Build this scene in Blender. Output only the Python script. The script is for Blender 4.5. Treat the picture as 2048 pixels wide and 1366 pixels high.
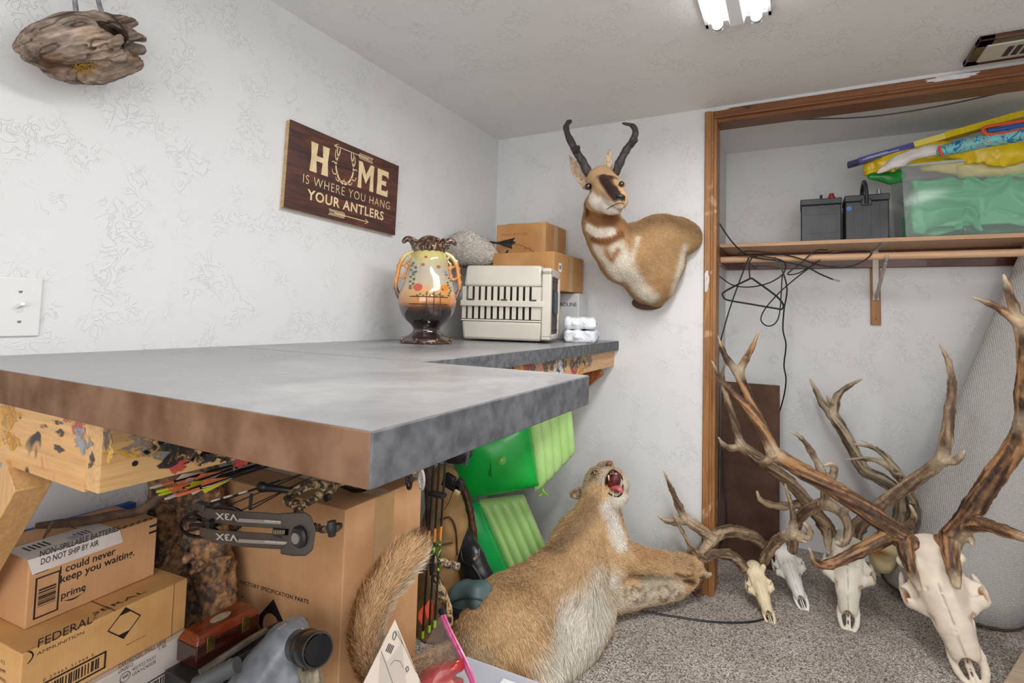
import bpy, math, random
import numpy as np
from mathutils import Vector, Matrix
random.seed(7); rng=np.random.default_rng(7)
C=bpy.context.scene.collection; SC=bpy.context.scene
for o in list(bpy.data.objects): bpy.data.objects.remove(o)
# ---------------- camera, world, light, exposure ----------------
F0=1046.6; PX=1050.2; PY=574.8; CAM=np.array([1.504,-2.523,1.22])
_y,_p,_r=[math.radians(v) for v in (27.425,3.041,1.48)]
FW=np.array([-math.sin(_y)*math.cos(_p),math.cos(_y)*math.cos(_p),math.sin(_p)])
_a=np.array([math.cos(_y),math.sin(_y),0.]); _b=np.cross(_a,FW)
RT=_a*math.cos(_r)+_b*math.sin(_r); UP=-_a*math.sin(_r)+_b*math.cos(_r)
cd=bpy.data.cameras.new('camera'); cam=bpy.data.objects.new('camera',cd); C.objects.link(cam)
cam.matrix_world=Matrix([[RT[i],UP[i],-FW[i],CAM[i]] for i in range(3)]+[[0,0,0,1]])
cd.sensor_width=36; cd.lens=36*F0/2048; cd.shift_x=(1024-PX)/2048; cd.shift_y=(PY-683)/2048; cd.clip_start=.02
SC.camera=cam
W=bpy.data.worlds.new('world'); SC.world=W; W.use_nodes=True
W.node_tree.nodes['Background'].inputs[0].default_value=(.8,.85,.9,1); W.node_tree.nodes['Background'].inputs[1].default_value=.3
SC.view_settings.view_transform='Standard'; SC.view_settings.look='None'; SC.view_settings.gamma=1
SC.view_settings.use_curve_mapping=False; SC.view_settings.exposure=0.12
def area(name,loc,sx,sy,power,col=(1,1,1),rot=(0,0,0)):
    l=bpy.data.lights.new(name,'AREA'); l.shape='RECTANGLE'; l.size=sx; l.size_y=sy; l.energy=power; l.color=col
    o=bpy.data.objects.new(name,l); C.objects.link(o); o.location=loc; o.rotation_euler=rot; return o
H=2.212
area('tube_light',(1.37,-1.35,H-.10),.20,1.15,20,(1,.985,.96))
area('overhead_fill',(2.6,-3.0,H-.10),.22,1.2,24,(1,.985,.96))  # added overhead fill behind the camera, not an actual second fixture
area('fill_behind_camera',(1.9,-4.4,1.25),2.6,1.7,34,(1,.985,.965),(math.radians(90),0,math.radians(-10)))  # added soft fill from behind the camera, lifts the area under the worktops
area('upward_fill',(2.9,-3.9,1.5),.5,.5,10,(1,.985,.96),(math.pi,0,0))  # unseen fill added to brighten the ceiling from below
# ---------------- helpers ----------------
def P(x,y,ax,v):
    d=FW*F0+RT*(x-PX)-UP*(y-PY); i='xyz'.index(ax); return CAM+d*((v-CAM[i])/d[i])
def Q(x,y,Y): return P(x,y,'y',Y)
def dep(p): return float((np.array(p)-CAM)@FW)
def S(x,y,Y,r):
    p=P(x,y,'y',Y); return p, r*dep(p)/F0
def lin(c):
    c=[v/255 if max(c[:3])>1.001 else v for v in c[:3]]
    return tuple((v/12.92 if v<=.04045 else ((v+.055)/1.055)**2.4) for v in c)
class NT:
    def __init__(s,name):
        s.m=bpy.data.materials.new(name); s.m.use_nodes=True; s.t=s.m.node_tree; s.b=s.t.nodes['Principled BSDF']; s.tc=s.t.nodes.new('ShaderNodeTexCoord')
    def n(s,k,**kw):
        n=s.t.nodes.new('ShaderNode'+k)
        for a,v in kw.items():
            if hasattr(n,a): setattr(n,a,v)
            else: n.inputs[a.replace('_',' ')].default_value=v
        return n
    def l(s,a,b): s.t.links.new(a,b)
    def co(s,sc=(1,1,1),src='Object',rot=(0,0,0)):
        mp=s.n('Mapping'); mp.inputs['Scale'].default_value=sc; mp.inputs['Rotation'].default_value=rot; s.l(s.tc.outputs[src],mp.inputs[0]); return mp.outputs[0]
    def ramp(s,fac,stops,interp='LINEAR'):
        r=s.n('ValToRGB'); r.color_ramp.interpolation=interp; e=r.color_ramp.elements
        while len(e)<len(stops): e.new(.5)
        for k,(p,c) in enumerate(stops): e[k].position=p; e[k].color=(*c,1) if len(c)==3 else c
        s.l(fac,r.inputs[0]); return r.outputs[0]
    def noise(s,scale,detail=3,vec=None,rough=.5,dist=0):
        n=s.n('TexNoise'); n.inputs['Scale'].default_value=scale; n.inputs['Detail'].default_value=detail; n.inputs['Roughness'].default_value=rough; n.inputs['Distortion'].default_value=dist
        s.l(vec if vec is not None else s.co(),n.inputs['Vector']); return n.outputs['Fac']
    def mix(s,fac,a,b,mode='MIX'):
        m=s.n('Mix',data_type='RGBA',blend_type=mode)
        for i,v in ((0,fac),(6,a),(7,b)):
            if hasattr(v,'links') or hasattr(v,'is_linked'): s.l(v,m.inputs[i])
            else: m.inputs[i].default_value=v if i==0 else (*v,1)
        return m.outputs[2]
    def math(s,op,a,b=0.0):
        m=s.n('Math',operation=op)
        for i,v in ((0,a),(1,b)):
            if hasattr(v,'is_linked'): s.l(v,m.inputs[i])
            else: m.inputs[i].default_value=v
        return m.outputs[0]
    def bump(s,h,dist=.002,st=1.0,prev=None):
        b=s.n('Bump'); b.inputs['Distance'].default_value=dist; b.inputs['Strength'].default_value=st; s.l(h,b.inputs['Height'])
        if prev is not None: s.l(prev,b.inputs['Normal'])
        s.l(b.outputs[0],s.b.inputs['Normal']); return b.outputs[0]
    def set(s,col=None,rough=.6,metal=0,coat=0,spec=None):
        if col is not None:
            if hasattr(col,'is_linked'): s.l(col,s.b.inputs['Base Color'])
            else: s.b.inputs['Base Color'].default_value=(*col,1)
        if hasattr(rough,'is_linked'): s.l(rough,s.b.inputs['Roughness'])
        else: s.b.inputs['Roughness'].default_value=rough
        s.b.inputs['Metallic'].default_value=metal; s.b.inputs['Coat Weight'].default_value=coat
        if spec is not None: s.b.inputs['Specular IOR Level'].default_value=spec
        return s
MC={}
def mat(name,c1,c2=None,scale=8,rough=.6,metal=0,bump=0,bscale=None,coat=0,stretch=(1,1,1),detail=4,lo=.35,hi=.65,spec=None):
    "noise mottled material between two sRGB 0-255 colours"
    if name in MC: return MC[name]
    t=NT(name); c1=lin(c1); v=t.co(stretch)
    if c2 is None: col=c1
    else: col=t.ramp(t.noise(scale,detail,v),[(lo,c1),(hi,lin(c2))])
    t.set(col,rough,metal,coat,spec)
    if bump: t.bump(t.noise(bscale or scale*3,4,v),bump)
    MC[name]=t.m; return t.m
def wood(name,c1,c2,axis=0,scale=6,rough=.5,knots=True,coat=0,bump=.0004,stains=None):
    if name in MC: return MC[name]
    t=NT(name); sc=[scale*5]*3; sc[axis]=scale*.35; v=t.co(tuple(sc))
    n=t.noise(1.2,5,v,.6,1.5); col=t.ramp(n,[(.3,lin(c1)),(.5,lin([(a+b)/2 for a,b in zip(c1,c2)])),(.7,lin(c2))])
    w=t.noise(5,2,v,.5,0); col=t.mix(t.ramp(w,[(.45,(0,0,0)),(.75,(.45,.45,.45))]),col,lin([a*.72 for a in c1]))
    for k,(sc2,cc,a,b) in enumerate(stains or []):
        mp=t.n('Mapping'); mp.inputs['Location'].default_value=(k*3.1,k*1.7,k*.9); t.l(t.tc.outputs['Object'],mp.inputs[0])
        f=t.ramp(t.noise(sc2,3,mp.outputs[0],.55,.6),[(a,(0,0,0)),(b,(1,1,1))]); col=t.mix(f,col,lin(cc))
    t.set(col,rough,0,coat); t.bump(n,bump); MC[name]=t.m; return t.m
def attrmat(name,rough=.8,scale=60,amt=.25,bump=.001,bscale=200,stretch=(1,1,1),spec=.3,coat=0,trans=0):
    if name in MC: return MC[name]
    t=NT(name); a=t.n('Attribute',attribute_name='Col'); n=t.noise(scale,3,t.co(stretch))
    f=t.ramp(n,[(.3,(1-amt,)*3),(.7,(1+amt*.4,)*3)]); col=t.mix(1.0,a.outputs[0],f,'MULTIPLY')
    t.set(col,rough,0,coat,spec)
    if bump: t.bump(t.noise(bscale,3,t.co(stretch)),bump)
    MC[name]=t.m; return t.m
def glass(name,col=(1,1,1),rough=.05,ior=1.3,alpha=None):
    if name in MC: return MC[name]
    t=NT(name); t.set(col if max(col)<=1 else lin(col),rough); t.b.inputs['Transmission Weight'].default_value=1; t.b.inputs['IOR'].default_value=ior
    MC[name]=t.m; return t.m
def film(name,col,alpha,rough=.15,bump=0,spec=.6):
    if name in MC: return MC[name]
    t=NT(name); t.set(lin(col),rough,spec=spec); t.b.inputs['Alpha'].default_value=alpha
    if bump: t.bump(t.noise(30,3,None,.5,1.5),bump)
    MC[name]=t.m; return t.m
def tag(o,label=None,cat=None,group=None,kind=None):
    if label: o['label']=label
    if cat: o['category']=cat
    if group: o['group']=group
    if kind: o['kind']=kind
    return o
def thing(name,label,cat,loc,group=None):
    o=bpy.data.objects.new(name,None); C.objects.link(o); o.location=[float(v) for v in loc]; o.empty_display_size=.05
    return tag(o,label,cat,group)
def link(o,parent):
    C.objects.link(o)
    if parent is not None:
        o.parent=parent
        if parent.type=='EMPTY': o.matrix_parent_inverse=Matrix.Translation(-Vector(parent.location))
    return o
def npobj(name,v,f,m,parent=None,smooth=True,cols=None,sharp=None,uv=None):
    me=bpy.data.meshes.new(name); me.from_pydata(np.asarray(v,float).tolist() if not isinstance(v,list) else v,[],f.tolist() if hasattr(f,'tolist') else f); 
    if m is not None: me.materials.append(m)
    if smooth:
        me.polygons.foreach_set('use_smooth',[True]*len(me.polygons))
        if sharp: me.set_sharp_from_angle(angle=math.radians(sharp))
    if cols is not None:
        a=me.color_attributes.new('Col','FLOAT_COLOR','POINT'); c=np.ones((len(me.vertices),4),np.float32); c[:,:3]=cols; a.data.foreach_set('color',c.ravel())
    o=bpy.data.objects.new(name,me); return link(o,parent)
def fastobj(name,v,quads,m,parent,cols=None,smooth=False):
    me=bpy.data.meshes.new(name); n=len(quads); me.vertices.add(len(v)); me.vertices.foreach_set('co',np.asarray(v,np.float32).ravel())
    k=quads.shape[1]; me.loops.add(n*k); me.loops.foreach_set('vertex_index',quads.astype(np.int32).ravel())
    me.polygons.add(n); me.polygons.foreach_set('loop_start',np.arange(0,n*k,k,dtype=np.int32)); me.polygons.foreach_set('loop_total',np.full(n,k,np.int32))
    me.polygons.foreach_set('use_smooth',np.full(n,smooth)); me.update(calc_edges=True); me.materials.append(m)
    if cols is not None:
        a=me.color_attributes.new('Col','FLOAT_COLOR','POINT'); c=np.ones((len(v),4),np.float32); c[:,:3]=cols; a.data.foreach_set('color',c.ravel())
    o=bpy.data.objects.new(name,me); return link(o,parent)
def rotm(rx=0,ry=0,rz=0): return np.array(Matrix.Rotation(rz,3,'Z')@Matrix.Rotation(ry,3,'Y')@Matrix.Rotation(rx,3,'X'))
def frame(d,up=(0,0,1)):
    d=np.array(d,float); d/=np.linalg.norm(d); a=np.cross(np.array(up,float),d)
    if np.linalg.norm(a)<1e-4: a=np.cross((1,0,0),d)
    a/=np.linalg.norm(a); return a,np.cross(d,a),d
def spline(pts,n=6):
    pts=np.array(pts,float)
    if len(pts)<3: return np.array([pts[0]+(pts[-1]-pts[0])*t for t in np.linspace(0,1,n+1)])
    q=np.vstack([2*pts[0]-pts[1],pts,2*pts[-1]-pts[-2]]); out=[]
    for i in range(1,len(q)-2):
        for t in np.arange(n)/n:
            out.append(.5*(2*q[i]+(q[i+1]-q[i-1])*t+(2*q[i-1]-5*q[i]+4*q[i+1]-q[i+2])*t*t+(3*q[i]-q[i-1]-3*q[i+1]+q[i+2])*t**3))
    out.append(pts[-1]); return np.array(out)
class MB:
    def __init__(s): s.v=[]; s.f=[]
    def add(s,v,f):
        n=len(s.v); s.v+=[tuple(map(float,p)) for p in v]; s.f+=[tuple(i+n for i in q) for q in f]; return s
    def box(s,c,d,R=None):
        v=np.array([[x,y,z] for x in(-.5,.5) for y in(-.5,.5) for z in(-.5,.5)])*np.array(d)
        if R is not None: v=v@np.array(R).T
        return s.add(v+np.array(c),[(0,1,3,2),(4,6,7,5),(0,4,5,1),(2,3,7,6),(0,2,6,4),(1,5,7,3)])
    def bb(s,a,b): a=np.array(a,float);b=np.array(b,float); return s.box((a+b)/2,np.abs(b-a))
    def beam(s,a,b,w,h,up=(0,0,1)):
        a=np.array(a,float);b=np.array(b,float); x,y,z=frame(b-a,up); R=np.array([x,y,z]).T; return s.box((a+b)/2,(w,h,np.linalg.norm(b-a)),R)
    def hexa(s,q): return s.add(q,[(0,3,2,1),(4,5,6,7),(0,1,5,4),(1,2,6,5),(2,3,7,6),(3,0,4,7)])
    def tube(s,pts,r,n=10,sm=0,cap=True,flat=1.0,up=(0,0,1)):
        if sm:
            k=len(pts); rr=np.interp(np.linspace(0,k-1,(k-1)*sm+1 if k>2 else sm+1),range(k),r if np.ndim(r) else [r]*k); pts=spline(pts,sm); r=rr
        pts=np.array(pts,float); m=len(pts); r=np.full(m,r) if not np.ndim(r) else np.array(r); t=np.gradient(pts,axis=0); a=None; v=[]
        for i in range(m):
            d=t[i]/max(1e-9,np.linalg.norm(t[i]))
            if a is None: a,_,_=frame(d,up)
            a=a-d*(a@d); a/=max(1e-9,np.linalg.norm(a)); b=np.cross(d,a)
            for k in range(n): th=2*math.pi*k/n; v.append(pts[i]+(a*math.cos(th)+b*math.sin(th)*flat)*r[i])
        f=[(i*n+k,i*n+(k+1)%n,(i+1)*n+(k+1)%n,(i+1)*n+k) for i in range(m-1) for k in range(n)]
        if cap: f+=[tuple(range(n-1,-1,-1)),tuple(range((m-1)*n,m*n))]
        return s.add(v,f)
    def lathe(s,prof,c=(0,0,0),axis=(0,0,1),n=24,cap=True,sq=None):
        a,b,d=frame(axis,(0,1,0) if abs(np.array(axis,float)[2])>.9 else (0,0,1)); v=[]
        for (r,h) in prof:
            for k in range(n):
                th=2*math.pi*k/n; rr=r*(sq(th) if sq else 1); v.append(np.array(c)+(a*math.cos(th)+b*math.sin(th))*rr+d*h)
        m=len(prof); f=[(i*n+k,i*n+(k+1)%n,(i+1)*n+(k+1)%n,(i+1)*n+k) for i in range(m-1) for k in range(n)]
        if cap: f+=[tuple(range(n-1,-1,-1)),tuple(range((m-1)*n,m*n))]
        return s.add(v,f)
    def prism(s,poly,o,x,y,d):
        "poly 2d list in plane (o,x,y), extruded d along x cross y"
        o=np.array(o,float);x=np.array(x,float);y=np.array(y,float); z=np.cross(x,y); z/=np.linalg.norm(z); n=len(poly)
        v=[o+x*a+y*b for a,b in poly]+[o+x*a+y*b+z*d for a,b in poly]
        return s.add(v,[tuple(range(n-1,-1,-1)),tuple(range(n,2*n))]+[(i,(i+1)%n,n+(i+1)%n,n+i) for i in range(n)])
    def ball(s,c,r,n=12,R=None):
        r=np.array([r]*3 if not np.ndim(r) else r); v=[];m=n//2
        for i in range(m+1):
            for k in range(n):
                a=math.pi*i/m;b=2*math.pi*k/n; q=np.array([math.sin(a)*math.cos(b),math.sin(a)*math.sin(b),math.cos(a)])*r
                v.append(np.array(c)+(np.array(R)@q if R is not None else q))
        return s.add(v,[(i*n+k,(i+1)*n+k,(i+1)*n+(k+1)%n,i*n+(k+1)%n) for i in range(m) for k in range(n)])
    def sheet(s,fn,nu,nv,th=0):
        v=[fn(i/nu,j/nv) for i in range(nu+1) for j in range(nv+1)]; f=[(i*(nv+1)+j,(i+1)*(nv+1)+j,(i+1)*(nv+1)+j+1,i*(nv+1)+j+1) for i in range(nu) for j in range(nv)]
        return s.add(v,f)
    def build(s,name,m,parent=None,smooth=35,bevel=0,seg=2,cols=None):
        o=npobj(name,s.v,s.f,m,parent,bool(smooth),cols,smooth)
        if bevel: b=o.modifiers.new('bevel','BEVEL'); b.width=bevel; b.segments=seg; b.limit_method='ANGLE'; b.harden_normals=False
        return o
def text(s,parent,o,x,y,size,m,w=None,bold=0,sx=1,sp=1,ext=.0003,align='LEFT',name='lettering'):
    cu=bpy.data.curves.new('t','FONT'); cu.body=s; cu.size=1; cu.offset=bold; cu.align_x=align; cu.space_character=sp; cu.resolution_u=3
    ob=bpy.data.objects.new('t',cu); C.objects.link(ob); bpy.context.view_layer.update()
    me=bpy.data.meshes.new_from_object(ob.evaluated_get(bpy.context.evaluated_depsgraph_get())); bpy.data.objects.remove(ob)
    v=np.zeros(len(me.vertices)*3); me.vertices.foreach_get('co',v); v=v.reshape(-1,3)
    if w: k=w/max(1e-6,(v[:,0].max()-v[:,0].min())); v[:,0]*=k
    else: v[:,0]*=size*sx
    v[:,1]*=size; o=np.array(o,float);x=np.array(x,float);y=np.array(y,float);x/=np.linalg.norm(x);y/=np.linalg.norm(y);z=np.cross(x,y)
    p=o+v[:,:1]*x+v[:,1:2]*y+z*ext; me.vertices.foreach_set('co',p.ravel()); me.materials.clear(); me.materials.append(m)
    ob=bpy.data.objects.new(name,me); return link(ob,parent)
def rects(L,parent,o,x,y,m,name='printed_bars',ext=.0003):
    "flat printed rectangles/polygons in a plane"
    b=MB(); o=np.array(o,float);x=np.array(x,float);y=np.array(y,float);x/=np.linalg.norm(x);y/=np.linalg.norm(y);z=np.cross(x,y)
    for q in L:
        if len(q)==4 and not np.ndim(q[0]): a,c,w,h=q; q=[(a,c),(a+w,c),(a+w,c+h),(a,c+h)]
        b.add([o+x*u+y*v+z*ext for u,v in q],[tuple(range(len(q)))])
    return b.build(name,m,parent,smooth=0)
def barcode(x0,y0,w,h,n,seed=1,vert=True,border=.004):
    r=random.Random(seed); L=[]; u=x0+border*3
    end=x0+w-border*3; k=(w-border*6)/n
    while u<end-k: bw=k*r.uniform(.25,.75); L.append((u,y0+border*2,bw,h-border*4)) ; u+=k*r.uniform(.7,1.3)
    if not vert: L=[(x0+(b-y0)*w/h if 0 else x0+border*2,y0+border*2+(a-x0)*(h-border*4)/w,w-border*4,c*h/w) for a,b,c,d in L]
    L+=[(x0,y0,w,border),(x0,y0+h-border,w,border),(x0,y0,border,h),(x0+w-border,y0,border,h)]; return L
# ---- implicit surfaces ----
_lat=rng.random((34,34,34)).astype(np.float32)
def vnoise(p,s):
    q=np.asarray(p)*s; q=np.mod(q,32); i=q.astype(int); f=q-i; f=f*f*(3-2*f); r=0
    for a in(0,1):
        for b in(0,1):
            for c in(0,1): r=r+_lat[i[...,0]+a,i[...,1]+b,i[...,2]+c]*(f[...,0] if a else 1-f[...,0])*(f[...,1] if b else 1-f[...,1])*(f[...,2] if c else 1-f[...,2])
    return r*2-1
class Fld:
    def __init__(s,lo,hi,h):
        s.lo=np.array(lo,float); s.h=h; s.n=np.maximum(4,np.ceil((np.array(hi)-s.lo)/h).astype(int)+1); s.f=np.full(s.n,.05,np.float32)
    def sl(s,lo,hi):
        a=np.clip(np.floor((lo-s.lo)/s.h).astype(int),0,s.n-1); b=np.clip(np.ceil((hi-s.lo)/s.h).astype(int)+1,1,s.n); b=np.maximum(b,a+1)
        g=np.stack(np.meshgrid(*[s.lo[i]+s.h*np.arange(a[i],b[i]) for i in range(3)],indexing='ij'),-1).astype(np.float32)
        return tuple(slice(a[i],b[i]) for i in range(3)),g
    def put(s,sl,d,k,sub):
        f=s.f[sl]
        if sub:
            d=-d; hh=np.clip(.5-.5*(f-d)/k,0,1) ; s.f[sl]=f*(1-hh)+d*hh+k*hh*(1-hh)   # smooth max
        else:
            hh=np.clip(.5+.5*(f-d)/k,0,1); s.f[sl]=f*(1-hh)+d*hh-k*hh*(1-hh)
    def cone(s,a,b,ra,rb,k=.01,sub=False,flat=None):
        a=np.array(a,float);b=np.array(b,float); m=max(ra,rb)+k+3*s.h; sl,g=s.sl(np.minimum(a,b)-m,np.maximum(a,b)+m)
        ab=b-a; t=np.clip(((g-a)@ab)/max(1e-9,ab@ab),0,1); e=g-(a+t[...,None]*ab)
        if flat is not None: n,q=flat; n=np.array(n,float)/np.linalg.norm(n); e=e+n*((e@n)*(1/q-1))[...,None]
        s.put(sl,np.linalg.norm(e,axis=-1)-(ra+(rb-ra)*t),k,sub); return s
    def path(s,pts,rad,k=.01,sm=4,sub=False,flat=None):
        n=len(pts)
        if n>2 and sm>1:
            pp=spline(pts,sm); rr=np.interp(np.linspace(0,n-1,len(pp)),range(n),rad)
        else: pp=np.array(pts);rr=rad
        for i in range(len(pp)-1): s.cone(pp[i],pp[i+1],rr[i],rr[i+1],k if i%sm==0 else min(k,.004),sub,flat)
        return s
    def ell(s,c,r,R=None,k=.01,sub=False):
        c=np.array(c,float); r=np.array(r,float)*np.ones(3); m=r.max()+k+3*s.h; sl,g=s.sl(c-m,c+m); q=g-c
        if R is not None: q=q@np.array(R)
        k0=np.linalg.norm(q/r,axis=-1); k1=np.linalg.norm(q/(r*r),axis=-1)+1e-9; s.put(sl,k0*(k0-1)/k1,k,sub); return s
    def boxr(s,c,d,R=None,rd=.01,k=.01,sub=False):
        c=np.array(c,float); d=np.array(d,float)/2-rd; m=np.linalg.norm(d)+rd+k+3*s.h; sl,g=s.sl(c-m,c+m); q=g-c
        if R is not None: q=q@np.array(R)
        q=np.abs(q)-d; s.put(sl,np.linalg.norm(np.maximum(q,0),axis=-1)+np.minimum(q.max(-1),0)-rd,k,sub); return s
    def disp(s,fn,near=.03):
        i=np.argwhere(np.abs(s.f)<near); p=s.lo+i*s.h; s.f[tuple(i.T)]+=fn(p).astype(np.float32); return s
    def mesh(s,relax=1):
        f=s.f; f=np.pad(f,1,constant_values=.05); n=np.array(f.shape); S_=f<0
        cs=np.zeros(n-1,int); acc=np.zeros((*(n-1),3),np.float32)
        def cut(x,i,o): sl=[slice(0,m-1) for m in n]; return x
        for ax in range(3):
            sa=[slice(None)]*3; sb=[slice(None)]*3; sa[ax]=slice(0,-1); sb[ax]=slice(1,None); fa=f[tuple(sa)]; fb=f[tuple(sb)]
            idx=np.argwhere((fa<0)!=(fb<0)); va=fa[tuple(idx.T)]; vb=fb[tuple(idx.T)]; p=idx.astype(np.float32); p[:,ax]+=va/(va-vb)
            o1,o2=[a for a in range(3) if a!=ax]
            for da in(0,-1):
                for db in(0,-1):
                    c=idx.copy(); c[:,o1]+=da; c[:,o2]+=db; ok=(c>=0).all(1)&(c<n-1).all(1); cc=c[ok]
                    np.add.at(cs,tuple(cc.T),1); np.add.at(acc,tuple(cc.T),p[ok])
        cell=np.argwhere(cs>0); ids=np.full(n-1,-1); ids[tuple(cell.T)]=np.arange(len(cell)); v=acc[tuple(cell.T)]/cs[tuple(cell.T)][:,None]
        Qs=[]
        for ax in range(3):
            sa=[slice(None)]*3; sb=[slice(None)]*3; sa[ax]=slice(0,-1); sb[ax]=slice(1,None); fa=f[tuple(sa)]; fb=f[tuple(sb)]
            idx=np.argwhere((fa<0)!=(fb<0)); neg=fa[tuple(idx.T)]<0; o1,o2=[(1,2),(2,0),(0,1)][ax]
            ok=(idx[:,o1]>0)&(idx[:,o2]>0)&(idx[:,o1]<n[o1]-1)&(idx[:,o2]<n[o2]-1); idx=idx[ok]; neg=neg[ok]
            def g(a,b): c=idx.copy(); c[:,o1]+=a; c[:,o2]+=b; return ids[tuple(c.T)]
            q=np.stack([g(-1,-1),g(0,-1),g(0,0),g(-1,0)],1); q[~neg]=q[~neg][:,::-1]; Qs.append(q)
        q=np.vstack(Qs); v=s.lo+(v-1)*s.h
        for _ in range(relax):
            a=np.zeros_like(v); c=np.zeros(len(v))
            for i,j in((0,1),(1,2),(2,3),(3,0)):
                np.add.at(a,q[:,i],v[q[:,j]]); np.add.at(a,q[:,j],v[q[:,i]]); np.add.at(c,q[:,i],1); np.add.at(c,q[:,j],1)
            v=v*.45+.55*a/c[:,None]
        return v,q
def blobs(v,base,L):
    "pelage colours: base colour, then soft 3d patches (centre, radius, colour, softness)"
    c=np.tile(np.array(lin(base)),(len(v),1))
    for p,r,col,so in L:
        p=np.array(p); 
        if p.ndim==2: # polyline
            d=np.full(len(v),9.)
            for a,b in zip(p[:-1],p[1:]): ab=b-a; t=np.clip((v-a)@ab/max(1e-9,ab@ab),0,1); d=np.minimum(d,np.linalg.norm(v-(a+t[:,None]*ab),axis=1))
        else: d=np.linalg.norm(v-p,axis=1)
        w=np.clip((r+so-d)/(2*so),0,1); w=(w*w*(3-2*w))[:,None]; c=c*(1-w)+np.array(lin(col))*w
    return c
def surf(v,px,py,off=0.0,tol=7):
    "front-most point of a vertex cloud seen along a sight line: used to set markings and eyes on the hide"
    d=v-CAM; z=d@FW; x=PX+F0*(d@RT)/z; y=PY-F0*(d@UP)/z; r=np.hypot(x-px,y-py)
    k=r<max(tol,r.min()+1.5); i=np.argmin(np.where(k,z+r*.002,9)); ray=FW*F0+RT*(px-PX)-UP*(py-PY); return CAM+ray/np.linalg.norm(ray)*(np.linalg.norm(v[i]-CAM)-off)
def SL(v,*pts): return np.array([surf(v,*p) for p in pts])
def fur(name,v,q,cols,N,m,parent,L,dirf,wd=.0016,lay=.35,jit=.25,mask=None,colj=.18):
    t=np.vstack([q[:,[0,1,2]],q[:,[0,2,3]]]); a,b,c=v[t[:,0]],v[t[:,1]],v[t[:,2]]; nn=np.cross(b-a,c-a); ar=np.linalg.norm(nn,axis=1)
    w=ar.copy()
    if mask is not None: w=w*mask((a+b+c)/3,nn/(ar[:,None]+1e-12))
    i=rng.choice(len(t),N,p=w/w.sum()); u=rng.random((N,2)); k=u.sum(1)>1; u[k]=1-u[k]; u0=1-u.sum(1)
    p=a[i]*u0[:,None]+b[i]*u[:,:1]+c[i]*u[:,1:]; n=nn[i]/(ar[i][:,None]+1e-12)
    col=cols[t[i,0]]*u0[:,None]+cols[t[i,1]]*u[:,:1]+cols[t[i,2]]*u[:,1:]; col=col*(1+rng.normal(0,colj,(N,1)))
    g=dirf(p); g=g-n*(g*n).sum(1)[:,None]; g/=np.linalg.norm(g,axis=1)[:,None]+1e-9; g=g+rng.normal(0,jit,(N,3)); g/=np.linalg.norm(g,axis=1)[:,None]
    Ln=(L(p) if callable(L) else np.full(N,L))*rng.uniform(.6,1.25,N); Ln=Ln[:,None]
    d1=n*lay+g; d1/=np.linalg.norm(d1,axis=1)[:,None]; d2=n*lay*.3+g; d2/=np.linalg.norm(d2,axis=1)[:,None]
    s=np.cross(d1,n+rng.normal(0,.3,(N,3))); s/=np.linalg.norm(s,axis=1)[:,None]+1e-9; s*=wd*.5*rng.uniform(.7,1.3,(N,1))
    p0=p-n*.001; p1=p+d1*Ln*.5; p2=p1+d2*Ln*.5
    V=np.stack([p0-s,p0+s,p1+s*.7,p1-s*.7,p2+s*.12,p2-s*.12],1).reshape(-1,3); o=np.arange(N)[:,None]*6
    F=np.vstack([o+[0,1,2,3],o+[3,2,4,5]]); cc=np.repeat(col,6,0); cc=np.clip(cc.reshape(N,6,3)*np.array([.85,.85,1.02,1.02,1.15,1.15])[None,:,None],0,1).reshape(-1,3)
    return tag(fastobj(name,V,F,m,parent,cc),kind='stuff')
# ================= SETTING =================
def plaster(name,c=(226,227,228),st=1.0,sc=1.0):
    t=NT(name); v=t.co((sc,sc,sc)); 
    n1=t.noise(26,2,v,.5,1.6); r1=t.ramp(n1,[(.478,(0,0,0)),(.498,(1,1,1)),(.503,(1,1,1)),(.54,(.35,)*3)])
    mk=t.ramp(t.noise(9,2,v,.5,0),[(.47,(0,0,0)),(.58,(1,1,1))]); h=t.mix(mk,(0,0,0),r1)
    n2=t.noise(60,3,v,.6,2.5); h2=t.mix(.22,h,n2)
    t.set(t.ramp(t.noise(1.2,2),[(.3,lin(c)),(.7,lin([x-5 for x in c]))]),.55,spec=.35)
    b=t.bump(h2,.0022*st,.72); return t.m
PL=plaster('wall_plaster'); PC=plaster('ceiling_plaster',(236,236,236),1.3,.8); PIN=plaster('closet_plaster',(214,214,214),.6,.8)
t=NT('carpet'); v=t.co((1,1,1)); vo=t.n('TexVoronoi'); vo.inputs['Scale'].default_value=260; t.l(v,vo.inputs['Vector'])
sp=t.n('SeparateColor'); t.l(vo.outputs['Color'],sp.inputs[0])
c=t.ramp(sp.outputs[0],[(0,lin((92,80,72))),(.2,lin((138,126,116))),(.45,lin((184,173,163))),(.7,lin((208,199,191))),(.92,lin((234,228,222)))])
c=t.mix(t.ramp(t.noise(5,3),[(.35,(0,0,0)),(.7,(.3,.3,.3))]),c,lin((112,98,88)))
t.set(c,.95,spec=.1); h=t.mix(.5,vo.outputs['Distance'],t.noise(240,2)); t.bump(h,.006); CARPET=t.m
def slab(name,a,b,m,label=None,kind='structure',bevel=0):
    return tag(MB().bb(a,b).build(name,m,smooth=0,bevel=bevel),label,None,None,kind)
T=.10; TX=1.13; D=.754; XR=3.4; YB=-4.6
slab('floor',(-T,YB-T,-T),(XR+T,D+T,0),CARPET,'speckled grey-brown cut pile carpet')
slab('ceiling',(-T,YB-T,H),(XR+T,D+T,H+T),PC,'white hand-troweled plaster ceiling')
slab('wall_left',(-T,YB,0),(0,0,H),PL,'white textured plaster wall behind the worktops')
slab('wall_back',(-T,0,0),(TX,.09,H),PL,'white textured wall section with the pronghorn mount')
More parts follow.
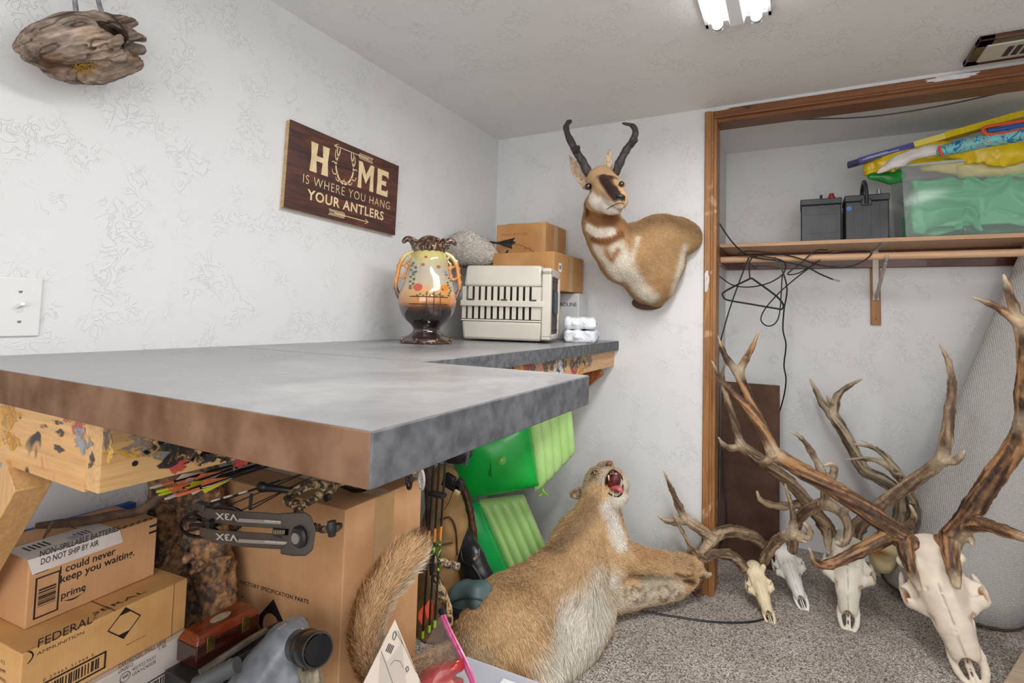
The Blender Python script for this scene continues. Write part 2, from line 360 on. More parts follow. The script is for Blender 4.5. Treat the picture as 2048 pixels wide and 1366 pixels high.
slab('wall_back_header',(TX,0,2.195),(XR,.09,H),PL,'narrow white strip above the closet opening')
slab('wall_closet_left',(TX-.10,.09,0),(TX+.005,D,H),PIN,'closet side wall')
slab('wall_closet_back',(TX-.1,D,0),(XR,D+T,H),PL,'white textured closet back wall')
slab('wall_right',(XR,YB,0),(XR+T,D+T,H),PL); slab('wall_front',(-T,YB-T,0),(XR+T,YB,H),PL)
# closet casing
TW=wood('stained_casing_wood_z',(176,124,72),(132,86,46),2,7,.45,stains=[(14,(196,160,120),.62,.72)])
TWx=wood('stained_casing_wood_x',(140,88,48),(98,58,30),0,7,.45,stains=[(9,(70,38,20),.6,.7)])
def part(mb,name,m,parent=None,**k): return mb.build(name,m,parent,**k)
tl=part(MB().bb((TX-.004,-.016,0),(TX+.038,.0,2.192)),'trim_1',TW,bevel=.004); tag(tl,'brown wooden upright casing of the closet opening',kind='structure')
part(MB().tube([(TX+.030,-.017,.005),(TX+.030,-.017,2.185)],.006,8),'bead_molding',TW,tl)
part(MB().bb((TX+.032,-.012,0),(TX+.050,.10,2.19)),'jamb_board',TW,tl,bevel=.002)
th=part(MB().bb((TX+.036,-.016,2.150),(XR,.0,2.194)),'trim_2',TWx,bevel=.004); tag(th,'brown wooden head casing over the closet with white paint patch',kind='structure')
part(MB().tube([(TX+.04,-.017,2.158),(XR,-.017,2.158)],.006,8),'bead_molding',TWx,th)
part(MB().bb((TX+.045,-.012,2.132),(XR,.10,2.150)),'jamb_board',TWx,th,bevel=.002)
wp=mat('white_paint_smear',(222,220,222),(200,194,196),40,.6)
def smear(cx,cz,w,h,seed,vert=False,parent=None):
    r=random.Random(seed); n=22; q=[]
    for i in range(n):
        a=2*math.pi*i/n; k=r.uniform(.75,1.1); q.append((cx+math.copysign(abs(math.cos(a))**.6,math.cos(a))*w*k,cz+math.copysign(abs(math.sin(a))**.6,math.sin(a))*h*k))
    return rects([q],parent,(0,-.0162,0),(1,0,0),(0,0,1),wp,'paint_smear',.0004)
p=Q(1905,163,-.016); smear(p[0],2.182,.085,.010,1,parent=th); smear(TX+.06,2.190,.05,.003,4,parent=th)
p=Q(1418,562,-.016); smear(TX+.010,p[2],.010,.048,2,parent=tl)
# ================= CEILING LIGHT, VENT =================
M_WH=mat('white_enamel',(238,238,238),rough=.35); M_REF=mat('reflector_white',(232,236,240),rough=.25)
fx0,fx1,fy1,fy0=1.235,1.437,-.729,-1.95
L=thing('fluorescent_light','white two-tube fluorescent fixture recessed flush in the ceiling','ceiling light',((fx0+fx1)/2,(fy0+fy1)/2,H))
b=MB(); 
for a,c in (((fx0,fy1-.028),(fx1,fy1)),((fx0,fy0),(fx1,fy0+.028)),((fx0,fy0),(fx0+.012,fy1)),((fx1-.012,fy0),(fx1,fy1))): b.bb((*a,H-.014),(*c,H))
b.build('frame',M_WH,L,bevel=.002)
MB().bb((fx0+.012,fy0+.03,H-.006),(fx1-.012,fy1-.028,H-.001)).build('backplate',M_REF,L)
mx=(fx0+fx1)/2
MB().prism([(-.030,0),(.030,0),(.020,-.035),(-.020,-.035)],(mx,fy1-.030,H-.005),(1,0,0),(0,0,1),1.15).build('ballast_cover',M_REF,L,bevel=.002)
t=NT('tube_glow'); t.b.inputs['Emission Color'].default_value=(1,.99,.97,1); t.b.inputs['Emission Strength'].default_value=5; TG=t.m
for k in(-1,1):
    x=mx+k*.058; b=MB().tube([(x,fy0+.05,H-.032),(x,fy1-.045,H-.032)],.0165,16).build('tube',TG,L); b['label']='lit fluorescent tube'
    MB().lathe([(.0168,0),(.0168,.014),(.010,.016)],(x,fy1-.047,H-.032),(0,1,0),16).build('end_cap',mat('tube_cap',(190,190,190),rough=.3,metal=.8),b)
    MB().bb((x-.016,fy1-.033,H-.045),(x+.016,fy1-.026,H-.006)).build('lamp_holder',M_WH,L,bevel=.003)
V=thing('ceiling_vent','beige slotted air vent in a dark wooden frame on the ceiling','vent',(2.3,-.17,H))
DW=wood('dark_vent_wood',(92,48,26),(58,28,16),0,8,.35,coat=.3)
vx0,vx1,vy0,vy1=2.062,2.62,-.275,-.068; b=MB()
for a,c in (((vx0,vy0),(vx1,vy0+.052)),((vx0,vy1-.045),(vx1,vy1)),((vx0,vy0),(vx0+.045,vy1)),((vx1-.045,vy0),(vx1,vy1))): b.bb((*a,H-.019),(*c,H))
b.build('frame',DW,V,bevel=.004)
MB().bb((vx0+.03,vy0+.04,H-.024),(vx1-.03,vy1-.035,H-.012)).build('grille_plate',mat('vent_beige',(196,186,176),rough=.4),V,bevel=.004)
for k in range(14):
    x=vx0+.095+k*.024; b=MB().prism([(0,0),(.015,0),(.015,.075),(0,.075)],(x,vy0+.068,H-.0245),(1,0,0),(0,1,0),-.0015); b.build('slot',mat('slot_dark',(60,52,44),rough=.9),V)
# ================= WORKTOPS =================
def laminate(name):
    t=NT(name); n=t.noise(3.2,5,t.co((1,1,1)),.6,.8); n2=t.noise(42,4)
    c=t.ramp(n,[(.3,lin((124,124,127))),(.55,lin((148,148,150))),(.75,lin((170,170,170)))])
    c=t.mix(t.ramp(n2,[(.4,(0,0,0)),(.75,(.3,.3,.3))]),c,lin((110,110,114)))
    t.set(c,t.ramp(n,[(.3,(.26,)*3),(.7,(.36,)*3)]),0,0,.65); t.bump(t.noise(14,3,t.co((1,4,1)),.6),.0006); return t.m
LAM=laminate('grey_stone_laminate'); EDG=mat('grey_laminate_edge',(78,80,85),(108,110,115),40,.6,detail=6,spec=.25); EDB=mat('brown_laminate_edge',(98,68,46),(134,102,80),16,.65,detail=6,spec=.2)
ZC=1.105; W1,W2,YJ,YN=.725,1.143,-1.541,-2.138; TH=.056
def worktop(name,label,x1,y0,y1,th,front=None,side=None):
    e=thing(name,label,'worktop',(0,(y0+y1)/2,ZC)); MB().bb((.001,y0+.002,ZC-.03),(x1-.002,y1,ZC)).build('top_panel',LAM,e)
    MB().bb((x1-.02,y0+.001,ZC-th),(x1,y1,ZC-.001)).build('edge_band',EDG,e,bevel=.0015)
    if front: o=MB().bb((.001,y0,ZC-th),(x1-.002,y0+.02,ZC-.001)).build('end_band',EDB,e,bevel=.0015); o['label']='brown laminate front band'
    return e
worktop('worktop','large grey laminate worktop nearest the camera with brown front band',W2,YN,YJ-.002,TH,front=1)
worktop('worktop','narrower grey laminate worktop in the corner under the vase and pet carrier',W1,YJ+.0015,-.001,.046)
# ================= LUMBER UNDER =================
PS=[(7,(206,150,40),.62,.68),(9,(52,46,44),.64,.67),(8,(196,84,70),.66,.70),(11,(150,150,158),.64,.69)]
PNx=wood('painted_pine_x',(226,184,124),(206,150,92),0,7,.55,stains=PS); PNy=wood('painted_pine_y',(222,184,128),(200,150,94),1,7,.55,stains=PS)
PNd=wood('pine_brace',(222,180,124),(204,154,98),2,7,.55); PNc=wood('pine_clean_y',(220,178,134),(206,158,112),1,7,.55)
def lum(name,label,fn,m,end=None):
    e=thing(name,label,'timber',fn[0]); b=MB(); b.beam(fn[0],fn[1],fn[2],fn[3]) if len(fn)==4 else b.bb(fn[0],fn[1]); b.build('board',m,e,bevel=.002); return e
z1=ZC-TH-.001; z0=.945
fb=lum('support_beam','pine front beam with yellow and red paint stains under the near worktop',((.0,-2.118,z0-.005),(.565,-2.08,z1)),PNx)
# paint splats on the beams: real flat daubs
def splat(pts,parent,o,x,y,col,seed,rough=.4,name='paint_daub'):
    r=random.Random(seed); L=[]
    for cx,cy,w,h in pts:
        w*=1.25;h*=1.25;n=40; ph=[r.uniform(0,6) for _ in range(3)]
        L.append([(cx+w*math.cos(a)*(1+.22*math.sin(3*a+ph[0])+.16*math.sin(7*a+ph[1])+.1*math.sin(11*a+ph[2])),cy+h*math.sin(a)*(1+.22*math.sin(2*a+ph[1])+.16*math.sin(5*a+ph[0])+.12*math.sin(9*a+ph[2]))) for a in [2*math.pi*i/n for i in range(n)]])
    nm='paint_%d_%d_%d'%col
    if nm not in MC:
        t=NT(nm); t.set(t.ramp(t.noise(60,3),[(.35,lin(col)),(.65,lin([max(0,c-24) for c in col]))]),rough); t.l(t.ramp(t.noise(75,4,None,.7,.5),[(.40,(0,0,0)),(.52,(.95,)*3)]),t.b.inputs['Alpha']); MC[nm]=t.m
    return tag(rects(L,parent,o,x,y,MC[nm],name,.0004+.0002*(seed%5)),kind='stuff')
def onplane(px,py,ax,v,o,x,y): p=P(px,py,ax,v)-np.array(o); return float(p@np.array(x)),float(p@np.array(y))
o=(0,-2.118,0)
def F(px,py): return onplane(px,py,'y',-2.118,o,(1,0,0),(0,0,1))
for col,L,sd in (((208,152,40),[(*F(18,832),.028,.016),(*F(22,880),.026,.012)],1),((196,92,78),[(*F(155,848),.018,.010),(*F(132,836),.008,.005)],2),((150,148,156),[(*F(165,880),.020,.014)],3),((60,52,50),[(*F(88,852),.009,.003),(*F(115,845),.012,.003),(*F(122,866),.010,.004),(*F(118,897),.013,.004),(*F(183,920),.006,.010),(*F(42,836),.003,.002),(*F(30,872),.003,.002)],4)):
    splat(L,fb,o,(1,0,0),(0,0,1),col,sd)
sb=lum('support_beam','pine side beam with a large black paint smear under the near worktop',((.566,-2.118,z0),(.606,-1.56,z1)),PNy)
o=(.606,0,0); 
def F(px,py): return onplane(px,py,'x',.606,o,(0,1,0),(0,0,1))
for col,L,sd in (((44,40,40),[(*F(390,893),.050,.020),(*F(345,868),.013,.004),(*F(410,917),.022,.007),(*F(455,905),.014,.016)],4),((150,146,142),[(*F(290,886),.025,.012),(*F(325,897),.022,.012)],3),((200,76,66),[(*F(356,932),.013,.008),(*F(485,905),.02,.018),(*F(480,880),.03,.014)],2),((132,110,104),[(*F(470,900),.005,.025)],6),((214,170,60),[(*F(350,880),.06,.02)],5)):
    splat(L,sb,o,(0,1,0),(0,0,1),col,sd)
scw=mat('black_screw',(50,46,40),rough=.35,metal=.7)
for q in((272,866),(270,927)): p=P(*q,'x',.606); MB().lathe([(.0005,.001),(.004,.001),(.0045,0)],p,(1,0,0),10).build('screw',scw,sb)
splat([(*onplane(216,878,'y',-2.118,(0,-2.118,0),(1,0,0),(0,0,1)),.010,.014)],sb,(0,-2.1185,0),(1,0,0),(0,0,1),(66,58,50),7)
splat([(*onplane(222,905,'y',-2.118,(0,-2.118,0),(1,0,0),(0,0,1)),.006,.012)],sb,(0,-2.1185,0),(1,0,0),(0,0,1),(206,160,60),8)
lum('brace','thick pine diagonal brace under the front beam at the left edge',((.335,-2.10,.93),(-.06,-2.10,.50),.05,.065),PNd)
fa=lum('support_beam','pine apron with a row of coloured paint daubs under the corner worktop',((W1-.06,-1.53,ZC-.125),(W1-.022,-.001,ZC-.047)),PNc)
o=(W1-.022,0,0)
def F(px,py): return onplane(px,py,'x',W1-.022,o,(0,1,0),(0,0,1))
DA=[((60,72,80),[(1105,725),(1128,727),(1143,722),(1158,722),(1150,734)]),((222,160,50),[(1118,718),(1137,716),(1162,740),(1035,738)]),((224,228,236),[(1112,742),(1120,736)]),((196,70,60),[(1052,733),(1147,745)]),((220,160,150),[(1075,735)]),((150,140,60),[(1172,722),(1165,730)]),((140,110,110),[(1179,722)]),((110,100,90),[(1062,738),(1020,737),(1092,735)])]
for k,(col,L) in enumerate(DA): splat([(*F(*q),.022,.022) for q in L],fa,o,(0,1,0),(0,0,1),col,k+1)
OR=wood('orange_brace',(170,96,40),(120,60,24),2,7,.5)
lum('brace','orange stained diagonal brace below the corner worktop by the back wall',((W1-.05,-.16,.985),(.02,-.16,.42),.038,.085),OR)
# ================= WALL SIGN =================
cs=[P(582,238,'x',.021),P(798,333,'x',.021),P(790,470,'x',.021),P(567,415,'x',.021)]
SX=(cs[1]+cs[2]-cs[0]-cs[3])/2; SW=np.linalg.norm(SX); SX/=SW; SY=(cs[0]+cs[1]-cs[2]-cs[3])/2; SY-=SX*(SY@SX); SHh=np.linalg.norm(SY); SY/=SHh; SN=np.cross(SX,SY); SO=sum(cs)/4-SX*SW/2-SY*SHh/2
SG=thing('wall_sign','dark brown wooden sign lettered HOME IS WHERE YOU HANG YOUR ANTLERS',"sign",sum(cs)/4)
t=NT('sign_wood'); v=t.co((14,2,22)); n=t.noise(2.2,6,v,.65,1); col=t.ramp(n,[(.3,lin((46,28,30))),(.48,lin((78,46,38))),(.62,lin((112,62,46))),(.8,lin((60,36,34)))]); col=t.mix(t.ramp(t.noise(6,3),[(.5,(0,0,0)),(.75,(.6,.6,.6))]),col,lin((58,44,52))); t.set(col,.5); t.bump(n,.0004)
MB().hexa([SO+SX*a+SY*b+SN*c for c in(-.003,0) for a,b in((0,0),(SW,0),(SW,SHh),(0,SHh))]).build('face_board',t.m,SG,smooth=0)
MB().hexa([SO+SX*a+SY*b+SN*c for c in(-.019,-.0031) for a,b in((0.001,0.001),(SW-.001,0.001),(SW-.001,SHh-.001),(.001,SHh-.001))]).build('backing_board',mat('pale_ply',(206,178,132),(180,150,106),30,.6,stretch=(1,1,8)),SG,smooth=0)
CR=mat('cream_print',(236,214,172),(222,196,150),30,.6); u=SW; w=SHh
def slabH(x,y,W_,H_,s): # slab serif H
    t_=W_*.33; e=W_*.05; return [(x,y),(x+t_+e,y),(x+t_,y+H_*.4),(x+W_-t_,y+H_*.4),(x+W_-t_-e,y),(x+W_,y),(x+W_-e,y+H_*.5),(x+W_,y+H_),(x+W_-t_-e,y+H_),(x+W_-t_,y+H_*.58),(x+t_,y+H_*.58),(x+t_+e,y+H_),(x,y+H_),(x+e,y+H_*.5)]
hh=w*.35; y0=w*.50; Hp=[slabH(u*.165,y0,u*.15,hh,1)]
M_=[(0,0),(.24,0),(.22,.62),(.5,.22),(.78,.62),(.76,0),(1.02,0),(.98,.5),(1,1),(.76,1),(.5,.58),(.24,1),(0,1),(.03,.5)]
Hp.append([(u*.58+a*u*.155,y0+b*hh) for a,b in M_]); E_=[(0,0),(1,0),(1,.3),(.82,.2),(.42,.2),(.42,.42),(.82,.40),(.82,.6),(.42,.58),(.42,.8),(.8,.8),(1,.72),(1,1),(0,1),(.04,.5)]
Hp.append([(u*.77+a*u*.12,y0+b*hh) for a,b in E_])
[rects([h_],SG,SO,SX,SY,CR,'lettering') for h_ in Hp]
text('IS WHERE YOU HANG',SG,SO+SX*u*.115+SY*w*.335,SX,SY,w*.155,CR,w=u*.80,bold=-.012,sp=1.15)
text('YOUR ANTLERS',SG,SO+SX*u*.165+SY*w*.165,SX,SY,w*.165,CR,w=u*.70,bold=.022,sp=1.1)
def arrow(x,y,d,L):
    q=[(x,y-.0012,L*u*d,.0024)]; q=[[(x,y-.0014),(x+d*L*u,y-.0014),(x+d*L*u,y+.0014),(x,y+.0014)]]; tx=x+d*L*u
    q.append([(tx,y),(tx-d*.016,y+.010),(tx-d*.012,y+.010),(tx+d*.006,y),(tx-d*.012,y-.010),(tx-d*.016,y-.010)])
    for k in range(12):
        for s_ in(-1,1): a=x+d*k*.0062-d*.02; q.append([(a,y+s_*.0015),(a+d*.0028,y+s_*.0015),(a-d*.004,y+s_*.0115),(a-d*.0068,y+s_*.0115)])
    return q
[rects(a__,SG,SO,SX,SY,CR,'printed_arrow') for a__ in (arrow(u*.67,w*.915,-1,.31),arrow(u*.39,w*.085,1,.31))]
b=MB(); 
def flat(pts,wd):
    q=[];pts=spline(pts,4); 
    for i in range(len(pts)-1):
        d=pts[i+1]-pts[i]; d/=np.linalg.norm(d)+1e-9; n=np.array([-d[1],d[0]]); w0=wd*(1-.6*i/len(pts)); q.append([tuple(pts[i]-n*w0),tuple(pts[i+1]-n*w0),tuple(pts[i+1]+n*w0),tuple(pts[i]+n*w0)])
    return q
q=[]; ax,ay=u*.455,w*.475
for s_ in(-1,1):
    A=lambda pts:[(ax+s_*a*u,ay+b_*w) for a,b_ in pts]
    q+=flat(A([(.005,0),(.045,.05),(.075,.16),(.075,.26),(.055,.36),(.05,.43)]),.0042)
    for T_ in ([(.02,.02),(.0,.05),(-.0,.07)],[(.03,.03),(.06,.02),(.075,.06)],[(.06,.1),(.095,.09),(.11,.14)],[(.075,.2),(.10,.24),(.115,.22)],[(.072,.24),(.09,.32),(.085,.40)],[(.062,.3),(.075,.38),(.07,.44)]): q+=flat(A(T_),.0024)
rects(q,SG,SO,SX,SY,CR,'printed_antlers')
# ================= SWITCH PLATE =================
SP=thing('light_switch','white plate with a single toggle light switch at the left edge',"switch",(0.0,-2.0,1.33))
a=P(86,557.5,'x',.006); c_=P(80,673.5,'x',.006); y1=(a[1]+c_[1])/2; pw=mat('white_switch_plastic',(226,226,226),rough=.3)
zt=(P(86,557.5,'x',.006)[2]+P(0,552,'x',.006)[2])/2; zb=(c_[2]+P(0,672.6,'x',.006)[2])/2
MB().bb((.0005,y1-.13,zb),(.006,y1,zt)).build('plate',pw,SP,bevel=.003,seg=3)
p=P(38,612,'x',.006); MB().bb((.005,p[1]-.006,p[2]-.013),(.0075,p[1]+.006,p[2]+.012)).build('toggle_frame',pw,SP,bevel=.0008)
MB().beam((.004,p[1],p[2]-.001),(.021,p[1]+.001,p[2]+.005),.009,.008).build('toggle',pw,SP,bevel=.001)
for q in((41,583),(38,643)): p=P(*q,'x',.006); MB().lathe([(.0035,.0),(.0035,.0008),(.002,.0013)],p,(1,0,0),12).build('screw',mat('screw_grey',(150,150,150),rough=.3,metal=.6),SP)
# ================= DRIFTWOOD WITH BIRD LEGS =================
Y0=.115
f=Fld((.0,-2.13,1.63),(.23,-1.82,1.92),.0022)
def X(px,py,x): return P(px,py,'x',x)
f.path([X(50,100,.08),X(90,92,.09),X(150,80,.09),X(205,72,.08)],[.018,.040,.052,.048],.01)
f.path([X(75,75,.06),X(140,55,.06),X(215,42,.06)],[.012,.022,.018],.010); f.path([X(60,112,.08),X(110,130,.08),X(150,150,.08)],[.014,.026,.020],.010); f.path([X(100,110,.12),X(180,92,.13),X(208,84,.13)],[.02,.034,.026],.006,3)
f.path([X(120,148,.09),X(200,150,.12),X(272,126,.12)],[.012,.020,.016],.004)
f.path([X(185,122,.12),X(235,112,.13),X(268,108,.11)],[.018,.018,.010],.004,3); f.path([X(205,42,.05),X(250,44,.05),X(268,38,.05)],[.012,.013,.012],.006)
f.path([X(195,38,.10),X(225,46,.12)],[.016,.004],.004); f.path([X(215,98,.15),X(232,85,.16),X(238,70,.16)],[.014,.012,.005],.004,3); f.path([X(240,65,.05),X(286,76,.05)],[.024,.008],.004); f.path([X(240,92,.04),X(280,100,.05)],[.02,.012],.004)
f.ell(X(228,60,.13),(.04,.035,.014),k=.004,sub=True); f.ell(X(258,86,.12),(.05,.030,.016),k=.004,sub=True); f.ell(X(250,58,.09),(.05,.022,.007),k=.003,sub=True)
for (a,b_) in (((40,100),(215,58)),((45,114),(205,92)),((60,84),(135,58)),((90,140),(185,112)),((70,125),(140,112)),((150,120),(260,100)),((140,45),(210,32))): f.path([X(*a,.125),X((a[0]+b_[0])/2,(a[1]+b_[1])/2-2,.155),X(*b_,.15)],[.002,.005,.004],.002,sub=True,sm=2)
dd=X(215,60,.1)-X(45,105,.1); dd/=np.linalg.norm(dd)
f.disp(lambda p:.0045*np.abs(vnoise(p-np.outer(p@dd,dd)*.95,130))+.003*vnoise(p-np.outer(p@dd,dd)*.9,60)-.001,.02)
v,q=f.mesh(0); zc=X(170,60,.1)
col=blobs(v,(150,132,118),[(X(140,60,.15),.03,(172,156,146),.03),(X(190,80,.15),.025,(186,160,136),.03),(X(100,135,.12),.03,(96,66,44),.02),(X(245,60,.10),.03,(52,36,28),.015),(X(255,90,.10),.032,(66,46,34),.015),(X(235,40,.08),.02,(98,72,54),.02),(X(265,115,.12),.02,(120,90,66),.02)])
pq=v-np.outer(v@dd,dd)*.96; sk_=.5*vnoise(pq+3,150)+.5*vnoise(pq+7,330); col=col*np.clip(.85+.75*sk_,.18,1.4)[:,None]; crk=np.abs(vnoise(pq+1,46)); col=col*np.clip(crk/.07,.3,1)[:,None]
DM=attrmat('driftwood_mat',.85,60,.35,.0015,140,stretch=(1,.5,1)); DF=thing('driftwood','weathered grey-brown hollow driftwood log mounted high on the wall','driftwood',X(160,90,.0))
npobj('log',v,q,DM,DF,True,col)
g=MB(); r=random.Random(3)
for k in range(420):
    a=r.uniform(0,1); p=X(150+a*85+r.gauss(0,6),135+r.gauss(0,9)-a*4,.125+r.uniform(-.01,.012)); d=np.array([r.uniform(-.2,1),r.gauss(0,.8),r.gauss(0,.6)]); d/=np.linalg.norm(d); s=np.cross(d,(1,0,0)); s/=np.linalg.norm(s)+1e-6; g.add([p-s*.0007,p+s*.0007,p+d*r.uniform(.008,.02)],[(0,1,2)])
o=g.build('moss',mat('yellow_moss',(176,132,40),(120,84,30),60,.9),DF,smooth=0); o['kind']='stuff'; o['label']='yellow-brown moss tuft'
bd=thing('mounted_bird','pair of thin grey bird legs standing on the driftwood log','bird',X(180,10,.10)); GB=mat('grey_bird_leg',(150,152,158),(92,92,98),60,.6,bump=.0004)
for a,b_ in ((((143,-22),(152,5),(153,30))),) and [(((142,-40),(150,3),(153,34)),.10),(((190,-40),(197,3),(206,34)),.09)]:
    pts=[X(*k,b_) for k in a]; MB().tube(pts,[.0055,.0048,.0052],10,4).build('leg',GB,bd)
    e=pts[-1]; 
    for k in(-1,0,1): MB().tube([e,e+np.array([.012*(1-abs(k)),.012*k+.004,-.002]),e+np.array([.022*(1-abs(k)*.5),.02*k+.006,-.008])],[.003,.0025,.001],8,2).build('toe',GB,bd)
bb_=Fld(X(160,-150,.10)+[-.09,-.13,-.03],X(160,-150,.10)+[.1,.15,.13],.006); cb=X(165,-75,.10)
bb_.path([cb+[0,-.07,.01],cb+[0,0,.0],cb+[0,.07,.03]],[.025,.05,.03],.02); bb_.path([cb+[0,.06,.03],cb+[0,.09,.08]],[.022,.02],.02)
v,q=bb_.mesh(); npobj('body',v,q,mat('bird_plumage',(120,112,104),(80,72,66),50,.9),bd)
# ================= BOX HELPER =================
def kraft(name,c=(186,142,96),k=1):
    if name in MC: return MC[name]
    t=NT(name); n=t.noise(9,4); col=t.ramp(n,[(.35,lin([x-8 for x in c])),(.65,lin([min(255,x+8) for x in c]))]); w=t.noise(1,2,t.co((260,260,3)),.5)
    col=t.mix(t.ramp(w,[(.4,(0,0,0)),(.6,(.10,)*3)]),col,lin([x-30 for x in c])); t.set(col,.75,spec=.25); t.bump(n,.0015); MC[name]=t.m; return t.m
TAPE=mat('packing_tape',(196,158,112),(188,148,102),20,.18,coat=.6); INK=mat('black_ink',(34,28,28),rough=.6); SEAM=mat('seam_dark',(92,62,38),rough=.9)
class Box:
    "carton: origin corner o, x axis direction (length L), y axis direction perpendicular (width Wd), height Hh; faces lie on xy (front: -y side)"
    def __init__(s,name,label,o,ang,L,Wd,Hh,m,group=None,cat='box',seam=True,lean=None):
        s.x=np.array([math.cos(ang),math.sin(ang),0]); s.y=np.array([-math.sin(ang),math.cos(ang),0]); s.z=np.array([0,0,1.]); s.o=np.array(o,float); s.L,s.W,s.H=L,Wd,Hh
        if lean is not None: R=np.array(Matrix.Rotation(lean[1],3,Vector(lean[0]))); s.x,s.y,s.z=R@s.x,R@s.y,R@s.z
        s.e=thing(name,label,cat,s.pt(L/2,Wd/2,0),group); b=MB(); b.hexa([s.pt(a,c,h) for h in(0,Hh) for a,c in((0,0),(L,0),(L,Wd),(0,Wd))]); o_=b.build('carton',m,s.e,bevel=.003,seg=3); s.m=m
        if seam:
            rects([(0.0,Wd/2-.0012,L,.0024)],s.e,s.pt(0,0,Hh),s.x,s.y,SEAM,'flap_seam',.0006)
    def pt(s,a,b,c): return s.o+s.x*a+s.y*b+s.z*c
    def face(s,k):
        "returns (origin, xdir, ydir, w, h) seen from outside"
        return {'f':(s.pt(0,0,0),s.x,s.z,s.L,s.H),'r':(s.pt(s.L,0,0),s.y,s.z,s.W,s.H),'t':(s.pt(0,0,s.H),s.x,s.y,s.L,s.W),'l':(s.pt(0,s.W,0),-s.y,s.z,s.W,s.H)}[k]
    def print(s,k,t_,u,v,size,**kw): o,x,y,w,h=s.face(k); text(t_,s.e,o+x*u*w+y*v*h,x,y,size,kw.pop('m',INK),**kw)
    def rc(s,k,L,m=INK,name='printed_mark',ext=.0004): o,x,y,w,h=s.face(k); return rects(L,s.e,o,x,y,m,name,ext)
# ================= ON CORNER WORKTOP =================
# pet carrier
a=P(905,682,'z',ZC); 
pA=P(918,684,'z',ZC); pB=P(1100,687,'z',ZC)
PCR=thing('pet_carrier','beige plastic pet carrier with slotted sides and a wire door','pet carrier',(.42,-.45,ZC)); BG=mat('beige_plastic',(214,208,196),(206,200,188),6,.38)
# carrier box: front long face from (895,683) to (1118,687), door end faces right; height to y=530
cx0=P(880,683,'z',ZC)[:2]; cx1=P(1085,688,'z',ZC)[:2]; CL=.365; an=math.radians(14); cdv=np.array([math.cos(an),math.sin(an)]); cx1=np.array([.572,-.556]); cx0=cx1-cdv*CL; cn=np.array([-cdv[1],cdv[0]]); CX=np.array([*cdv,0]); CY=np.array([*cn,0]); CZ=np.array([0,0,1.]); CO=np.array([*cx0,ZC+.001])
def cp(a,b,c): return CO+CX*a+CY*b+CZ*c
Hc_=None
def fz(px,py,a): # height on carrier front plane at pixel
    d=FW*F0+RT*(px-PX)-UP*(py-PY); n=CY; t_=((CO-CAM)@n)/(d@n); return CAM+d*t_
CH=fz(1080,530,0)[2]-CO[2]; CW=.235
zm=fz(1000,643,0)[2]-CO[2]; zs1=fz(1000,578,0)[2]-CO[2]; zl1=fz(1000,614,0)[2]-CO[2]; zl0=fz(1000,636,0)[2]-CO[2]; z_b=fz(1000,641,0)[2]-CO[2]
def bx(z0_,z1_,ins0,ins1): return [cp(a,b_,c) for c,i in((z0_,ins0),(z1_,ins1)) for a,b_ in((i,i),(CL-i,i),(CL-i,CW-i),(i,CW-i))]
ribm=(zl1+zl0)/2+.004
MB().hexa(bx(.006,z_b-.002,.010,.004)).build('lower_shell',BG,PCR,bevel=.012,seg=3)
# upper and lower slotted wall zones: built as frames of posts with real slots
def slots(zlo,zhi,ins,name):
    n=11; w=.0052; x0=.012; x1=CL-.045
    d=(x1-x0)/n
    for side in(0,1):
        b=MB()
        y=ins if side==0 else CW-ins
        for k in range(n+1):
            xa=x0+k*d-(d/2-w) if k else .0; xb=x0+k*d+(d/2-w) if k<n else CL-.004
            xa=max(xa,.004); b.hexa([cp(a_,y+(c_-.0015),h_) for h_ in(zlo,zhi) for a_,c_ in((xa,0),(xb,0),(xb,.003),(xa,.003))])
        b.build(name,BG,PCR,smooth=0)
zs0=fz(1000,606,0)[2]-CO[2]; zr1=fz(1000,601,0)[2]-CO[2]; zr0=fz(1000,613,0)[2]-CO[2]; zt0=fz(1000,573,0)[2]-CO[2]; zb1=fz(1000,638,0)[2]-CO[2]
slots(zr1-.002,zt0,.010,'slotted_side'); slots(zb1,zr0+.002,.010,'slotted_side')
MB().hexa(bx(zt0,CH,.008,.016)).build('upper_shell',BG,PCR,bevel=.012,seg=3)
b=MB(); b.hexa(bx(zr0,zr1,-.002,-.002)); b.build('rim_flange',BG,PCR,bevel=.003)
b=MB(); b.hexa(bx(z_b-.003,z_b+.003,.002,.004)); b.build('ledge',BG,PCR,bevel=.001)
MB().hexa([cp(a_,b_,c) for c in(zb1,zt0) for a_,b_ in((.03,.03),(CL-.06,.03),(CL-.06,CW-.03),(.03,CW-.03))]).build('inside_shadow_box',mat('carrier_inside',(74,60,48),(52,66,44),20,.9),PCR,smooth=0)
for k in range(3):
    xx=[.045,CL*.53,CL-.045][k]; MB().hexa([cp(xx-.014+a_,-.004+b_,zr1+c) for c in(0,.006) for a_,b_ in((0,0),(.028,0),(.028,.008),(0,.008))]).build('latch',mat('dark_latch',(72,70,72),rough=.5),PCR,bevel=.002)
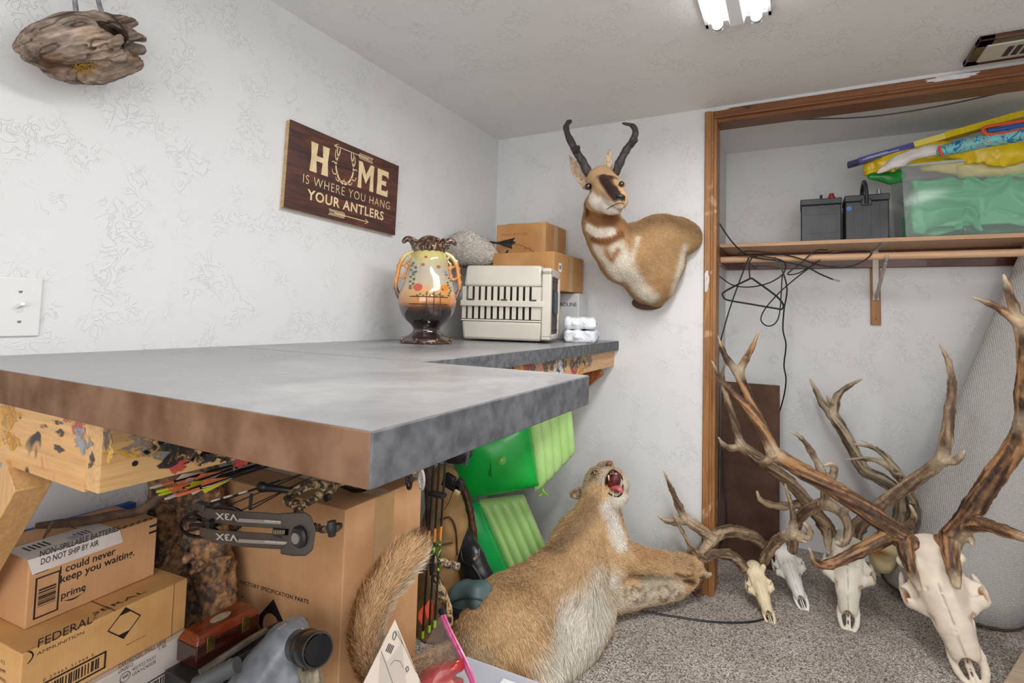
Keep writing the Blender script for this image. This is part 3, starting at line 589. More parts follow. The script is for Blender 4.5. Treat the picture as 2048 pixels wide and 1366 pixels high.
# door end
ex=CL; b=MB()
for (y0_,y1_,z0_,z1_) in ((.0,.03,.02,CH-.02),(CW-.03,CW,.02,CH-.02),(.0,CW,CH-.045,CH-.012),(0,CW,.012,.035)): b.hexa([cp(ex+a_,b_,c) for c in(z0_,z1_) for a_,b_ in((-.01,y0_),(.03,y0_),(.03,y1_),(-.01,y1_))])
b.build('door_surround',BG,PCR,bevel=.006)
b=MB(); 
for k in range(9): yy=.04+k*(CW-.08)/8; b.tube([cp(ex+.022,yy,.035),cp(ex+.022,yy,CH-.045)],.0016,6)
for k in range(6): zz=.05+k*(CH-.11)/5; b.tube([cp(ex+.024,.03,zz),cp(ex+.024,CW-.03,zz)],.0016,6)
b.build('wire_door',mat('dark_wire',(70,68,66),rough=.35,metal=.8),PCR)
MB().hexa([cp(ex+a_,b_,c) for c in(CH*.38,CH*.66) for a_,b_ in((.024,.085),(.038,.085),(.038,.135),(.024,.135))]).build('door_latch',mat('slate_latch',(66,76,88),rough=.45),PCR,bevel=.003)
# cartons behind: middle (lower) and upper
def wallbox(name,label,pl,pr,z,wid,h,m,Lov=None):
    a=P(*pl,'z',z); b_=P(*pr,'z',z); d=b_[:2]-a[:2]; L=np.linalg.norm(d); return Box(name,label,(a[0],a[1],z),math.atan2(d[1],d[0]),Lov or L,wid,h,m)
KB=kraft('kraft_small',(190,142,92))
zlo=ZC+CH+.004
# corner vertical edges: lower box front-right corner at px (1127,500)-(1130,575); upper box corner (1092,440)-(1092,500)
lbx=Box('cardboard_box','lower brown carton behind the carrier with a small white barcode sticker',(.225,-.400,1.337),0,.320,.360,.172,KB)
LB=lbx
lbx.rc('r',[(.05,.085,.034,.040)],mat('white_label',(232,232,236),rough=.5),'sticker'); lbx.rc('r',[(.058+.0034*k,.097,.002,.018) for k in range(6)],INK,'barcode',.0008)
lbx.rc('r',[(.17,.0,.05,.172)],TAPE,'tape',.0006)
ubx=Box('cardboard_box','upper brown carton with red fragile print stacked beside the goose',(.185,-.303,1.511),0,.27,.243,.152,KB)
RI=mat('red_ink',(176,60,40),rough=.7)
for k,t_ in enumerate(('HANDLE WITH CARE','GLASS','FRAGILE')): ubx.print('f',t_,.10,.62-.2*k,.019,m=RI,sx=.8)
ubx.print('f','\u2191\u2191',.55,.1,.03,m=RI)
ubx.rc('r',[(.09,.0,.05,.152)],TAPE,'tape',.0006); ubx.rc('f',[(.25,.0,.02,.152)],TAPE,'tape',.0006); ubx.rc('t',[(0,.10,.27,.05)],TAPE,'tape',.0008)
MB().hexa([ubx.pt(a_,b_,c_) for c_,e_ in((.1525,0),(.158,.01)) for a_,b_ in((.05,.02),(.13,.02+e_),(.13,.12),(.05,.12))]).build('flap',KB,ubx.e,smooth=0)
wb=Box('white_box','small white box printed LINE half hidden behind the wipes',(.36,-.13,ZC),0,.20,.11,.229,mat('white_card',(222,222,222),(212,212,214),9,.5),seam=False)
wb.print('f','TROLINE',.42,.72,.026,bold=.01,w=.105)
# wipes packs
WM=NT('wipe_film'); c0=WM.ramp(WM.noise(14,3,None,.5,1),[(.4,lin((234,236,240))),(.62,lin((214,222,232)))]); WM.set(c0,.22,spec=.6); WM.bump(WM.noise(45,3,None,.5,1.2),.006); WM=WM.m
for k in range(2):
    zz=ZC+.002+k*.058; cx,cy=(.635,-.27) if k==0 else (.625,-.27)
    e=thing('wipes_pack',('upper' if k else 'lower')+' white plastic pack of wipes at the end of the corner worktop','wipes',(cx,cy,zz))
    f=Fld((cx-.1,cy-.13,zz-.01),(cx+.1,cy+.13,zz+.07),.004); f.boxr((cx,cy,zz+.026),(.145,.20,.056),rotm(0,0,.25+.1*k),.02,.01); f.cone((cx+.01,cy-.10,zz+.022),(cx+.02,cy-.08,zz+.022),.012,.02,.01,flat=((0,0,1),.6)); f.disp(lambda p:.004*vnoise(p,45)); v,q=f.mesh(); npobj('pack',v,q,WM,e)
    R=rotm(0,0,.25+.1*k); MB().box(np.array([cx+.073,cy-.02,zz+.028]),(.003,.085,.026),R).build('front_label',mat('wipe_label',(196,214,230),(150,186,214),18,.3),e,bevel=.001)
    MB().box(np.array([cx+.0755,cy-.03,zz+.034]),(.002,.03,.008),R).build('dark_emblem',mat('emblem_dark',(50,56,60)),e,smooth=0)
    MB().box(np.array([cx+.0752,cy+.010,zz+.022]),(.002,.02,.013),R).build('blue_patch',mat('blue_patch',(60,110,170)),e,smooth=0)
# goose
Gc=P(936,497,'y',-.42); zg=ZC+CH; f=Fld((.02,-.62,zg-.01),(.55,-.25,zg+.30),.0045)
def G(px,py,Y,r): p,rr=S(px,py,Y,r); return p,rr
g0,r0=G(905,495,-.46,22); g1,r1=G(933,498,-.44,35); g2,r2=G(962,505,-.40,28); g3,r3=G(985,508,-.37,12)
f.path([g0,g1,g2,g3],[r0,r1,r2,r3],.02); f.disp(lambda p:.0012*vnoise(p,90)); v,q=f.mesh()
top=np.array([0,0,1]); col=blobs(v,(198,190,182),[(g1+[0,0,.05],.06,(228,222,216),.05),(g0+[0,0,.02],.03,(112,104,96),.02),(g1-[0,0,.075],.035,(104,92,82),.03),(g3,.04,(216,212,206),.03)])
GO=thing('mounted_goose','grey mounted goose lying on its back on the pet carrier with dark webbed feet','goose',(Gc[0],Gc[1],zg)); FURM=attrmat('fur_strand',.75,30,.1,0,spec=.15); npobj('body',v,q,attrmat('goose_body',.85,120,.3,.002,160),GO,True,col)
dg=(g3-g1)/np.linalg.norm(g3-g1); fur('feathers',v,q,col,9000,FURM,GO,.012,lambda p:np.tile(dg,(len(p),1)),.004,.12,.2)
LM=mat('dark_goose_leg',(48,42,42),(30,26,28),60,.55,bump=.0006)
def foot(a,b,tips,name):
    e=MB().tube([S(*a)[0],S(*b)[0]],[.0065,.0055],10,3).build('leg',LM,GO); c0=S(*b)[0]; T_=[S(*t_)[0] for t_ in tips]; g=MB()
    for t_ in T_: g.tube([c0,t_],[.005,.002],8)
    for i in range(len(T_)-1): g.add([c0,T_[i],(T_[i]+T_[i+1])/2*.85+c0*.15,T_[i+1],c0+[.0,.002,0],T_[i]+[0,.002,0],(T_[i]+T_[i+1])/2*.85+c0*.15+[0,.002,0],T_[i+1]+[0,.002,0]],[(0,1,2),(0,2,3),(4,6,5),(4,7,6),(1,5,6,2),(2,6,7,3)])
    g.build('webbed_foot',LM,e)
foot((975,484,-.40,1),(995,486,-.40,1),[(1030,476,-.41,1),(1032,485,-.40,1),(1024,497,-.40,1)],'f'); foot((975,526,-.38,1),(1000,522,-.38,1),[(1016,499,-.38,1),(1022,508,-.38,1),(1014,525,-.38,1)],'g')
MB().tube([S(1020,488,-.40,1)[0],S(1045,492,-.39,1)[0],S(1078,509,-.38,1)[0]],.0011,6,5).build('loose_wire',LM,GO)
# ================= VASE =================
vb=P(852,686,'z',ZC); vd=dep(vb); k_=vd/F0; VS=thing('vase','ornate glazed vase with curled handles, painted roses and gilt crown rim','vase',vb)
def vr(py): return P(852,py,'y',vb[1])[2]-ZC
prof=[(48,684),(50,680),(44,674),(31,667),(26,659),(31,650),(42,640),(52,625),(57,606),(56,588),(50,570),(44,552),(40,535),(38,520),(34,510),(30,504)]
vp=[(r_*k_,max(.0,vr(py))) for r_,py in prof]; vp[0]=(vp[0][0],0)
pr=spline(vp,3); t=NT('vase_glaze'); sx_=t.n('SeparateXYZ'); geo=t.n('NewGeometry'); t.l(geo.outputs['Position'],sx_.inputs[0]); zz=t.math('SUBTRACT',sx_.outputs[2],ZC); zz=t.math('DIVIDE',zz,vr(504)); zz=t.math('ADD',zz,t.math('MULTIPLY',t.math('SUBTRACT',t.noise(14,2),.5),.08))
c0=t.ramp(zz,[(0,lin((70,44,34))),(.14,lin((30,16,18))),(.34,lin((20,12,16))),(.40,lin((90,48,22))),(.45,lin((196,128,62))),(.56,lin((210,160,104))),(.64,lin((190,172,148))),(.80,lin((180,172,154))),(.95,lin((200,186,112)))]); t.set(c0,.06,spec=.8,coat=1); VG=t.m
body=MB().lathe(pr,vb,n=48,cap=True).build('body',VG,VS,smooth=60)
tocam=np.array([CAM[0]-vb[0],CAM[1]-vb[1],0]); tocam/=np.linalg.norm(tocam); side=np.cross((0,0,1),tocam)
def vsurf(px,py): # point on vase surface
    h=vr(py); rr=np.interp(h,[p_[1] for p_ in pr],[p_[0] for p_ in pr]); s_=(px-852)*k_; s_=max(-rr*.97,min(rr*.97,s_)); return vb+side*s_+tocam*math.sqrt(rr*rr-s_*s_)+np.array([0,0,h])
def petal(L,m,name): 
    b=MB()
    for (px,py,r_) in L:
        n=9; c_=vsurf(px,py)+tocam*.0015; q=[vsurf(px+r_*math.cos(2*math.pi*i/n),py+r_*.8*math.sin(2*math.pi*i/n))+tocam*.0012 for i in range(n)]; b.add([c_]+q,[(0,(i+1)%n+1,i+1) for i in range(n)])
    b.build(name,m,body,smooth=0)
gl=lambda n_,c_:mat(n_,c_,tuple(max(0,x-24) for x in c_),300,.1,coat=.8)
petal([(833,577,9),(834,579,6)],gl('rose_red',(206,96,84)),'painted_rose'); petal([(883,577,8)],gl('flower_orange',(226,144,52)),'painted_flower'); petal([(880,580,2.2)],gl('flower_eye',(90,60,40)),'painted_flower')
petal([(823+random.uniform(-6,9),530+k*4.5,2.8) for k in range(12)]+[(895+random.uniform(-6,2),556+k*5,2.4) for k in range(8)]+[(850+6*k,590+(k%2)*3,2.4) for k in range(-3,6)],gl('leaf_green',(92,118,58)),'painted_leaf')
petal([(826,538,3.2),(822,548,3),(829,547,2.6),(887,550,3),(885,545,2)],gl('petal_blue',(124,130,170)),'painted_flower'); petal([(841,533,3.6),(871,536,4),(846,518,3)],gl('petal_rust',(190,104,62)),'painted_flower')
b=MB()
for x_ in (850,864,876): b.tube([vsurf(x_,585)+tocam*.001,vsurf(x_,610)+tocam*.001,vsurf(x_,632)+tocam*.001],.0022,6,2)
for y_ in (595,609): b.tube([vsurf(x_,y_)+tocam*.001 for x_ in range(818,896,8)],.0018,6)
b.build('painted_lattice',gl('lattice_brown',(92,54,28)),body)
BZ=NT('bronze_glaze'); BZ.set(BZ.ramp(BZ.noise(90,3),[(.4,lin((44,26,22))),(.6,lin((112,74,46))),(.72,lin((206,160,110)))]),.15,.35,1); BZ.bump(BZ.noise(90,3),.003); BZ=BZ.m
# scalloped foot and crown rim
b=MB(); b.lathe([(46*k_,0),(52*k_,.004),(50*k_,.010),(40*k_,.020),(29*k_,.036),(27*k_,.040)],vb,n=56,sq=lambda th:1+.05*math.sin(th*9)+.03*math.sin(th*23)); b.build('foot',BZ,VS,smooth=80)
for k in range(8):
    a=2*math.pi*k/8+.3; d_=np.array([math.cos(a),math.sin(a),0]); MB().tube([vb+d_*44*k_+[0,0,.006],vb+d_*52*k_+[0,0,.012],vb+d_*50*k_+[0,0,.02]],[.007,.006,.003],8,3).build('foot_scroll',BZ,VS)
f=Fld(vb+[-.09,-.09,vr(515)-0],vb+[.09,.09,vr(470)],.0022); n=14
f.cone(vb+[0,0,vr(508)],vb+[0,0,vr(500)],28*k_,30*k_,.004)
for k in range(n):
    a=2*math.pi*k/n; d_=np.array([math.cos(a),math.sin(a),0]); hh_=.012*math.cos(a*3+.6)
    f.path([vb+d_*26*k_+[0,0,vr(508)],vb+d_*29*k_+[0,0,vr(495)+hh_],vb+d_*33*k_+[0,0,vr(487)+hh_],vb+d_*40*k_+[0,0,vr(488)+hh_]],[.008,.007,.006,.004],.004,3)
for s_ in(-1,1): f.path([vb+side*s_*26*k_+[0,0,vr(502)],vb+side*s_*34*k_+[0,0,vr(484)],vb+side*s_*44*k_+[0,0,vr(480)],vb+side*s_*51*k_+[0,0,vr(486)]],[.013,.012,.009,.008],.006,3)
v,q=f.mesh(0); npobj('crown_rim',v,q,BZ,VS)
HM=NT('handle_glaze'); HM.l(geo.outputs[0],HM.b.inputs['Normal']) if 0 else None; sx2=HM.n('SeparateXYZ'); g2_=HM.n('NewGeometry'); HM.l(g2_.outputs['Position'],sx2.inputs[0]); z2=HM.math('DIVIDE',HM.math('SUBTRACT',sx2.outputs[2],ZC),vr(504)); HM.set(HM.ramp(z2,[(.4,lin((60,34,24))),(.58,lin((96,56,32))),(.66,lin((214,134,44))),(.86,lin((200,130,50))),(.95,lin((222,206,140)))]),.1,0,1); HM=HM.m
for s_ in(-1,1):
    f=Fld(vb+[-.13,-.13,vr(612)],vb+[.13,.13,vr(498)],.0022)
    def hp(dx,py): return vb+side*s_*dx*k_+[0,0,vr(py)]+tocam*.004
    f.path([hp(32,505),hp(46,513),hp(56,530),hp(60,550),hp(63,570),hp(61,585),hp(57,598)],[.006,.007,.008,.007,.006,.006,.004],.003,4)
    f.path([hp(54,530),hp(44,536),hp(43,545),hp(47,551)],[.004]*4,.003,3); f.path([hp(40,512),hp(36,520),hp(44,528),hp(40,536)],[.004]*4,.003,3)
    f.path([hp(60,552),hp(50,558),hp(44,552)],[.004]*3,.003,3); f.path([hp(62,575),hp(56,590),hp(53,600)],[.004]*3,.003,3); 
    for py in(520,535,548,562,578): f.ell(hp(np.interp(py,[505,530,570,598],[50,60,66,62]),py),.0055,k=.003)
    v,q=f.mesh(0); npobj('handle',v,q,HM,VS)

ow=P(1243,1058,'y',-.004); OE=thing('wall_outlet','white outlet plate low on the back wall just right of the lion neck','outlet',(ow[0]-.025,0,ow[2])); MB().bb((ow[0]-.06,-.007,ow[2]-.057),(ow[0]+.012,-.0005,ow[2]+.057)).build('plate',pw,OE,bevel=.002)
for dz in(-.02,.02): MB().bb((ow[0]-.04,-.0085,ow[2]+dz-.013),(ow[0]-.008,-.0068,ow[2]+dz+.013)).build('socket',pw,OE,bevel=.001)
# ================= PRONGHORN SHOULDER MOUNT =================
def fld_from(nodes,h,pad=.06):
    c=np.array([n[0] for n in nodes]); r=max(n[1] for n in nodes); return Fld(c.min(0)-r-pad,c.max(0)+r+pad,h)
PH=thing('pronghorn_mount','pronghorn shoulder mount with black hooked horns on the white wall','taxidermy mount',Q(1310,520,0))
N={ 'sh':S(1318,478,-.10,44),'rump':S(1360,474,-.045,36),'mid':S(1268,510,-.15,58),'low':S(1302,556,-.09,48),'bot':S(1312,594,-.07,20),'br':S(1245,520,-.19,42),'nb':S(1222,482,-.26,42),'nm':S(1204,448,-.31,36),'nt':S(1198,412,-.33,30),'ed':S(1374,476,-.03,28),'lo2':S(1328,525,-.08,38)}
f=Fld(Q(1290,500,-.15)+[-.40,-.42,-.38],Q(1290,500,-.15)+[.34,.15,.34],.006)
f.path([N['rump'],N['sh'],N['mid']] and [N['rump'][0],N['sh'][0],N['mid'][0]],[N['rump'][1],N['sh'][1],N['mid'][1]],.03)
f.path([N[k][0] for k in('lo2','low','bot')],[N[k][1] for k in('lo2','low','bot')],.04); f.path([N[k][0] for k in('mid','br','nb','nm','nt')],[N[k][1] for k in('mid','br','nb','nm','nt')],.04)
f.cone(N['mid'][0],N['low'][0],N['mid'][1],N['low'][1],.03); f.cone(N['sh'][0],N['lo2'][0],N['sh'][1],N['lo2'][1],.04)
f.cone(N['ed'][0],N['rump'][0],N['ed'][1],N['rump'][1],.03)
f.boxr((Q(1300,500,0)[0],.10,1.4),(1.2,.192,1.6),rd=.001,k=.008,sub=True)
f.disp(lambda p:.002*vnoise(p,18)); v,q=f.mesh()
v[:,1]=np.minimum(v[:,1],-.001)
TAN=(184,148,106); CRM=(232,222,204); BRN=(120,78,46)
W_=lambda x,y,Y:Q(x,y,Y)
sl=lambda *p:SL(v,*p)
col=blobs(v,TAN,[(sl((1262,452),(1300,440),(1340,438),(1390,460)),.035,(146,116,82),.03),(sl((1250,445),(1240,455)),.02,(170,120,78),.02),
 (sl((1372,500),(1360,545),(1348,590)),.022,CRM,.022),(sl((1235,500),(1250,535),(1275,575),(1300,600)),.040,CRM,.022),(sl((1262,520),(1276,475)),.008,CRM,.012),(sl((1192,500),(1210,525),(1235,560)),.028,CRM,.018),
 (sl((1242,468),(1215,482),(1182,480)),.018,(134,88,54),.010),(sl((1222,462),(1195,466),(1172,455)),.020,CRM,.009),(sl((1172,425),(1195,440),(1222,440),(1235,432)),.026,(130,86,54),.012),(sl((1168,405),(1172,425)),.014,(64,40,30),.010),
 (sl((1235,500),(1222,520),(1212,505)),.012,(180,130,86),.012),(sl((1318,560),(1338,590),(1330,608)),.015,(180,136,92),.015),(sl((1290,610),(1300,615)),.012,(200,160,110),.01)])
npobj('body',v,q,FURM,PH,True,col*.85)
ax_=[N[k][0] for k in('nt','nm','nb','br','mid','low','bot')]; 
def flow(pts):
    pts=np.array(pts); seg=pts[1:]-pts[:-1]; mid=(pts[1:]+pts[:-1])/2
    def fn(p):
        d=np.linalg.norm(p[:,None]-mid[None],axis=2); w=1/(d**3+1e-5); g=(w[:,:,None]*seg[None]/np.linalg.norm(seg,axis=1)[None,:,None]).sum(1); return g/np.linalg.norm(g,axis=1)[:,None]
    return fn
back=lambda p:np.tile(np.array([.75,.5,-.45])/1.0,(len(p),1))
def dirp(p): a=flow(ax_)(p); w=np.clip((p[:,0]-W_(1240,500,-.2)[0])/.15,0,1)[:,None]; return a*(1-w)+back(p)*w
vis=lambda p,n:(n@(-FW)>-.35).astype(float)+.05
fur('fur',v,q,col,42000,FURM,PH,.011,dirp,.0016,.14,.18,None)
# head: axis poll -> muzzle toward viewer right
hp,hr=S(1203,362,-.36,30); mz,mr=S(1240,403,-.475,15.5); br_,brr=S(1216,376,-.405,29); jw,jr=S(1205,402,-.385,25); ch,chr_=S(1233,418,-.45,11); nb2,_=S(1226,385,-.445,1)
ht=np.array([mz-hp])[0]; ht/=np.linalg.norm(ht)
f=Fld(hp+[-.12,-.22,-.17],hp+[.18,.12,.12],.0032)
f.path([hp,br_,nb2*.5+mz*.5,mz],[hr,brr*.92,mr*1.25,mr],.02); f.path([N['nt'][0],jw,S(1222,412,-.43,1)[0],ch],[N['nt'][1],jr,chr_*1.5,chr_],.02)
f.path([jw,br_],[jr*.8,brr*.8],.02)
sr=np.cross(ht,(0,0,1)); sr/=np.linalg.norm(sr)
hu=np.cross(sr,ht); 
for e_ in((1172,373,-.40),(1243,369,-.40)): f.ell(S(*e_,1)[0],(.017,.017,.014),k=.008); 
v,q=f.mesh(); v=v[:]; 
sl=lambda *p:SL(v,*p)
col=blobs(v,(200,164,124),[(sl((1178,392),(1190,412),(1205,422),(1222,426)),.030,(234,224,210),.010),(sl((1198,398),(1212,408),(1226,414)),.016,(234,224,210),.008),(sl((1203,350),(1210,362),(1220,378),(1232,392)),.023,(58,42,38),.008),(sl((1222,352),(1226,366),(1234,384)),.014,(58,42,38),.008),(sl((1192,349),(1206,350),(1224,350),(1236,352)),.013,(70,50,42),.008),
 (sl((1240,393),(1246,398)),.012,(52,44,44),.005),(sl((1188,380),(1187,366),(1185,354)),.010,(214,172,128),.006),(sl((1238,362),(1240,378)),.005,(208,160,116),.005),(sl((1176,373),(1176,373.5)),.018,(46,32,28),.005),(sl((1244,368),(1244,368.5)),.010,(50,36,32),.005),(sl((1166,388),(1164,402)),.010,(170,116,74),.01),(sl((1232,420),(1244,418)),.012,(238,234,228),.005)])
hd=npobj('head',v,q,FURM,PH,True,col*.9)
fur('face_fur',v,q,col,9000,FURM,PH,.007,lambda p:np.tile(-ht,(len(p),1)),.0014,.10,.2)
EYE=mat('glass_eye',(18,12,12),rough=.03,coat=1); NOSE=mat('black_nose',(40,36,40),rough=.3,bump=.001,bscale=200)
HV=v
for e_,r_ in(((1176,373),.0155),((1243,368),.012)): MB().ball(surf(v,*e_,off=-.006),r_,16).build('eye',EYE,PH)
MB().ball(surf(v,1241,393,off=-.006),(.021,.013,.011),14,rotm(0,.2,.5)).build('nose',NOSE,PH)
for a in((1236,393),(1246,393)): MB().ball(surf(v,*a,off=.004),(.0045,.004,.005),8).build('nostril',mat('nostril_black',(8,6,6)),PH)
MB().tube([surf(v,1214,418,.001),surf(v,1226,411,.001),surf(v,1238,406,.001),surf(v,1249,407,.001)],.0016,6,4).build('mouth_line',NOSE,PH)
# ears
def ear(base,tip,w,nrm,name='ear'):
    b=MB(); base=np.array(base);tip=np.array(tip); d=tip-base; L=np.linalg.norm(d); d/=L; n=np.array(nrm,float); n-=d*(n@d); n/=np.linalg.norm(n); s=np.cross(d,n)
    def fn(u,vv):
        w_=w*math.sin(math.pi*min(1,(u*.86+.14)))**.8*(1-.15*u); a=(vv-.5)*2; return base+d*L*u+s*a*w_-n*(1-a*a)*w_*.8*(1-u*.6)
    b.sheet(fn,12,8); o=b.build(name,EAR,PH); m=o.modifiers.new('s','SOLIDIFY'); m.thickness=.004; return o
EAR=mat('ear_fur',(224,208,184),(186,150,114),60,.9,bump=.001)
ear(S(1168,368,-.36,1)[0],S(1139,311,-.33,1)[0],.026,S(1150,340,-.6,1)[0]-S(1150,340,-.3,1)[0]); ear(S(1216,345,-.33,1)[0],S(1220,299,-.30,1)[0],.022,S(1240,340,-.6,1)[0]-S(1180,340,-.3,1)[0])
# horns
HB=NT('black_horn'); n=HB.noise(2,5,HB.co((60,60,12)),.6,1); HB.set(HB.ramp(n,[(.3,lin((34,30,30))),(.7,lin((78,70,66)))]),.5,spec=.5); HB.bump(n,.004); HB=HB.m
def horn(pts,rad,prong):
    L=[S(x,y,Y,1)[0] for x,y,Y in pts]; R_=[S(x,y,Y,r)[1] for (x,y,Y),r in zip(pts,rad)]; f=Fld(np.min(L,0)-.06,np.max(L,0)+.06,.0026); f.path(L,R_,.006,5)
    pp=[S(x,y,Y,r) for x,y,Y,r in prong]; f.path([p[0] for p in pp],[p[1] for p in pp],.008,3); f.disp(lambda p:.0016*vnoise(p*np.array([1,1,.25]),120)+.002*vnoise(p,50),.02); v,q=f.mesh(0); npobj('horn',v,q,HB,PH)
horn([(1178,348,-.37),(1164,322,-.39),(1149,297,-.40),(1137,274,-.41),(1132,255,-.41),(1136,245,-.40),(1142,243,-.39)],[8.5,8,7,6,5,4,2],[(1150,302,-.41,6),(1155,297,-.43,5),(1157,292,-.45,2)])
horn([(1232,345,-.37),(1240,324,-.38),(1253,300,-.38),(1265,282,-.38),(1271,265,-.38),(1266,252,-.38),(1246,247,-.38)],[8,8,7.5,6.5,5.5,4.5,1.5],[(1262,290,-.38,6),(1270,283,-.40,4),(1274,279,-.41,1.5)])
MB().prism([(1.0*math.cos(a),1.0*math.sin(a)) for a in [2*math.pi*i/20 for i in range(20)]],Q(1296,606,-.02),np.array([.075,0,0.]),np.array([0,0,.035]),.018).build('mount_board',mat('mount_wood',(92,60,40),(70,44,28),10,.5),PH)
# ================= CLOSET =================
SZ=None; SY0=.40
pL=Q(1464,497,SY0); pR=Q(2048,471,SY0); zb_=(pL[2]+pR[2])/2
SHW=wood('shelf_maple',(214,172,132),(196,150,110),0,5,.45); RDW=wood('rod_wood',(226,186,148),(206,160,122),0,5,.5); CLW=wood('dark_cleat',(110,52,30),(70,30,18),0,6,.45,coat=.3)
zs=zb_; SH=thing('closet_shelf','pale wooden closet shelf board holding batteries and a tote','shelf',(2.2,.58,zs)); MB().bb((TX+.008,SY0,zs),(XR-.01,D-.001,zs+.019)).build('board',SHW,SH,bevel=.0015); ST=zs+.0195
cl=MB().bb((TX+.008,D-.02,zs-.09),(XR-.01,D-.0005,zs-.001)).build('wall_cleat',CLW,bevel=.002); tag(cl,'dark red-brown wooden cleat along the closet wall under the shelf','timber')
cl=MB().bb((TX+.006,.20,zs-.09),(TX+.024,D-.021,zs-.001)).build('wall_cleat',CLW,bevel=.002); tag(cl,'short dark wooden cleat on the closet side wall under the shelf','timber')
ra=P(1443,526,'x',TX+.03); ry=.37; ra=Q(1443,527,ry); rb=Q(2031,497,ry); rz=(ra[2]+rb[2])/2
RD=thing('closet_rod','pale wooden round closet rod below the shelf','rod',(2,ry,rz)); MB().tube([(TX+.012,ry,rz),(XR-.01,ry,rz)],.0165,16).build('rod',RDW,RD); MB().lathe([(.028,0),(.028,.012),(.022,.016)],(TX+.0065,ry,rz),(1,0,0),20).build('socket',mat('white_socket',(214,208,200),rough=.4),RD)
# bracket
bxp=Q(1752,650,D-.02)[0]; BK=thing('shelf_bracket','grey metal shelf and rod bracket on a wooden strip','bracket',(bxp,D-.02,zs-.2)); zt_=zs-.09; zbm=Q(1752,650,D-.02)[2]
MB().bb((bxp-.022,D-.020,zbm),(bxp+.022,D-.0005,zt_-.001)).build('wood_strip',wood('strip_wood',(178,124,72),(150,98,54),2,7,.5),BK,bevel=.002)
MT=mat('bracket_metal',(196,190,180),(170,164,156),12,.4,metal=.25); b=MB(); zbr=Q(1752,597,D-.03)[2]
b.bb((bxp-.014,D-.026,zbr-.01),(bxp+.014,D-.0205,zs-.001)); b.beam((bxp,D-.028,zbr),(bxp,ry+.01,rz-.025),.022,.012,(1,0,0)); b.bb((bxp-.011,SY0+.01,zs-.004),(bxp+.011,D-.02,zs-.0008)); b.build('metal_arm',MT,BK,bevel=.002)
MB().tube([(bxp,ry+.024*math.cos(a),rz+.022*math.sin(a)-.001) for a in np.linspace(math.pi*.05,-math.pi*1.05,10)],.006,8).build('rod_hook',MT,BK)
for z_ in(zbm+.03,zbr-.002): MB().lathe([(.004,0),(.004,.001)],(bxp,D-.0205 if z_<zbr-.02 else D-.0265,z_),(0,-1,0),10).build('screw',scw,BK)
# batteries
BB=mat('black_battery_plastic',(44,46,52),(60,62,70),12,.42,bump=.0004)
def battery(pl,pr_,pt,name_,label,Y,handle):
    a=Q(*pl,Y);b_=Q(*pr_,Y); t_=Q(*pt,Y); Lx=b_[0]-a[0]; Hh=t_[2]-ST; e=thing('car_battery',label,'battery',(a[0]+Lx/2,Y+.08,ST),'batteries on the closet shelf'); W__=.17
    MB().bb((a[0],Y,ST+.0005),(b_[0],Y+W__,ST+Hh*.86)).build('case',BB,e,bevel=.005); MB().bb((a[0]-.003,Y-.004,ST+Hh*.86),(b_[0]+.003,Y+W__+.004,ST+Hh)).build('lid',BB,e,bevel=.004)
    return e,a[0],b_[0],Hh,W__
e,x0,x1,Hh,W__=battery((1602,484),(1683,480),(1602,400),'','black battery with a red terminal cap on the closet shelf',.46,0)
b=MB(); w_=x1-x0
for q_ in(((x0+.018,.2),(x1-.018,.21)),((x0+.018,.63),(x1-.018,.64)),((x0+.018,.2),(x0+.021,.64)),((x1-.021,.2),(x1-.018,.64))): b.bb((q_[0][0],.458,ST+Hh*q_[0][1]),(q_[1][0],.461,ST+Hh*q_[1][1]))
b.build('raised_border',BB,e,smooth=0)
for k in range(10): MB().bb((x0+.01+k*(w_-.02)/10,.453,ST+Hh*.88),(x0+.01+(k+.6)*(w_-.02)/10,.4565,ST+Hh*.97)).build('lid_rib',BB,e,smooth=0)
p=Q(1663,385,.52); MB().lathe([(.016,0),(.016,.018),(.012,.022),(.011,.034),(.006,.036)],(p[0],.52,ST+Hh),(0,0,1),18).build('terminal_cap',mat('red_cap',(176,26,30),rough=.35),e); p=Q(1642,385,.54); MB().tube([(p[0],.54,ST+Hh),(p[0],.535,ST+Hh+.035)],.006,8).build('terminal_post',BB,e)
e,x0,x1,Hh,W__=battery((1691,481),(1779,474),(1691,392),'','black battery with a strap handle and round blue sticker',.455,1)
b=MB(); w_=x1-x0
for k in range(1,5): b.bb((x0+w_*k/5-.001,.4525,ST+.01),(x0+w_*k/5+.001,.456,ST+Hh*.8))
b.build('case_rib',BB,e,smooth=0); p=Q(1698,417,.453); MB().lathe([(.011,0),(.011,.0008)],(p[0],.4545,p[2]),(0,-1,0),20).build('blue_sticker',mat('blue_sticker',(40,120,200),rough=.3),e)
xm=Q(1733,400,.45)[0]; MB().tube([(xm,.449,ST+Hh*.80),(xm,.447,ST+Hh*1.02),(xm-.004,.45,ST+Hh*1.2),(xm-.006,.50,ST+Hh*1.32),(xm-.008,.55,ST+Hh*1.2),(xm-.008,.57,ST+Hh)],.009,8,4,flat=1.4).build('handle',BB,e)
MB().bb((xm-.022,.447,ST+Hh*.76),(xm+.022,.4545,ST+Hh*.90)).build('handle_clip',BB,e,bevel=.003); p=Q(1758,385,.5); MB().lathe([(.016,0),(.014,.006),(.010,.008),(.009,.032)],(p[0],.5,ST+Hh),(0,0,1),16).build('terminal_post',mat('lead_grey',(170,166,170),rough=.35,metal=.7),e)
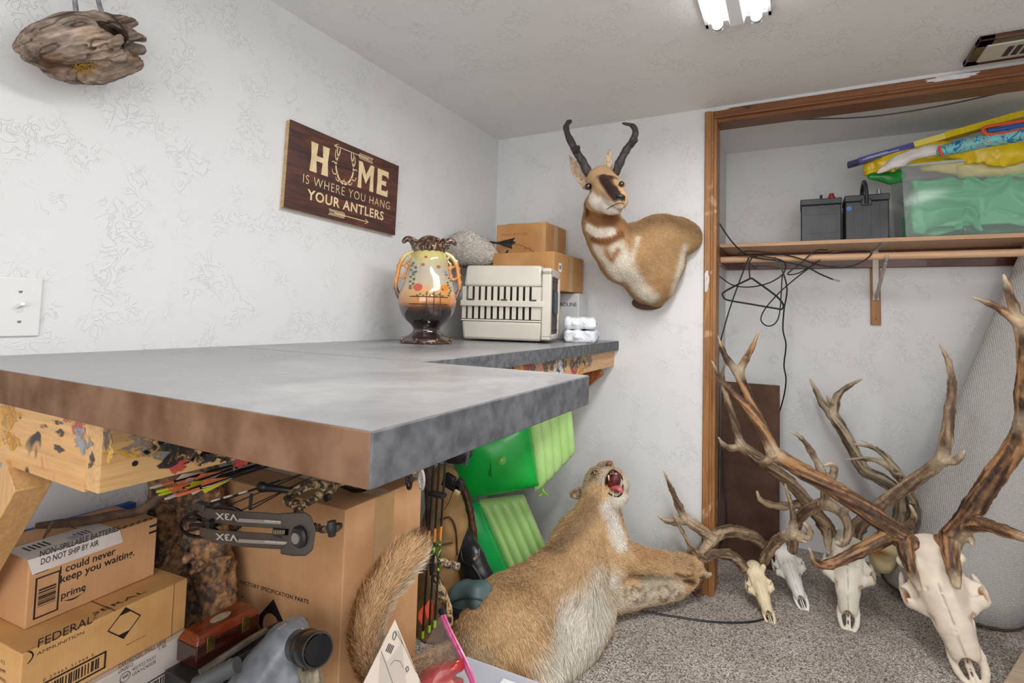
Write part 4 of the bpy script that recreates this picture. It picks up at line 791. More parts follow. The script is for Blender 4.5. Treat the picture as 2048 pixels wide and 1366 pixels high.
# tote
tx0=Q(1812,472,.43)[0]; tzt=Q(1812,332,.42)[2]; TL=.62; TT=thing('storage_tote','clear plastic tote stuffed with folded green vinyl on the closet shelf','storage box',(tx0+.3,.58,ST))
CLR=film('clear_tote_plastic',(214,222,226),.13,.08); ty0,ty1=.43,.72; b=MB(); Hh=tzt-ST
def ring(z,i): return [(tx0-i,ty0-i,z),(tx0+TL+i,ty0-i,z),(tx0+TL+i,ty1+i*.5,z),(tx0-i,ty1+i*.5,z)]
lo_,hi_=ring(ST+.001,-.0),ring(tzt,.018)
b.add(lo_+hi_,[(0,1,2,3),(0,1,5,4),(1,2,6,5),(2,3,7,6),(3,0,4,7)]); o_=b.build('tub',CLR,TT,smooth=0); md=o_.modifiers.new('s','SOLIDIFY'); md.thickness=.0025
b=MB(); rp=ring(tzt,.02); b.tube(rp+[rp[0]],.006,6,cap=False); b.build('rim',film('tote_rim',(206,220,220),.6,.2),TT)
def crumple(name,lo,hi,m,parent,seed,amp=.018,h=.007,fr=14,sheet=True):
    lo=np.array(lo);hi=np.array(hi); f=Fld(lo-.03,hi+.03,h); f.boxr((lo+hi)/2,hi-lo,rd=.03,k=.01); o_=np.array([seed*3.3,seed*1.7,seed*.6])
    def dn(p): q=p+o_+.05*np.stack([vnoise(p+o_,9),vnoise(p+o_+5,9),vnoise(p+o_+9,9)],-1); n1=vnoise(q,fr); n2=vnoise(q+3,fr*2.1); n3=vnoise(q*np.array([.5,1,1.4])+7,fr*1.5); return amp*np.clip(np.abs(n1)*1.7,0,1)+amp*.45*np.clip(np.abs(n3)*1.8,0,1)+amp*.2*np.abs(n2)
    f.disp(dn,.05); v,q=f.mesh(0); v=np.clip(v,lo-.006,hi+np.array([.006,.006,.02])); return npobj(name,v,q,m,parent,True)
GV=NT('green_vinyl'); GV.set(lin((60,190,124)),.28,spec=.5); GVm=GV.m
tag(crumple('folded_vinyl',(tx0+.008,ty0+.008,ST+.006),(tx0+TL-.02,ty1-.03,tzt-.045),GVm,None,2,.042,.0045,9),'crumpled green vinyl sheet packed inside the clear tote','vinyl sheet')
YV=mat('yellow_vinyl',(226,196,30),(214,180,20),9,.3); WVm=mat('white_vinyl',(226,222,220),(210,206,206),9,.35)
def drape(name,label,cat,path,rad,m,flat_n,fl,seed,amp=.01,h=.006,fr=16):
    nodes=[S(x,y,Y,r) for (x,y,Y),r in zip(path,rad)]; f=fld_from(nodes,h); f.path([n_[0] for n_ in nodes],[n_[1] for n_ in nodes],.02,4,flat=(flat_n,fl)); o_=seed*2.7
    f.disp(lambda p:amp*(np.abs(vnoise(p*np.array([.45,1,1.2])+o_,fr))*1.8-.5)+amp*.4*vnoise(p+o_,fr*2.5),.05); v,q=f.mesh(0); o=npobj(name,v,q,m,None,True); 
    return tag(o,label,cat)
drape('inflatable_toy','deflated glossy yellow vinyl toy draped over the clear tote','pool toy',[(1742,336,.44),(1790,322,.42),(1850,308,.42),(1920,300,.42),(1990,305,.41),(2070,300,.41)],[14,17,20,22,26,30],YV,(0,1,0),.75,1,.024,.005,18)
drape('vinyl_cover','white vinyl cover draped between the yellow toy and the patterned board','cover',[(1758,346,.39),(1800,322,.385),(1850,304,.38),(1930,292,.38),(2060,268,.37)],[6,9,9,9,10],WVm,(0,1,0),.6,2,.013,.005)
drape('vinyl_sheet','dark green vinyl corner hanging out left of the clear tote','vinyl sheet',[(1745,352,.42),(1775,356,.42),(1795,352,.43)],[8,12,12],mat('dark_green_vinyl',(20,140,52),(10,110,40),12,.3),(0,1,0),.5,3,.008)
drape('vinyl_sheet','pale yellow translucent vinyl folds showing at the top of the clear tote','vinyl sheet',[(1850,335,.47),(1930,336,.46),(2070,332,.46)],[12,17,18],mat('pale_yellow_vinyl',(226,212,130),(206,190,104),10,.35),(0,1,0),.8,4,.012)
# long box of a board game / foam board
def slabpix(name,label,cat,corn,Y,dY,th,m):
    "board whose front edge runs between two pixels at depth Y and whose top reaches back dY"
    a=Q(*corn[0],Y); b_=Q(*corn[1],Y); e=thing(name,label,cat,(a+b_)/2); x=b_-a; L=np.linalg.norm(x); x/=L; y=np.array([0,1,0.]); z=np.cross(x,y)
    return e,a,x,y,z,L
e,a,x,y,z,L=slabpix('flat_box','long thin blue and yellow flat box lying slanted across the tote','box',((1697,331),(2100,218)),.385,.2,.018,None)
y=np.array([0,1,-.10]); y/=np.linalg.norm(y); z=np.cross(x,y)
def seg(u0,u1,th,m,nm,yy=.045): MB().hexa([a+x*u*1+y*w_+z*h_ for h_ in(0,th) for u,w_ in((u0*L,0),(u1*L,0),(u1*L,yy),(u0*L,yy))]).build(nm,m,e,smooth=0,bevel=.001)
seg(0,.06,.020,mat('navy_card',(58,60,92),rough=.35),'end_panel'); seg(.0605,.36,.0245,mat('blue_card',(70,80,150),(90,96,160),8,.3),'blue_panel'); seg(.3605,.52,.027,mat('pale_yellow_card',(236,220,110),rough=.35),'yellow_panel'); seg(.5205,1.1,.029,mat('yellow_card',(230,206,30),(220,190,20),60,.35),'yellow_panel')
rects([(L*.08,.006,L*.20,.004),(L*.10,.012,L*.12,.003)],e,a-y*.0005,x,z,mat('silver_print',(200,200,214)),'print_line')
# patterned rolled board
TQ=NT('turquoise_print'); n=TQ.noise(26,2,None,.5,2.5); c0=TQ.ramp(n,[(.40,lin((40,110,170))),(.45,lin((110,200,204))),(.57,lin((120,206,206))),(.60,lin((222,90,50))),(.64,lin((120,206,206))),(.70,lin((40,140,170)))]); TQ.set(c0,.45); TQ=TQ.m
nodes=[S(x_,y_,.37,r) for x_,y_,r in((1885,302,11),(1930,290,13),(1990,278,14),(2070,262,16))]; f=fld_from(nodes,.006); f.path([n_[0] for n_ in nodes],[n_[1] for n_ in nodes],.01,4,flat=((0,1,0),1.0)); v,q=f.mesh(); pb=thing('swim_ring','folded turquoise patterned fabric tube with orange edging','pool toy',nodes[1][0]); npobj('fabric',v,q,TQ,pb)
ORM=mat('orange_edging',(226,84,44),rough=.5); o_=MB().tube([S(*k,.34,1)[0] if 0 else Q(k[0],k[1],.345) for k in((2070,252),(2010,266),(1975,268),(1966,260),(1980,252),(2070,238))],.007,8,4).build('edging',ORM,pb); MB().tube([Q(k[0],k[1],.35) for k in((1880,292),(1880,302),(1886,311))],.006,8,3).build('edging',ORM,pb); MB().tube([Q(2068,246,.347),Q(2000,258,.348),Q(1975,262,.348)],.010,8,3).build('blue_lining',mat('blue_lining',(40,90,170)),pb)
tag(MB().tube([Q(k[0],k[1],.335+.03) for k in((1990,282),(2030,276),(2070,270))],.008,8,3).build('cord',mat('purple_cord',(110,60,160)),None),'short purple strap tucked under the turquoise tube','strap')
# closet cables & hanger
CB=mat('black_cable',(26,26,30),rough=.35); 
def cable(label,pts,r=.0032,name='cable',cat='cable',m=None,sm=6,parent=None,group=None):
    L=[Q(*p_) for p_ in pts]; o=MB().tube(L,r,8,sm).build(name,m or CB,parent)
    return tag(o,label,cat,group) if parent is None else o
cable('thin grey cable running along the closet ceiling',[(1545,241,.12),(1630,238,.25),(1700,236,.3),(1760,231,.3),(1830,221,.28),(1920,204,.22),(1990,188,.15),(2060,172,.1)],.0035,m=mat('grey_cable',(86,88,92),rough=.5))
cable('black cable looping over the closet rod with a bare end plug',[(1438,446,.33),(1466,486,.33),(1500,512,.34),(1560,522,.34),(1610,533,.34),(1640,548,.34),(1666,559,.34)],.0036)
tag(MB().tube([Q(1666,559,.34),Q(1680,563,.34)],.0045,8).build('plug',mat('silver_plug',(200,200,204),rough=.25,metal=.9)),'silver coaxial plug at the end of a black cable','plug')
cable('black cable draped in a wide loop beneath the shelf',[(1438,552,.33),(1465,570,.33),(1500,574,.33),(1540,565,.33),(1568,545,.33),(1566,522,.34),(1520,512,.34),(1475,510,.34),(1500,502,.34),(1580,512,.34),(1640,530,.34),(1690,535,.34),(1730,520,.34),(1742,502,.35),(1700,500,.35),(1660,506,.35)],.0032)
cable('black cable hanging in a teardrop loop below the hanger',[(1655,500,.35),(1630,502,.34),(1600,528,.34),(1575,548,.34),(1600,545,.34),(1640,520,.34),(1600,550,.33),(1560,584,.33),(1530,618,.33),(1522,640,.33),(1535,652,.33),(1552,645,.33),(1560,620,.33),(1564,560,.33),(1566,545,.34)],.0030)
cable('black cable falling from the hanger coil to the brown box',[(1550,514,.34),(1566,545,.33),(1574,580,.36),(1568,620,.40),(1566,660,.45),(1572,690,.50),(1568,730,.55),(1572,760,.60),(1566,800,.66),(1550,850,.70)],.0036)
cable('black cable descending behind the closet casing left of the hanger',[(1498,514,.33),(1480,560,.33),(1462,610,.33),(1450,650,.33),(1438,700,.33),(1437,760,.33)],.0034)
cable('black cable lying along the floor between the lion and the small skull',[(1210,1228,-.34),(1262,1222,-.30),(1330,1232,-.25),(1400,1242,-.18),(1450,1246,-.15),(1500,1244,-.13),(1545,1236,-.10)],.0036) if 0 else None
HG=thing('coat_hanger','black plastic coat hanger hanging crooked from the closet rod','hanger',Q(1500,600,.34)); HM_=mat('hanger_black',(22,22,24),rough=.35)
MB().tube([Q(*k,.345) for k in((1500,558),(1498,535),(1500,522),(1508,512),(1516,516))],.0032,8,4).build('hook',HM_,HG)
MB().tube([Q(*k,.34) for k in((1503,556),(1550,590),(1566,608),(1564,618),(1552,617),(1500,608),(1455,600),(1446,592),(1447,585),(1470,572),(1503,556))],.0045,8,3).build('frame',HM_,HG)
# brown flat box leaning in closet corner
DB=kraft('dark_brown_card',(88,64,52)); a=P(1437,1129,'z',0); 
bq=[P(1436,1128,'z',0.0),P(1556,1146,'z',0.0)]; yb=(bq[0][1]+bq[1][1])/2
xl=TX+.02; zt2=Q(1562,772,.45)[2]; xr_=Q(1558,1146,.40)[0]
bx_=Box('flat_box','tall dark brown flat carton standing in the closet corner',(xl,.395,.0005),0,xr_-xl,.10,zt2,DB,seam=False,lean=((1,0,0),-.07)); bx_.rc('t',[(0,.03,xr_-xl,.04)],mat('greyish_tape',(150,140,134),rough=.4),'tape',.0005)
# ================= SKULLS AND ANTLERS =================
BN=attrmat('bone_mat',.42,18,.10,.0012,60,spec=.45)
def skull(e,N_,B_,L_=None,roll=0,h=.011,w=1.0,base=(232,224,208),stain=(186,138,86)):
    N_=np.array(N_);B_=np.array(B_); a=N_-B_; L=np.linalg.norm(a); a/=L; mid=(N_+B_)/2; n=CAM-mid; n/=np.linalg.norm(n); n=n-a*(n@a); n/=np.linalg.norm(n); s=np.cross(a,n)
    cr,sr_=math.cos(roll),math.sin(roll); n,s=n*cr+s*sr_,s*cr-n*sr_
    f=Fld((-.32,-.05,-.28),(.32,1.05,.22),h); k=.03
    f.ell((0,.14,-.02),(.15,.15,.13),k=k).ell((0,.04,-.05),(.10,.06,.10),k=k).ell((0,.32,.0),(.17,.18,.10),k=.05)
    f.path([(0,.40,-.01),(0,.60,-.02),(0,.78,-.045)],[.13,.10,.078],k,3); f.path([(0,.42,-.08),(0,.60,-.10),(0,.72,-.10)],[.11,.095,.07],k,3)
    for m in(-1,1):
        f.ell((m*.185,.41,-.03),(.055,.085,.075),k=.04); f.path([(m*.20,.46,-.07),(m*.205,.36,-.10),(m*.17,.20,-.09)],[.022,.018,.016],.012,3)
        f.path([(m*.11,.5,-.02),(m*.15,.45,-.03)],[.05,.06],.03,1)
        f.cone((m*.10,.20,.06),(m*.14,.17,.12),.055,.045,.03)
        f.path([(m*.050,.70,-.05),(m*.070,.80,-.065),(m*.066,.90,-.08),(m*.026,1.0,-.09)],[.030,.024,.021,.017],.012,3)
        f.path([(m*.022,.5,.052),(m*.024,.74,.0)],[.022,.014],.012,1)
    f.ell((0,.875,-.03),(.046,.095,.09),k=.010,sub=True)
    for m in(-1,1):
        f.ell((m*.222,.41,-.015),(.042,.060,.055),k=.010,sub=True); f.ell((m*.108,.56,.045),(.013,.055,.05),rotm(0,0,m*.25),k=.005,sub=True); f.ell((m*.16,.33,.03),(.045,.09,.02),k=.03,sub=True); f.ell((m*.13,.62,-.03),(.02,.07,.03),k=.02,sub=True); f.ell((m*.17,.24,-.05),(.05,.07,.05),k=.03,sub=True); f.ell((m*.075,.36,.095),(.010,.014,.015),k=.006,sub=True)
        f.path([(m*.011,.80,-.05),(m*.013,.985,-.085)],[.010,.011],.004,1)
    f.path([(0,.25,.112),(.004,.40,.112),(-.003,.55,.094),(.003,.68,.068),(0,.79,.038)],[.004]*5,.005,3,sub=True)
    f.disp(lambda p:.004*vnoise(p,9)+.0015*vnoise(p,35),.05); v,q=f.mesh(1)
    col=blobs(v,base,[(np.array([0,.79,-.03]),.045,stain,.03),(np.array([[.10,.5,0],[.12,.62,-.03]]),.006,stain,.01),(np.array([[-.10,.5,0],[-.12,.62,-.03]]),.006,stain,.01),(np.array([.19,.42,-.04]),.04,stain,.02),(np.array([-.19,.42,-.04]),.04,stain,.02),(np.array([.115,.54,.02]),.014,stain,.012),(np.array([-.115,.54,.02]),.014,stain,.012),(np.array([0,.12,.08]),.05,tuple(int(c*.92) for c in base),.06),(np.array([[0,.25,.112],[.004,.40,.108],[-.003,.55,.09],[.003,.68,.064],[0,.79,.034]]),.005,tuple(int(c*.74) for c in base),.004),(np.array([.108,.56,.05]),.02,stain,.02),(np.array([-.108,.56,.05]),.02,stain,.02),(np.array([.225,.41,0]),.035,tuple(int(c*.8) for c in stain),.02),(np.array([-.225,.41,0]),.035,tuple(int(c*.8) for c in stain),.02)])
    M=np.stack([s*w,a,n],0); vv=B_+(v@M)*L; 
    if np.linalg.det(M)<0: q=q[:,::-1]
    npobj('skull',vv,q,BN,e,True,col); return lambda x,y,z:B_+(np.array([x*w,y,z])@np.stack([s,a,n],0))*L
def amat(name,c1,c2,c3):
    if name in MC: return MC[name]
    t=NT(name); a=t.n('Attribute',attribute_name='Col'); sp=t.n('SeparateColor'); t.l(a.outputs[0],sp.inputs[0]); n=t.math('ADD',t.math('MULTIPLY',sp.outputs[1],.75),t.math('MULTIPLY',t.noise(60,4,None,.6,.6),.25)); f=t.ramp(n,[(.3,lin(c1)),(.5,lin(c2)),(.68,lin(c3))]); t.set(t.mix(sp.outputs[0],f,lin((222,204,174))),.5,spec=.4); t.bump(t.noise(160,4,t.co((1,1,.35)),.6),.0035,.8); MC[name]=t.m; return t.m
AM1=amat('antler_brown',(88,68,52),(128,104,82),(166,142,114)); AM2=amat('antler_dark',(58,42,34),(104,76,54),(164,122,82)); AM3=amat('antler_grey',(78,66,52),(126,110,88),(168,152,126))
def antler(e,paths,m,h=.0034,burr=None,pearl=0,label=None):
    """paths: list of ([(px,py)...], Ystart, Yend, r_start, r_end) ; drawn as world tubes at their own depths"""
    NN=[]
    for pts,ya,yb,ra,rb in paths:
        n=len(pts); NN.append([S(x,y,ya+(yb-ya)*i/(n-1),(ra+(rb-ra)*(i/(n-1))**1.3)) for i,(x,y) in enumerate(pts)])
    al=np.array([n[0] for N_ in NN for n in N_]); f=Fld(al.min(0)-.045,al.max(0)+.045,h)
    for N_ in NN: f.path([n[0] for n in N_],[n[1] for n in N_],.012,4)
    if burr is not None: c,r=S(*burr); f.ell(c,(r,r,r*.55),k=.008)
    f.disp(lambda p:.0016*vnoise(p,45)+.0012*vnoise(p,110)+(pearl*np.maximum(0,vnoise(p,190)) if pearl else 0)*-1,.015); v,q=f.mesh(0)
    w=np.zeros(len(v))
    for N_ in NN: w=np.maximum(w,np.clip(1-np.linalg.norm(v-N_[-1][0],axis=1)/.06,0,1)*.7)
    bd=np.full(len(v),9.); T_=np.zeros((len(v),3)); arc=np.zeros(len(v)); BP=np.zeros((len(v),3)); ac=0.
    for N_ in NN:
        pp=spline([n[0] for n in N_],3)
        for a_,b_ in zip(pp[:-1],pp[1:]):
            ab=b_-a_; l_=np.linalg.norm(ab); t_=np.clip((v-a_)@ab/(l_*l_+1e-12),0,1); c_=a_+t_[:,None]*ab; d_=np.linalg.norm(v-c_,axis=1); k_=d_<bd; bd[k_]=d_[k_]; arc[k_]=ac+t_[k_]*l_; BP[k_]=(v-c_)[k_]; ac+=l_
    st=BP*150+np.stack([arc*14,arc*9,arc*11],1); st2=BP*60+np.stack([arc*5,arc*7,arc*4],1); w2=np.clip(.5+.42*vnoise(st+50,1.)+.35*vnoise(st2+20,1.),0,1)
    cc=np.stack([w,w2,w2],1)
    o=npobj('antler',v+BP/(bd[:,None]+1e-6)*((w2-.5)*.0022)[:,None],q,m,e,True,cc); 
    if label: o['label']=label
    return o
def stand(px,py,z=0): return P(px,py,'z',z)
# small cream skull
n1=stand(1545,1250,.004); b1=Q(1503,1122,.045); E1=thing('deer_skull','smallest skull, cream coloured, at the left end beside the casing with knobbly short antlers','skull',n1,'skulls propped along the closet')
skull(E1,n1,b1,base=(228,212,178),stain=(150,100,52),w=1.0,h=.010,roll=-.12)
antler(E1,[([(1488,1136),(1474,1118),(1456,1108),(1430,1108),(1412,1116),(1396,1110),(1384,1098),(1364,1062),(1346,1026)],-.01,-.12,9,1.5),([(1412,1114),(1398,1108),(1378,1104),(1366,1108)],-.05,-.06,7,2)],AM1,.003,pearl=.004)
antler(E1,[([(1528,1122),(1536,1104),(1552,1084),(1572,1072),(1586,1066)],.03,-.03,9,9),([(1584,1068),(1587,1050),(1584,1014),(1570,968)],-.03,-.02,8,1.5),([(1584,1068),(1602,1070),(1616,1074),(1620,1064),(1614,1052),(1608,1046)],-.03,-.08,7,1.8),([(1590,1070),(1598,1078),(1612,1084)],-.03,-.08,5,2)],AM1,.003,pearl=.004)
# second white deer skull
n2=stand(1612,1224,.004); b2=Q(1556,1075,.21); E2=thing('deer_skull','second skull from the casing, chalky white with wide curling forked antlers','skull',n2,'skulls propped along the closet')
skull(E2,n2,b2,base=(232,230,224),stain=(170,120,70),h=.010,roll=-.08)
antler(E2,[([(1534,1108),(1526,1092),(1508,1074),(1486,1066),(1460,1062),(1436,1068),(1420,1082)],.17,-.04,10,11),([(1424,1076),(1408,1064),(1388,1050),(1370,1036)],-.04,-.08,10,8),([(1370,1038),(1358,1012),(1344,980),(1327,942)],-.08,-.14,8,1.2),([(1372,1040),(1352,1044),(1334,1042),(1317,1033)],-.08,-.12,8,1.5),([(1420,1080),(1412,1094),(1402,1108),(1400,1126),(1404,1140),(1414,1150),(1421,1148)],-.04,-.10,9,3)],AM1,.0032,pearl=.003)
antler(E2,[([(1584,1098),(1588,1066),(1598,1038),(1618,1018),(1644,1008),(1668,1014)],.17,.02,10,10),([(1648,1010),(1652,985),(1656,962)],.04,.0,9,7),([(1656,966),(1642,940),(1622,902),(1602,876),(1580,862)],.0,-.03,8,1.5),([(1656,964),(1666,950),(1669,936),(1662,928),(1650,931)],.0,-.03,7,3),([(1664,1012),(1684,1026),(1695,1046),(1697,1068),(1690,1084),(1680,1088),(1672,1085)],.02,-.06,9,3),([(1684,1026),(1690,1020),(1698,1018)],.0,-.02,6,3),([(1682,1086),(1684,1076)],-.06,-.07,4,1.5)],AM1,.0032,pearl=.002)
# elk skull behind
n3=stand(1697,1266,.004); b3=Q(1694,1062,.17); E3=thing('elk_skull','third skull from the casing, ivory elk skull whose right antler leans on the carpet roll','skull',n3,'skulls propped along the closet')
skull(E3,n3,b3,base=(230,222,206),stain=(178,120,70),h=.0095,w=1.12)
antler(E3,[([(1662,1072),(1648,1046),(1618,1010),(1580,965),(1530,925),(1480,890)],.16,.0,13,10),([(1484,892),(1462,896),(1446,888),(1436,874)],.0,-.04,7,1.5),([(1482,890),(1472,855),(1456,805),(1444,755),(1450,728)],.0,.02,8,2),([(1646,1046),(1654,1066),(1656,1084),(1656,1098)],.14,.06,10,4),([(1624,1014),(1598,1008),(1566,1012),(1536,1008),(1520,998),(1514,984)],.12,.02,9,2)],AM1,.0038,burr=(1650,1050,.15,17))
antler(E3,[([(1708,1078),(1718,1050),(1760,1012),(1820,968),(1862,938),(1886,918)],.16,.06,13,11),([(1884,920),(1892,880),(1900,820),(1904,765),(1896,722),(1878,686)],.06,.08,12,1.5),([(1884,920),(1906,922),(1920,914),(1929,904)],.06,.02,9,3),([(1740,1040),(1770,1046),(1798,1054),(1820,1048),(1828,1030),(1820,1010)],.13,.02,9,2.5)],AM1,.0038,burr=(1716,1058,.16,16))
# big front elk skull
n4=stand(1958,1384,.004); b4=Q(1842,1072,-.02); E4=thing('elk_skull','largest elk skull at the front right, noses the carpet with massive dark antlers','skull',n4,'skulls propped along the closet')
skull(E4,n4,b4,base=(226,212,194),stain=(176,120,74),h=.0085,w=1.22)
antler(E4,[([(1832,1100),(1800,1072),(1745,1030),(1680,985),(1610,945),(1546,905)],-.03,-.16,20,14),([(1550,908),(1526,926),(1502,914),(1476,878)],-.16,-.18,9,1.5),([(1548,906),(1524,856),(1492,812),(1456,775),(1436,748),(1423,720)],-.16,-.12,11,1.5),([(1540,890),(1514,830),(1490,780),(1476,742)],-.15,-.06,10,9),([(1478,748),(1456,722),(1444,698),(1436,670)],-.06,-.05,8,1.5),([(1476,746),(1492,718),(1506,692),(1517,662)],-.06,-.04,8,1.5),([(1796,1068),(1762,1080),(1715,1104),(1660,1128),(1632,1126),(1618,1098)],-.05,-.24,15,3),([(1806,1076),(1812,1106),(1824,1146),(1838,1178)],-.05,-.22,15,6)],AM2,.0042,burr=(1826,1086,-.03,26))
antler(E4,[([(1880,1100),(1910,1068),(1950,1010),(1990,950),(2030,895),(2052,840)],-.03,-.20,19,17),([(2052,850),(2048,790),(2052,720),(2040,640)],-.20,-.28,16,11),([(2040,650),(2006,622),(1975,605),(1944,594)],-.28,-.30,9,2),([(2040,650),(2026,610),(2014,575),(2007,548)],-.28,-.28,10,2),([(1918,1060),(1960,1048),(2010,1062),(2070,1082)],-.06,-.24,14,9),([(1898,1078),(1902,1110),(1908,1145),(1914,1172)],-.06,-.20,17,7),([(1930,1060),(1940,1078),(1944,1090)],-.05,-.1,8,3)],AM2,.0042,burr=(1892,1086,-.03,26))
# rear skull cap with antlers
b5=Q(1764,1094,.40); E5=thing('elk_skull','yellowed skull cap leaning on the closet wall behind the others, with a tall crooked antler','skull',P(1764,1094,'y',.42)*np.array([1,1,0]),'skulls propped along the closet')
f=Fld(b5-.12,b5+.12,.004); f.ell(b5,(.075,.05,.045),k=.02); f.ell(b5+[0,.01,-.06],(.05,.045,.06),k=.03); f.ell(b5+[.0,-.06,-.05],(.04,.035,.04),k=.02,sub=True); f.disp(lambda p:.003*vnoise(p,40)); v,q=f.mesh(); npobj('skull',v,q,BN,E5,True,blobs(v,(214,196,150),[(b5+[-.02,-.05,-.01],.03,(186,130,60),.02)]))
antler(E5,[([(1774,1100),(1792,1060),(1802,1020),(1796,985),(1762,958),(1732,944),(1718,924),(1696,880),(1676,846),(1664,828)],.40,.52,12,10),([(1664,830),(1646,808),(1632,782),(1620,758)],.52,.56,8,1.5),([(1665,832),(1670,808),(1676,790),(1698,772),(1724,758)],.52,.50,9,1.5),([(1668,812),(1660,804),(1653,790)],.52,.5,5,1.5)],AM3,.0038,label='tall grey-brown antler')
antler(E5,[([(1778,1092),(1808,1070),(1826,1040),(1826,1005),(1812,968),(1790,938),(1762,905),(1722,880)],.40,.36,12,1.8),([(1816,975),(1790,944),(1762,924),(1732,918),(1688,919)],.38,.38,8,1.5),([(1796,948),(1776,918),(1752,898),(1708,888)],.37,.44,7,1.5),([(1822,1000),(1800,960),(1766,930)],.38,.38,6,2)],AM3,.0036,label='slender grey antler with many curved tines')
# ================= CARPET ROLL =================
CBk=NT('woven_backing'); v_=CBk.co((1,1,1)); w1=CBk.n('TexWave',wave_type='BANDS',bands_direction='Z'); w1.inputs['Scale'].default_value=52; w1.inputs['Distortion'].default_value=.6; CBk.l(v_,w1.inputs[0]); w2=CBk.n('TexWave',wave_type='BANDS',bands_direction='X'); w2.inputs['Scale'].default_value=52; w2.inputs['Distortion'].default_value=.6; CBk.l(v_,w2.inputs[0])
hx=CBk.math('MULTIPLY',w1.outputs['Fac'],w2.outputs['Fac']); CBk.set(CBk.ramp(hx,[(0,lin((188,186,184))),(.35,lin((206,204,201))),(1,lin((216,214,211)))]),.9,spec=.1); CBk.bump(hx,.003); CBk=CBk.m
# rolled remnant leaning: bottom centre on carpet, top resting against the closet back wall
rb_=np.array([2.145,.50,.0]); 
def rollpt(u,v_):
    "u around, v along length"
    bc=P(1905,1215,'z',0)*np.array([1,1,0]); 
    return None
RL=thing('carpet_roll','white-backed carpet remnant rolled loosely and leaning in the closet','carpet roll',(2.15,.40,0)); b=MB()
Lb=np.array([1.846,.375,.035]); Rb=P(2040,1190,'z',.02); Fb=P(1905,1238,'z',.002)
Tl=Q(2034,486,.62); ang=None
nU,nV=40,14; V_=[];Fc=[]
cB=np.array([2.115,.47,.02]); rB=.262; cT=np.array([2.60,.58,1.575]); rT=.19
for j in range(nV+1):
    t_=j/nV; c_=cB*(1-t_)+cT*t_; r_=rB*(1-t_)+rT*t_
    for i in range(nU+1):
        a_=math.radians(-215+265*i/nU); rr=r_*(1-.12*(i/nU)); V_.append(c_+np.array([math.cos(a_)*rr,math.sin(a_)*rr*(.82 if c_[1]+rr<.74 else .55),.10*math.cos(a_)*-1*rr/rB*.3]))
for j in range(nV):
    for i in range(nU): k0=j*(nU+1)+i; Fc.append((k0,k0+1,k0+nU+2,k0+nU+1))
V_=[(p[0],min(p[1],.735),max(p[2],.004)) for p in V_]
o=npobj('backing',V_,Fc,CBk,RL,True); m_=o.modifiers.new('s','SOLIDIFY'); m_.thickness=.010; m_.offset=-1
V2=[(p[0]*.97+cB[0]*.03,p[1]*.97+cB[1]*.03,p[2]) for p in V_]
bE=MB(); bE.tube([np.array(V_[i])+[0,0,.004] for i in range(nU+1)],.006,6); bE.build('pile_edge',mat('brown_pile',(86,70,58),(50,40,34),200,.95,bump=.002,bscale=300),RL)
db=MB(); e=thing('storage_bag','black fabric bag on the carpet behind the carpet roll at the right edge','bag',(2.62,.55,0)); f=Fld((2.28,.28,-.01),(2.9,.75,.42),.008); f.boxr((2.60,.55,.17),(.42,.30,.33),rd=.06,k=.02); f.disp(lambda p:.012*vnoise(p,16)); v,q=f.mesh(); v[:,2]=np.maximum(v[:,2],.001); npobj('body',v,q,mat('black_fabric',(24,24,24),(38,36,34),60,.85,bump=.001),e)
# plank end bottom right
a=P(2010,1366,'z',.0); pk=thing('wood_plank','pale wooden board end poking in at the bottom right corner','board',P(2046,1350,'z',0)); q1,q2,q3=P(2006,1366,'z',.03),P(2048,1296,'z',.03),P(2110,1330,'z',.03); b=MB(); b.hexa([(*p_[:2],z_) for z_ in(.001,.03) for p_ in(q1,q1+(q3-q2),q3,q2)]); b.build('board',wood('pale_plank',(206,184,160),(184,160,136),0,6,.6),pk,bevel=.002)
cable('black cable lying along the floor between the lion and the small skull',[(0,0,0)],.003) if 0 else None
tag(MB().tube([P(x_,y_,'z',.004) for x_,y_ in((1225,1232),(1262,1221),(1330,1230),(1400,1241),(1450,1245),(1500,1244),(1536,1236))],.0038,8,6).build('cable',CB),'black cable lying on the carpet between the lion and the smallest skull','cable')
tag(MB().tube([Q(1448,520,.36),Q(1446,640,.38),Q(1442,760,.38)],.003,8,5).build('cable',CB),'thin black cable dropping straight down beside the casing','cable') if 0 else None
tag(MB().tube([Q(*p_) for p_ in((1444,900,.30),(1447,960,.29),(1452,1010,.28),(1451,1060,.27),(1438,1098,.26))],.0045,8,6).build('cable',CB),'thick black cable hanging in front of the brown box beside the casing','cable')
# ================= MOUNTAIN LION =================
ML=thing('mountain_lion','life-size tawny mountain lion mount lying on its side, snarling head thrown back','taxidermy mount',(.75,-.55,0))
def SS(*L): a=[S(*q) for q in L]; return [x[0] for x in a],[x[1] for x in a]
f=Fld((.30,-1.25,-.03),(1.25,.02,.66),.0065)
def pth(L,k=.03,sm=3,**kw): p,r=SS(*L); f.path(p,r,k,sm,**kw); return p
pth([(1008,1268,-.93,92),(1060,1222,-.74,82),(1112,1186,-.62,80),(1150,1132,-.50,66),(1158,1085,-.43,52),(1180,1050,-.38,42),(1198,1015,-.34,36),(1203,985,-.32,34)],.03)
pth([(1098,1310,-.80,60),(1135,1262,-.66,66),(1160,1225,-.56,62),(1190,1165,-.45,44)],.05)
pth([(1000,1275,-.96,98),(1050,1335,-.98,62),(1078,1410,-1.0,44)],.02); pth([(955,1262,-.92,66),(1000,1225,-.86,66)],.04,1)
pth([(1225,1045,-.33,20),(1228,1085,-.36,26),(1215,1130,-.40,40)],.04)
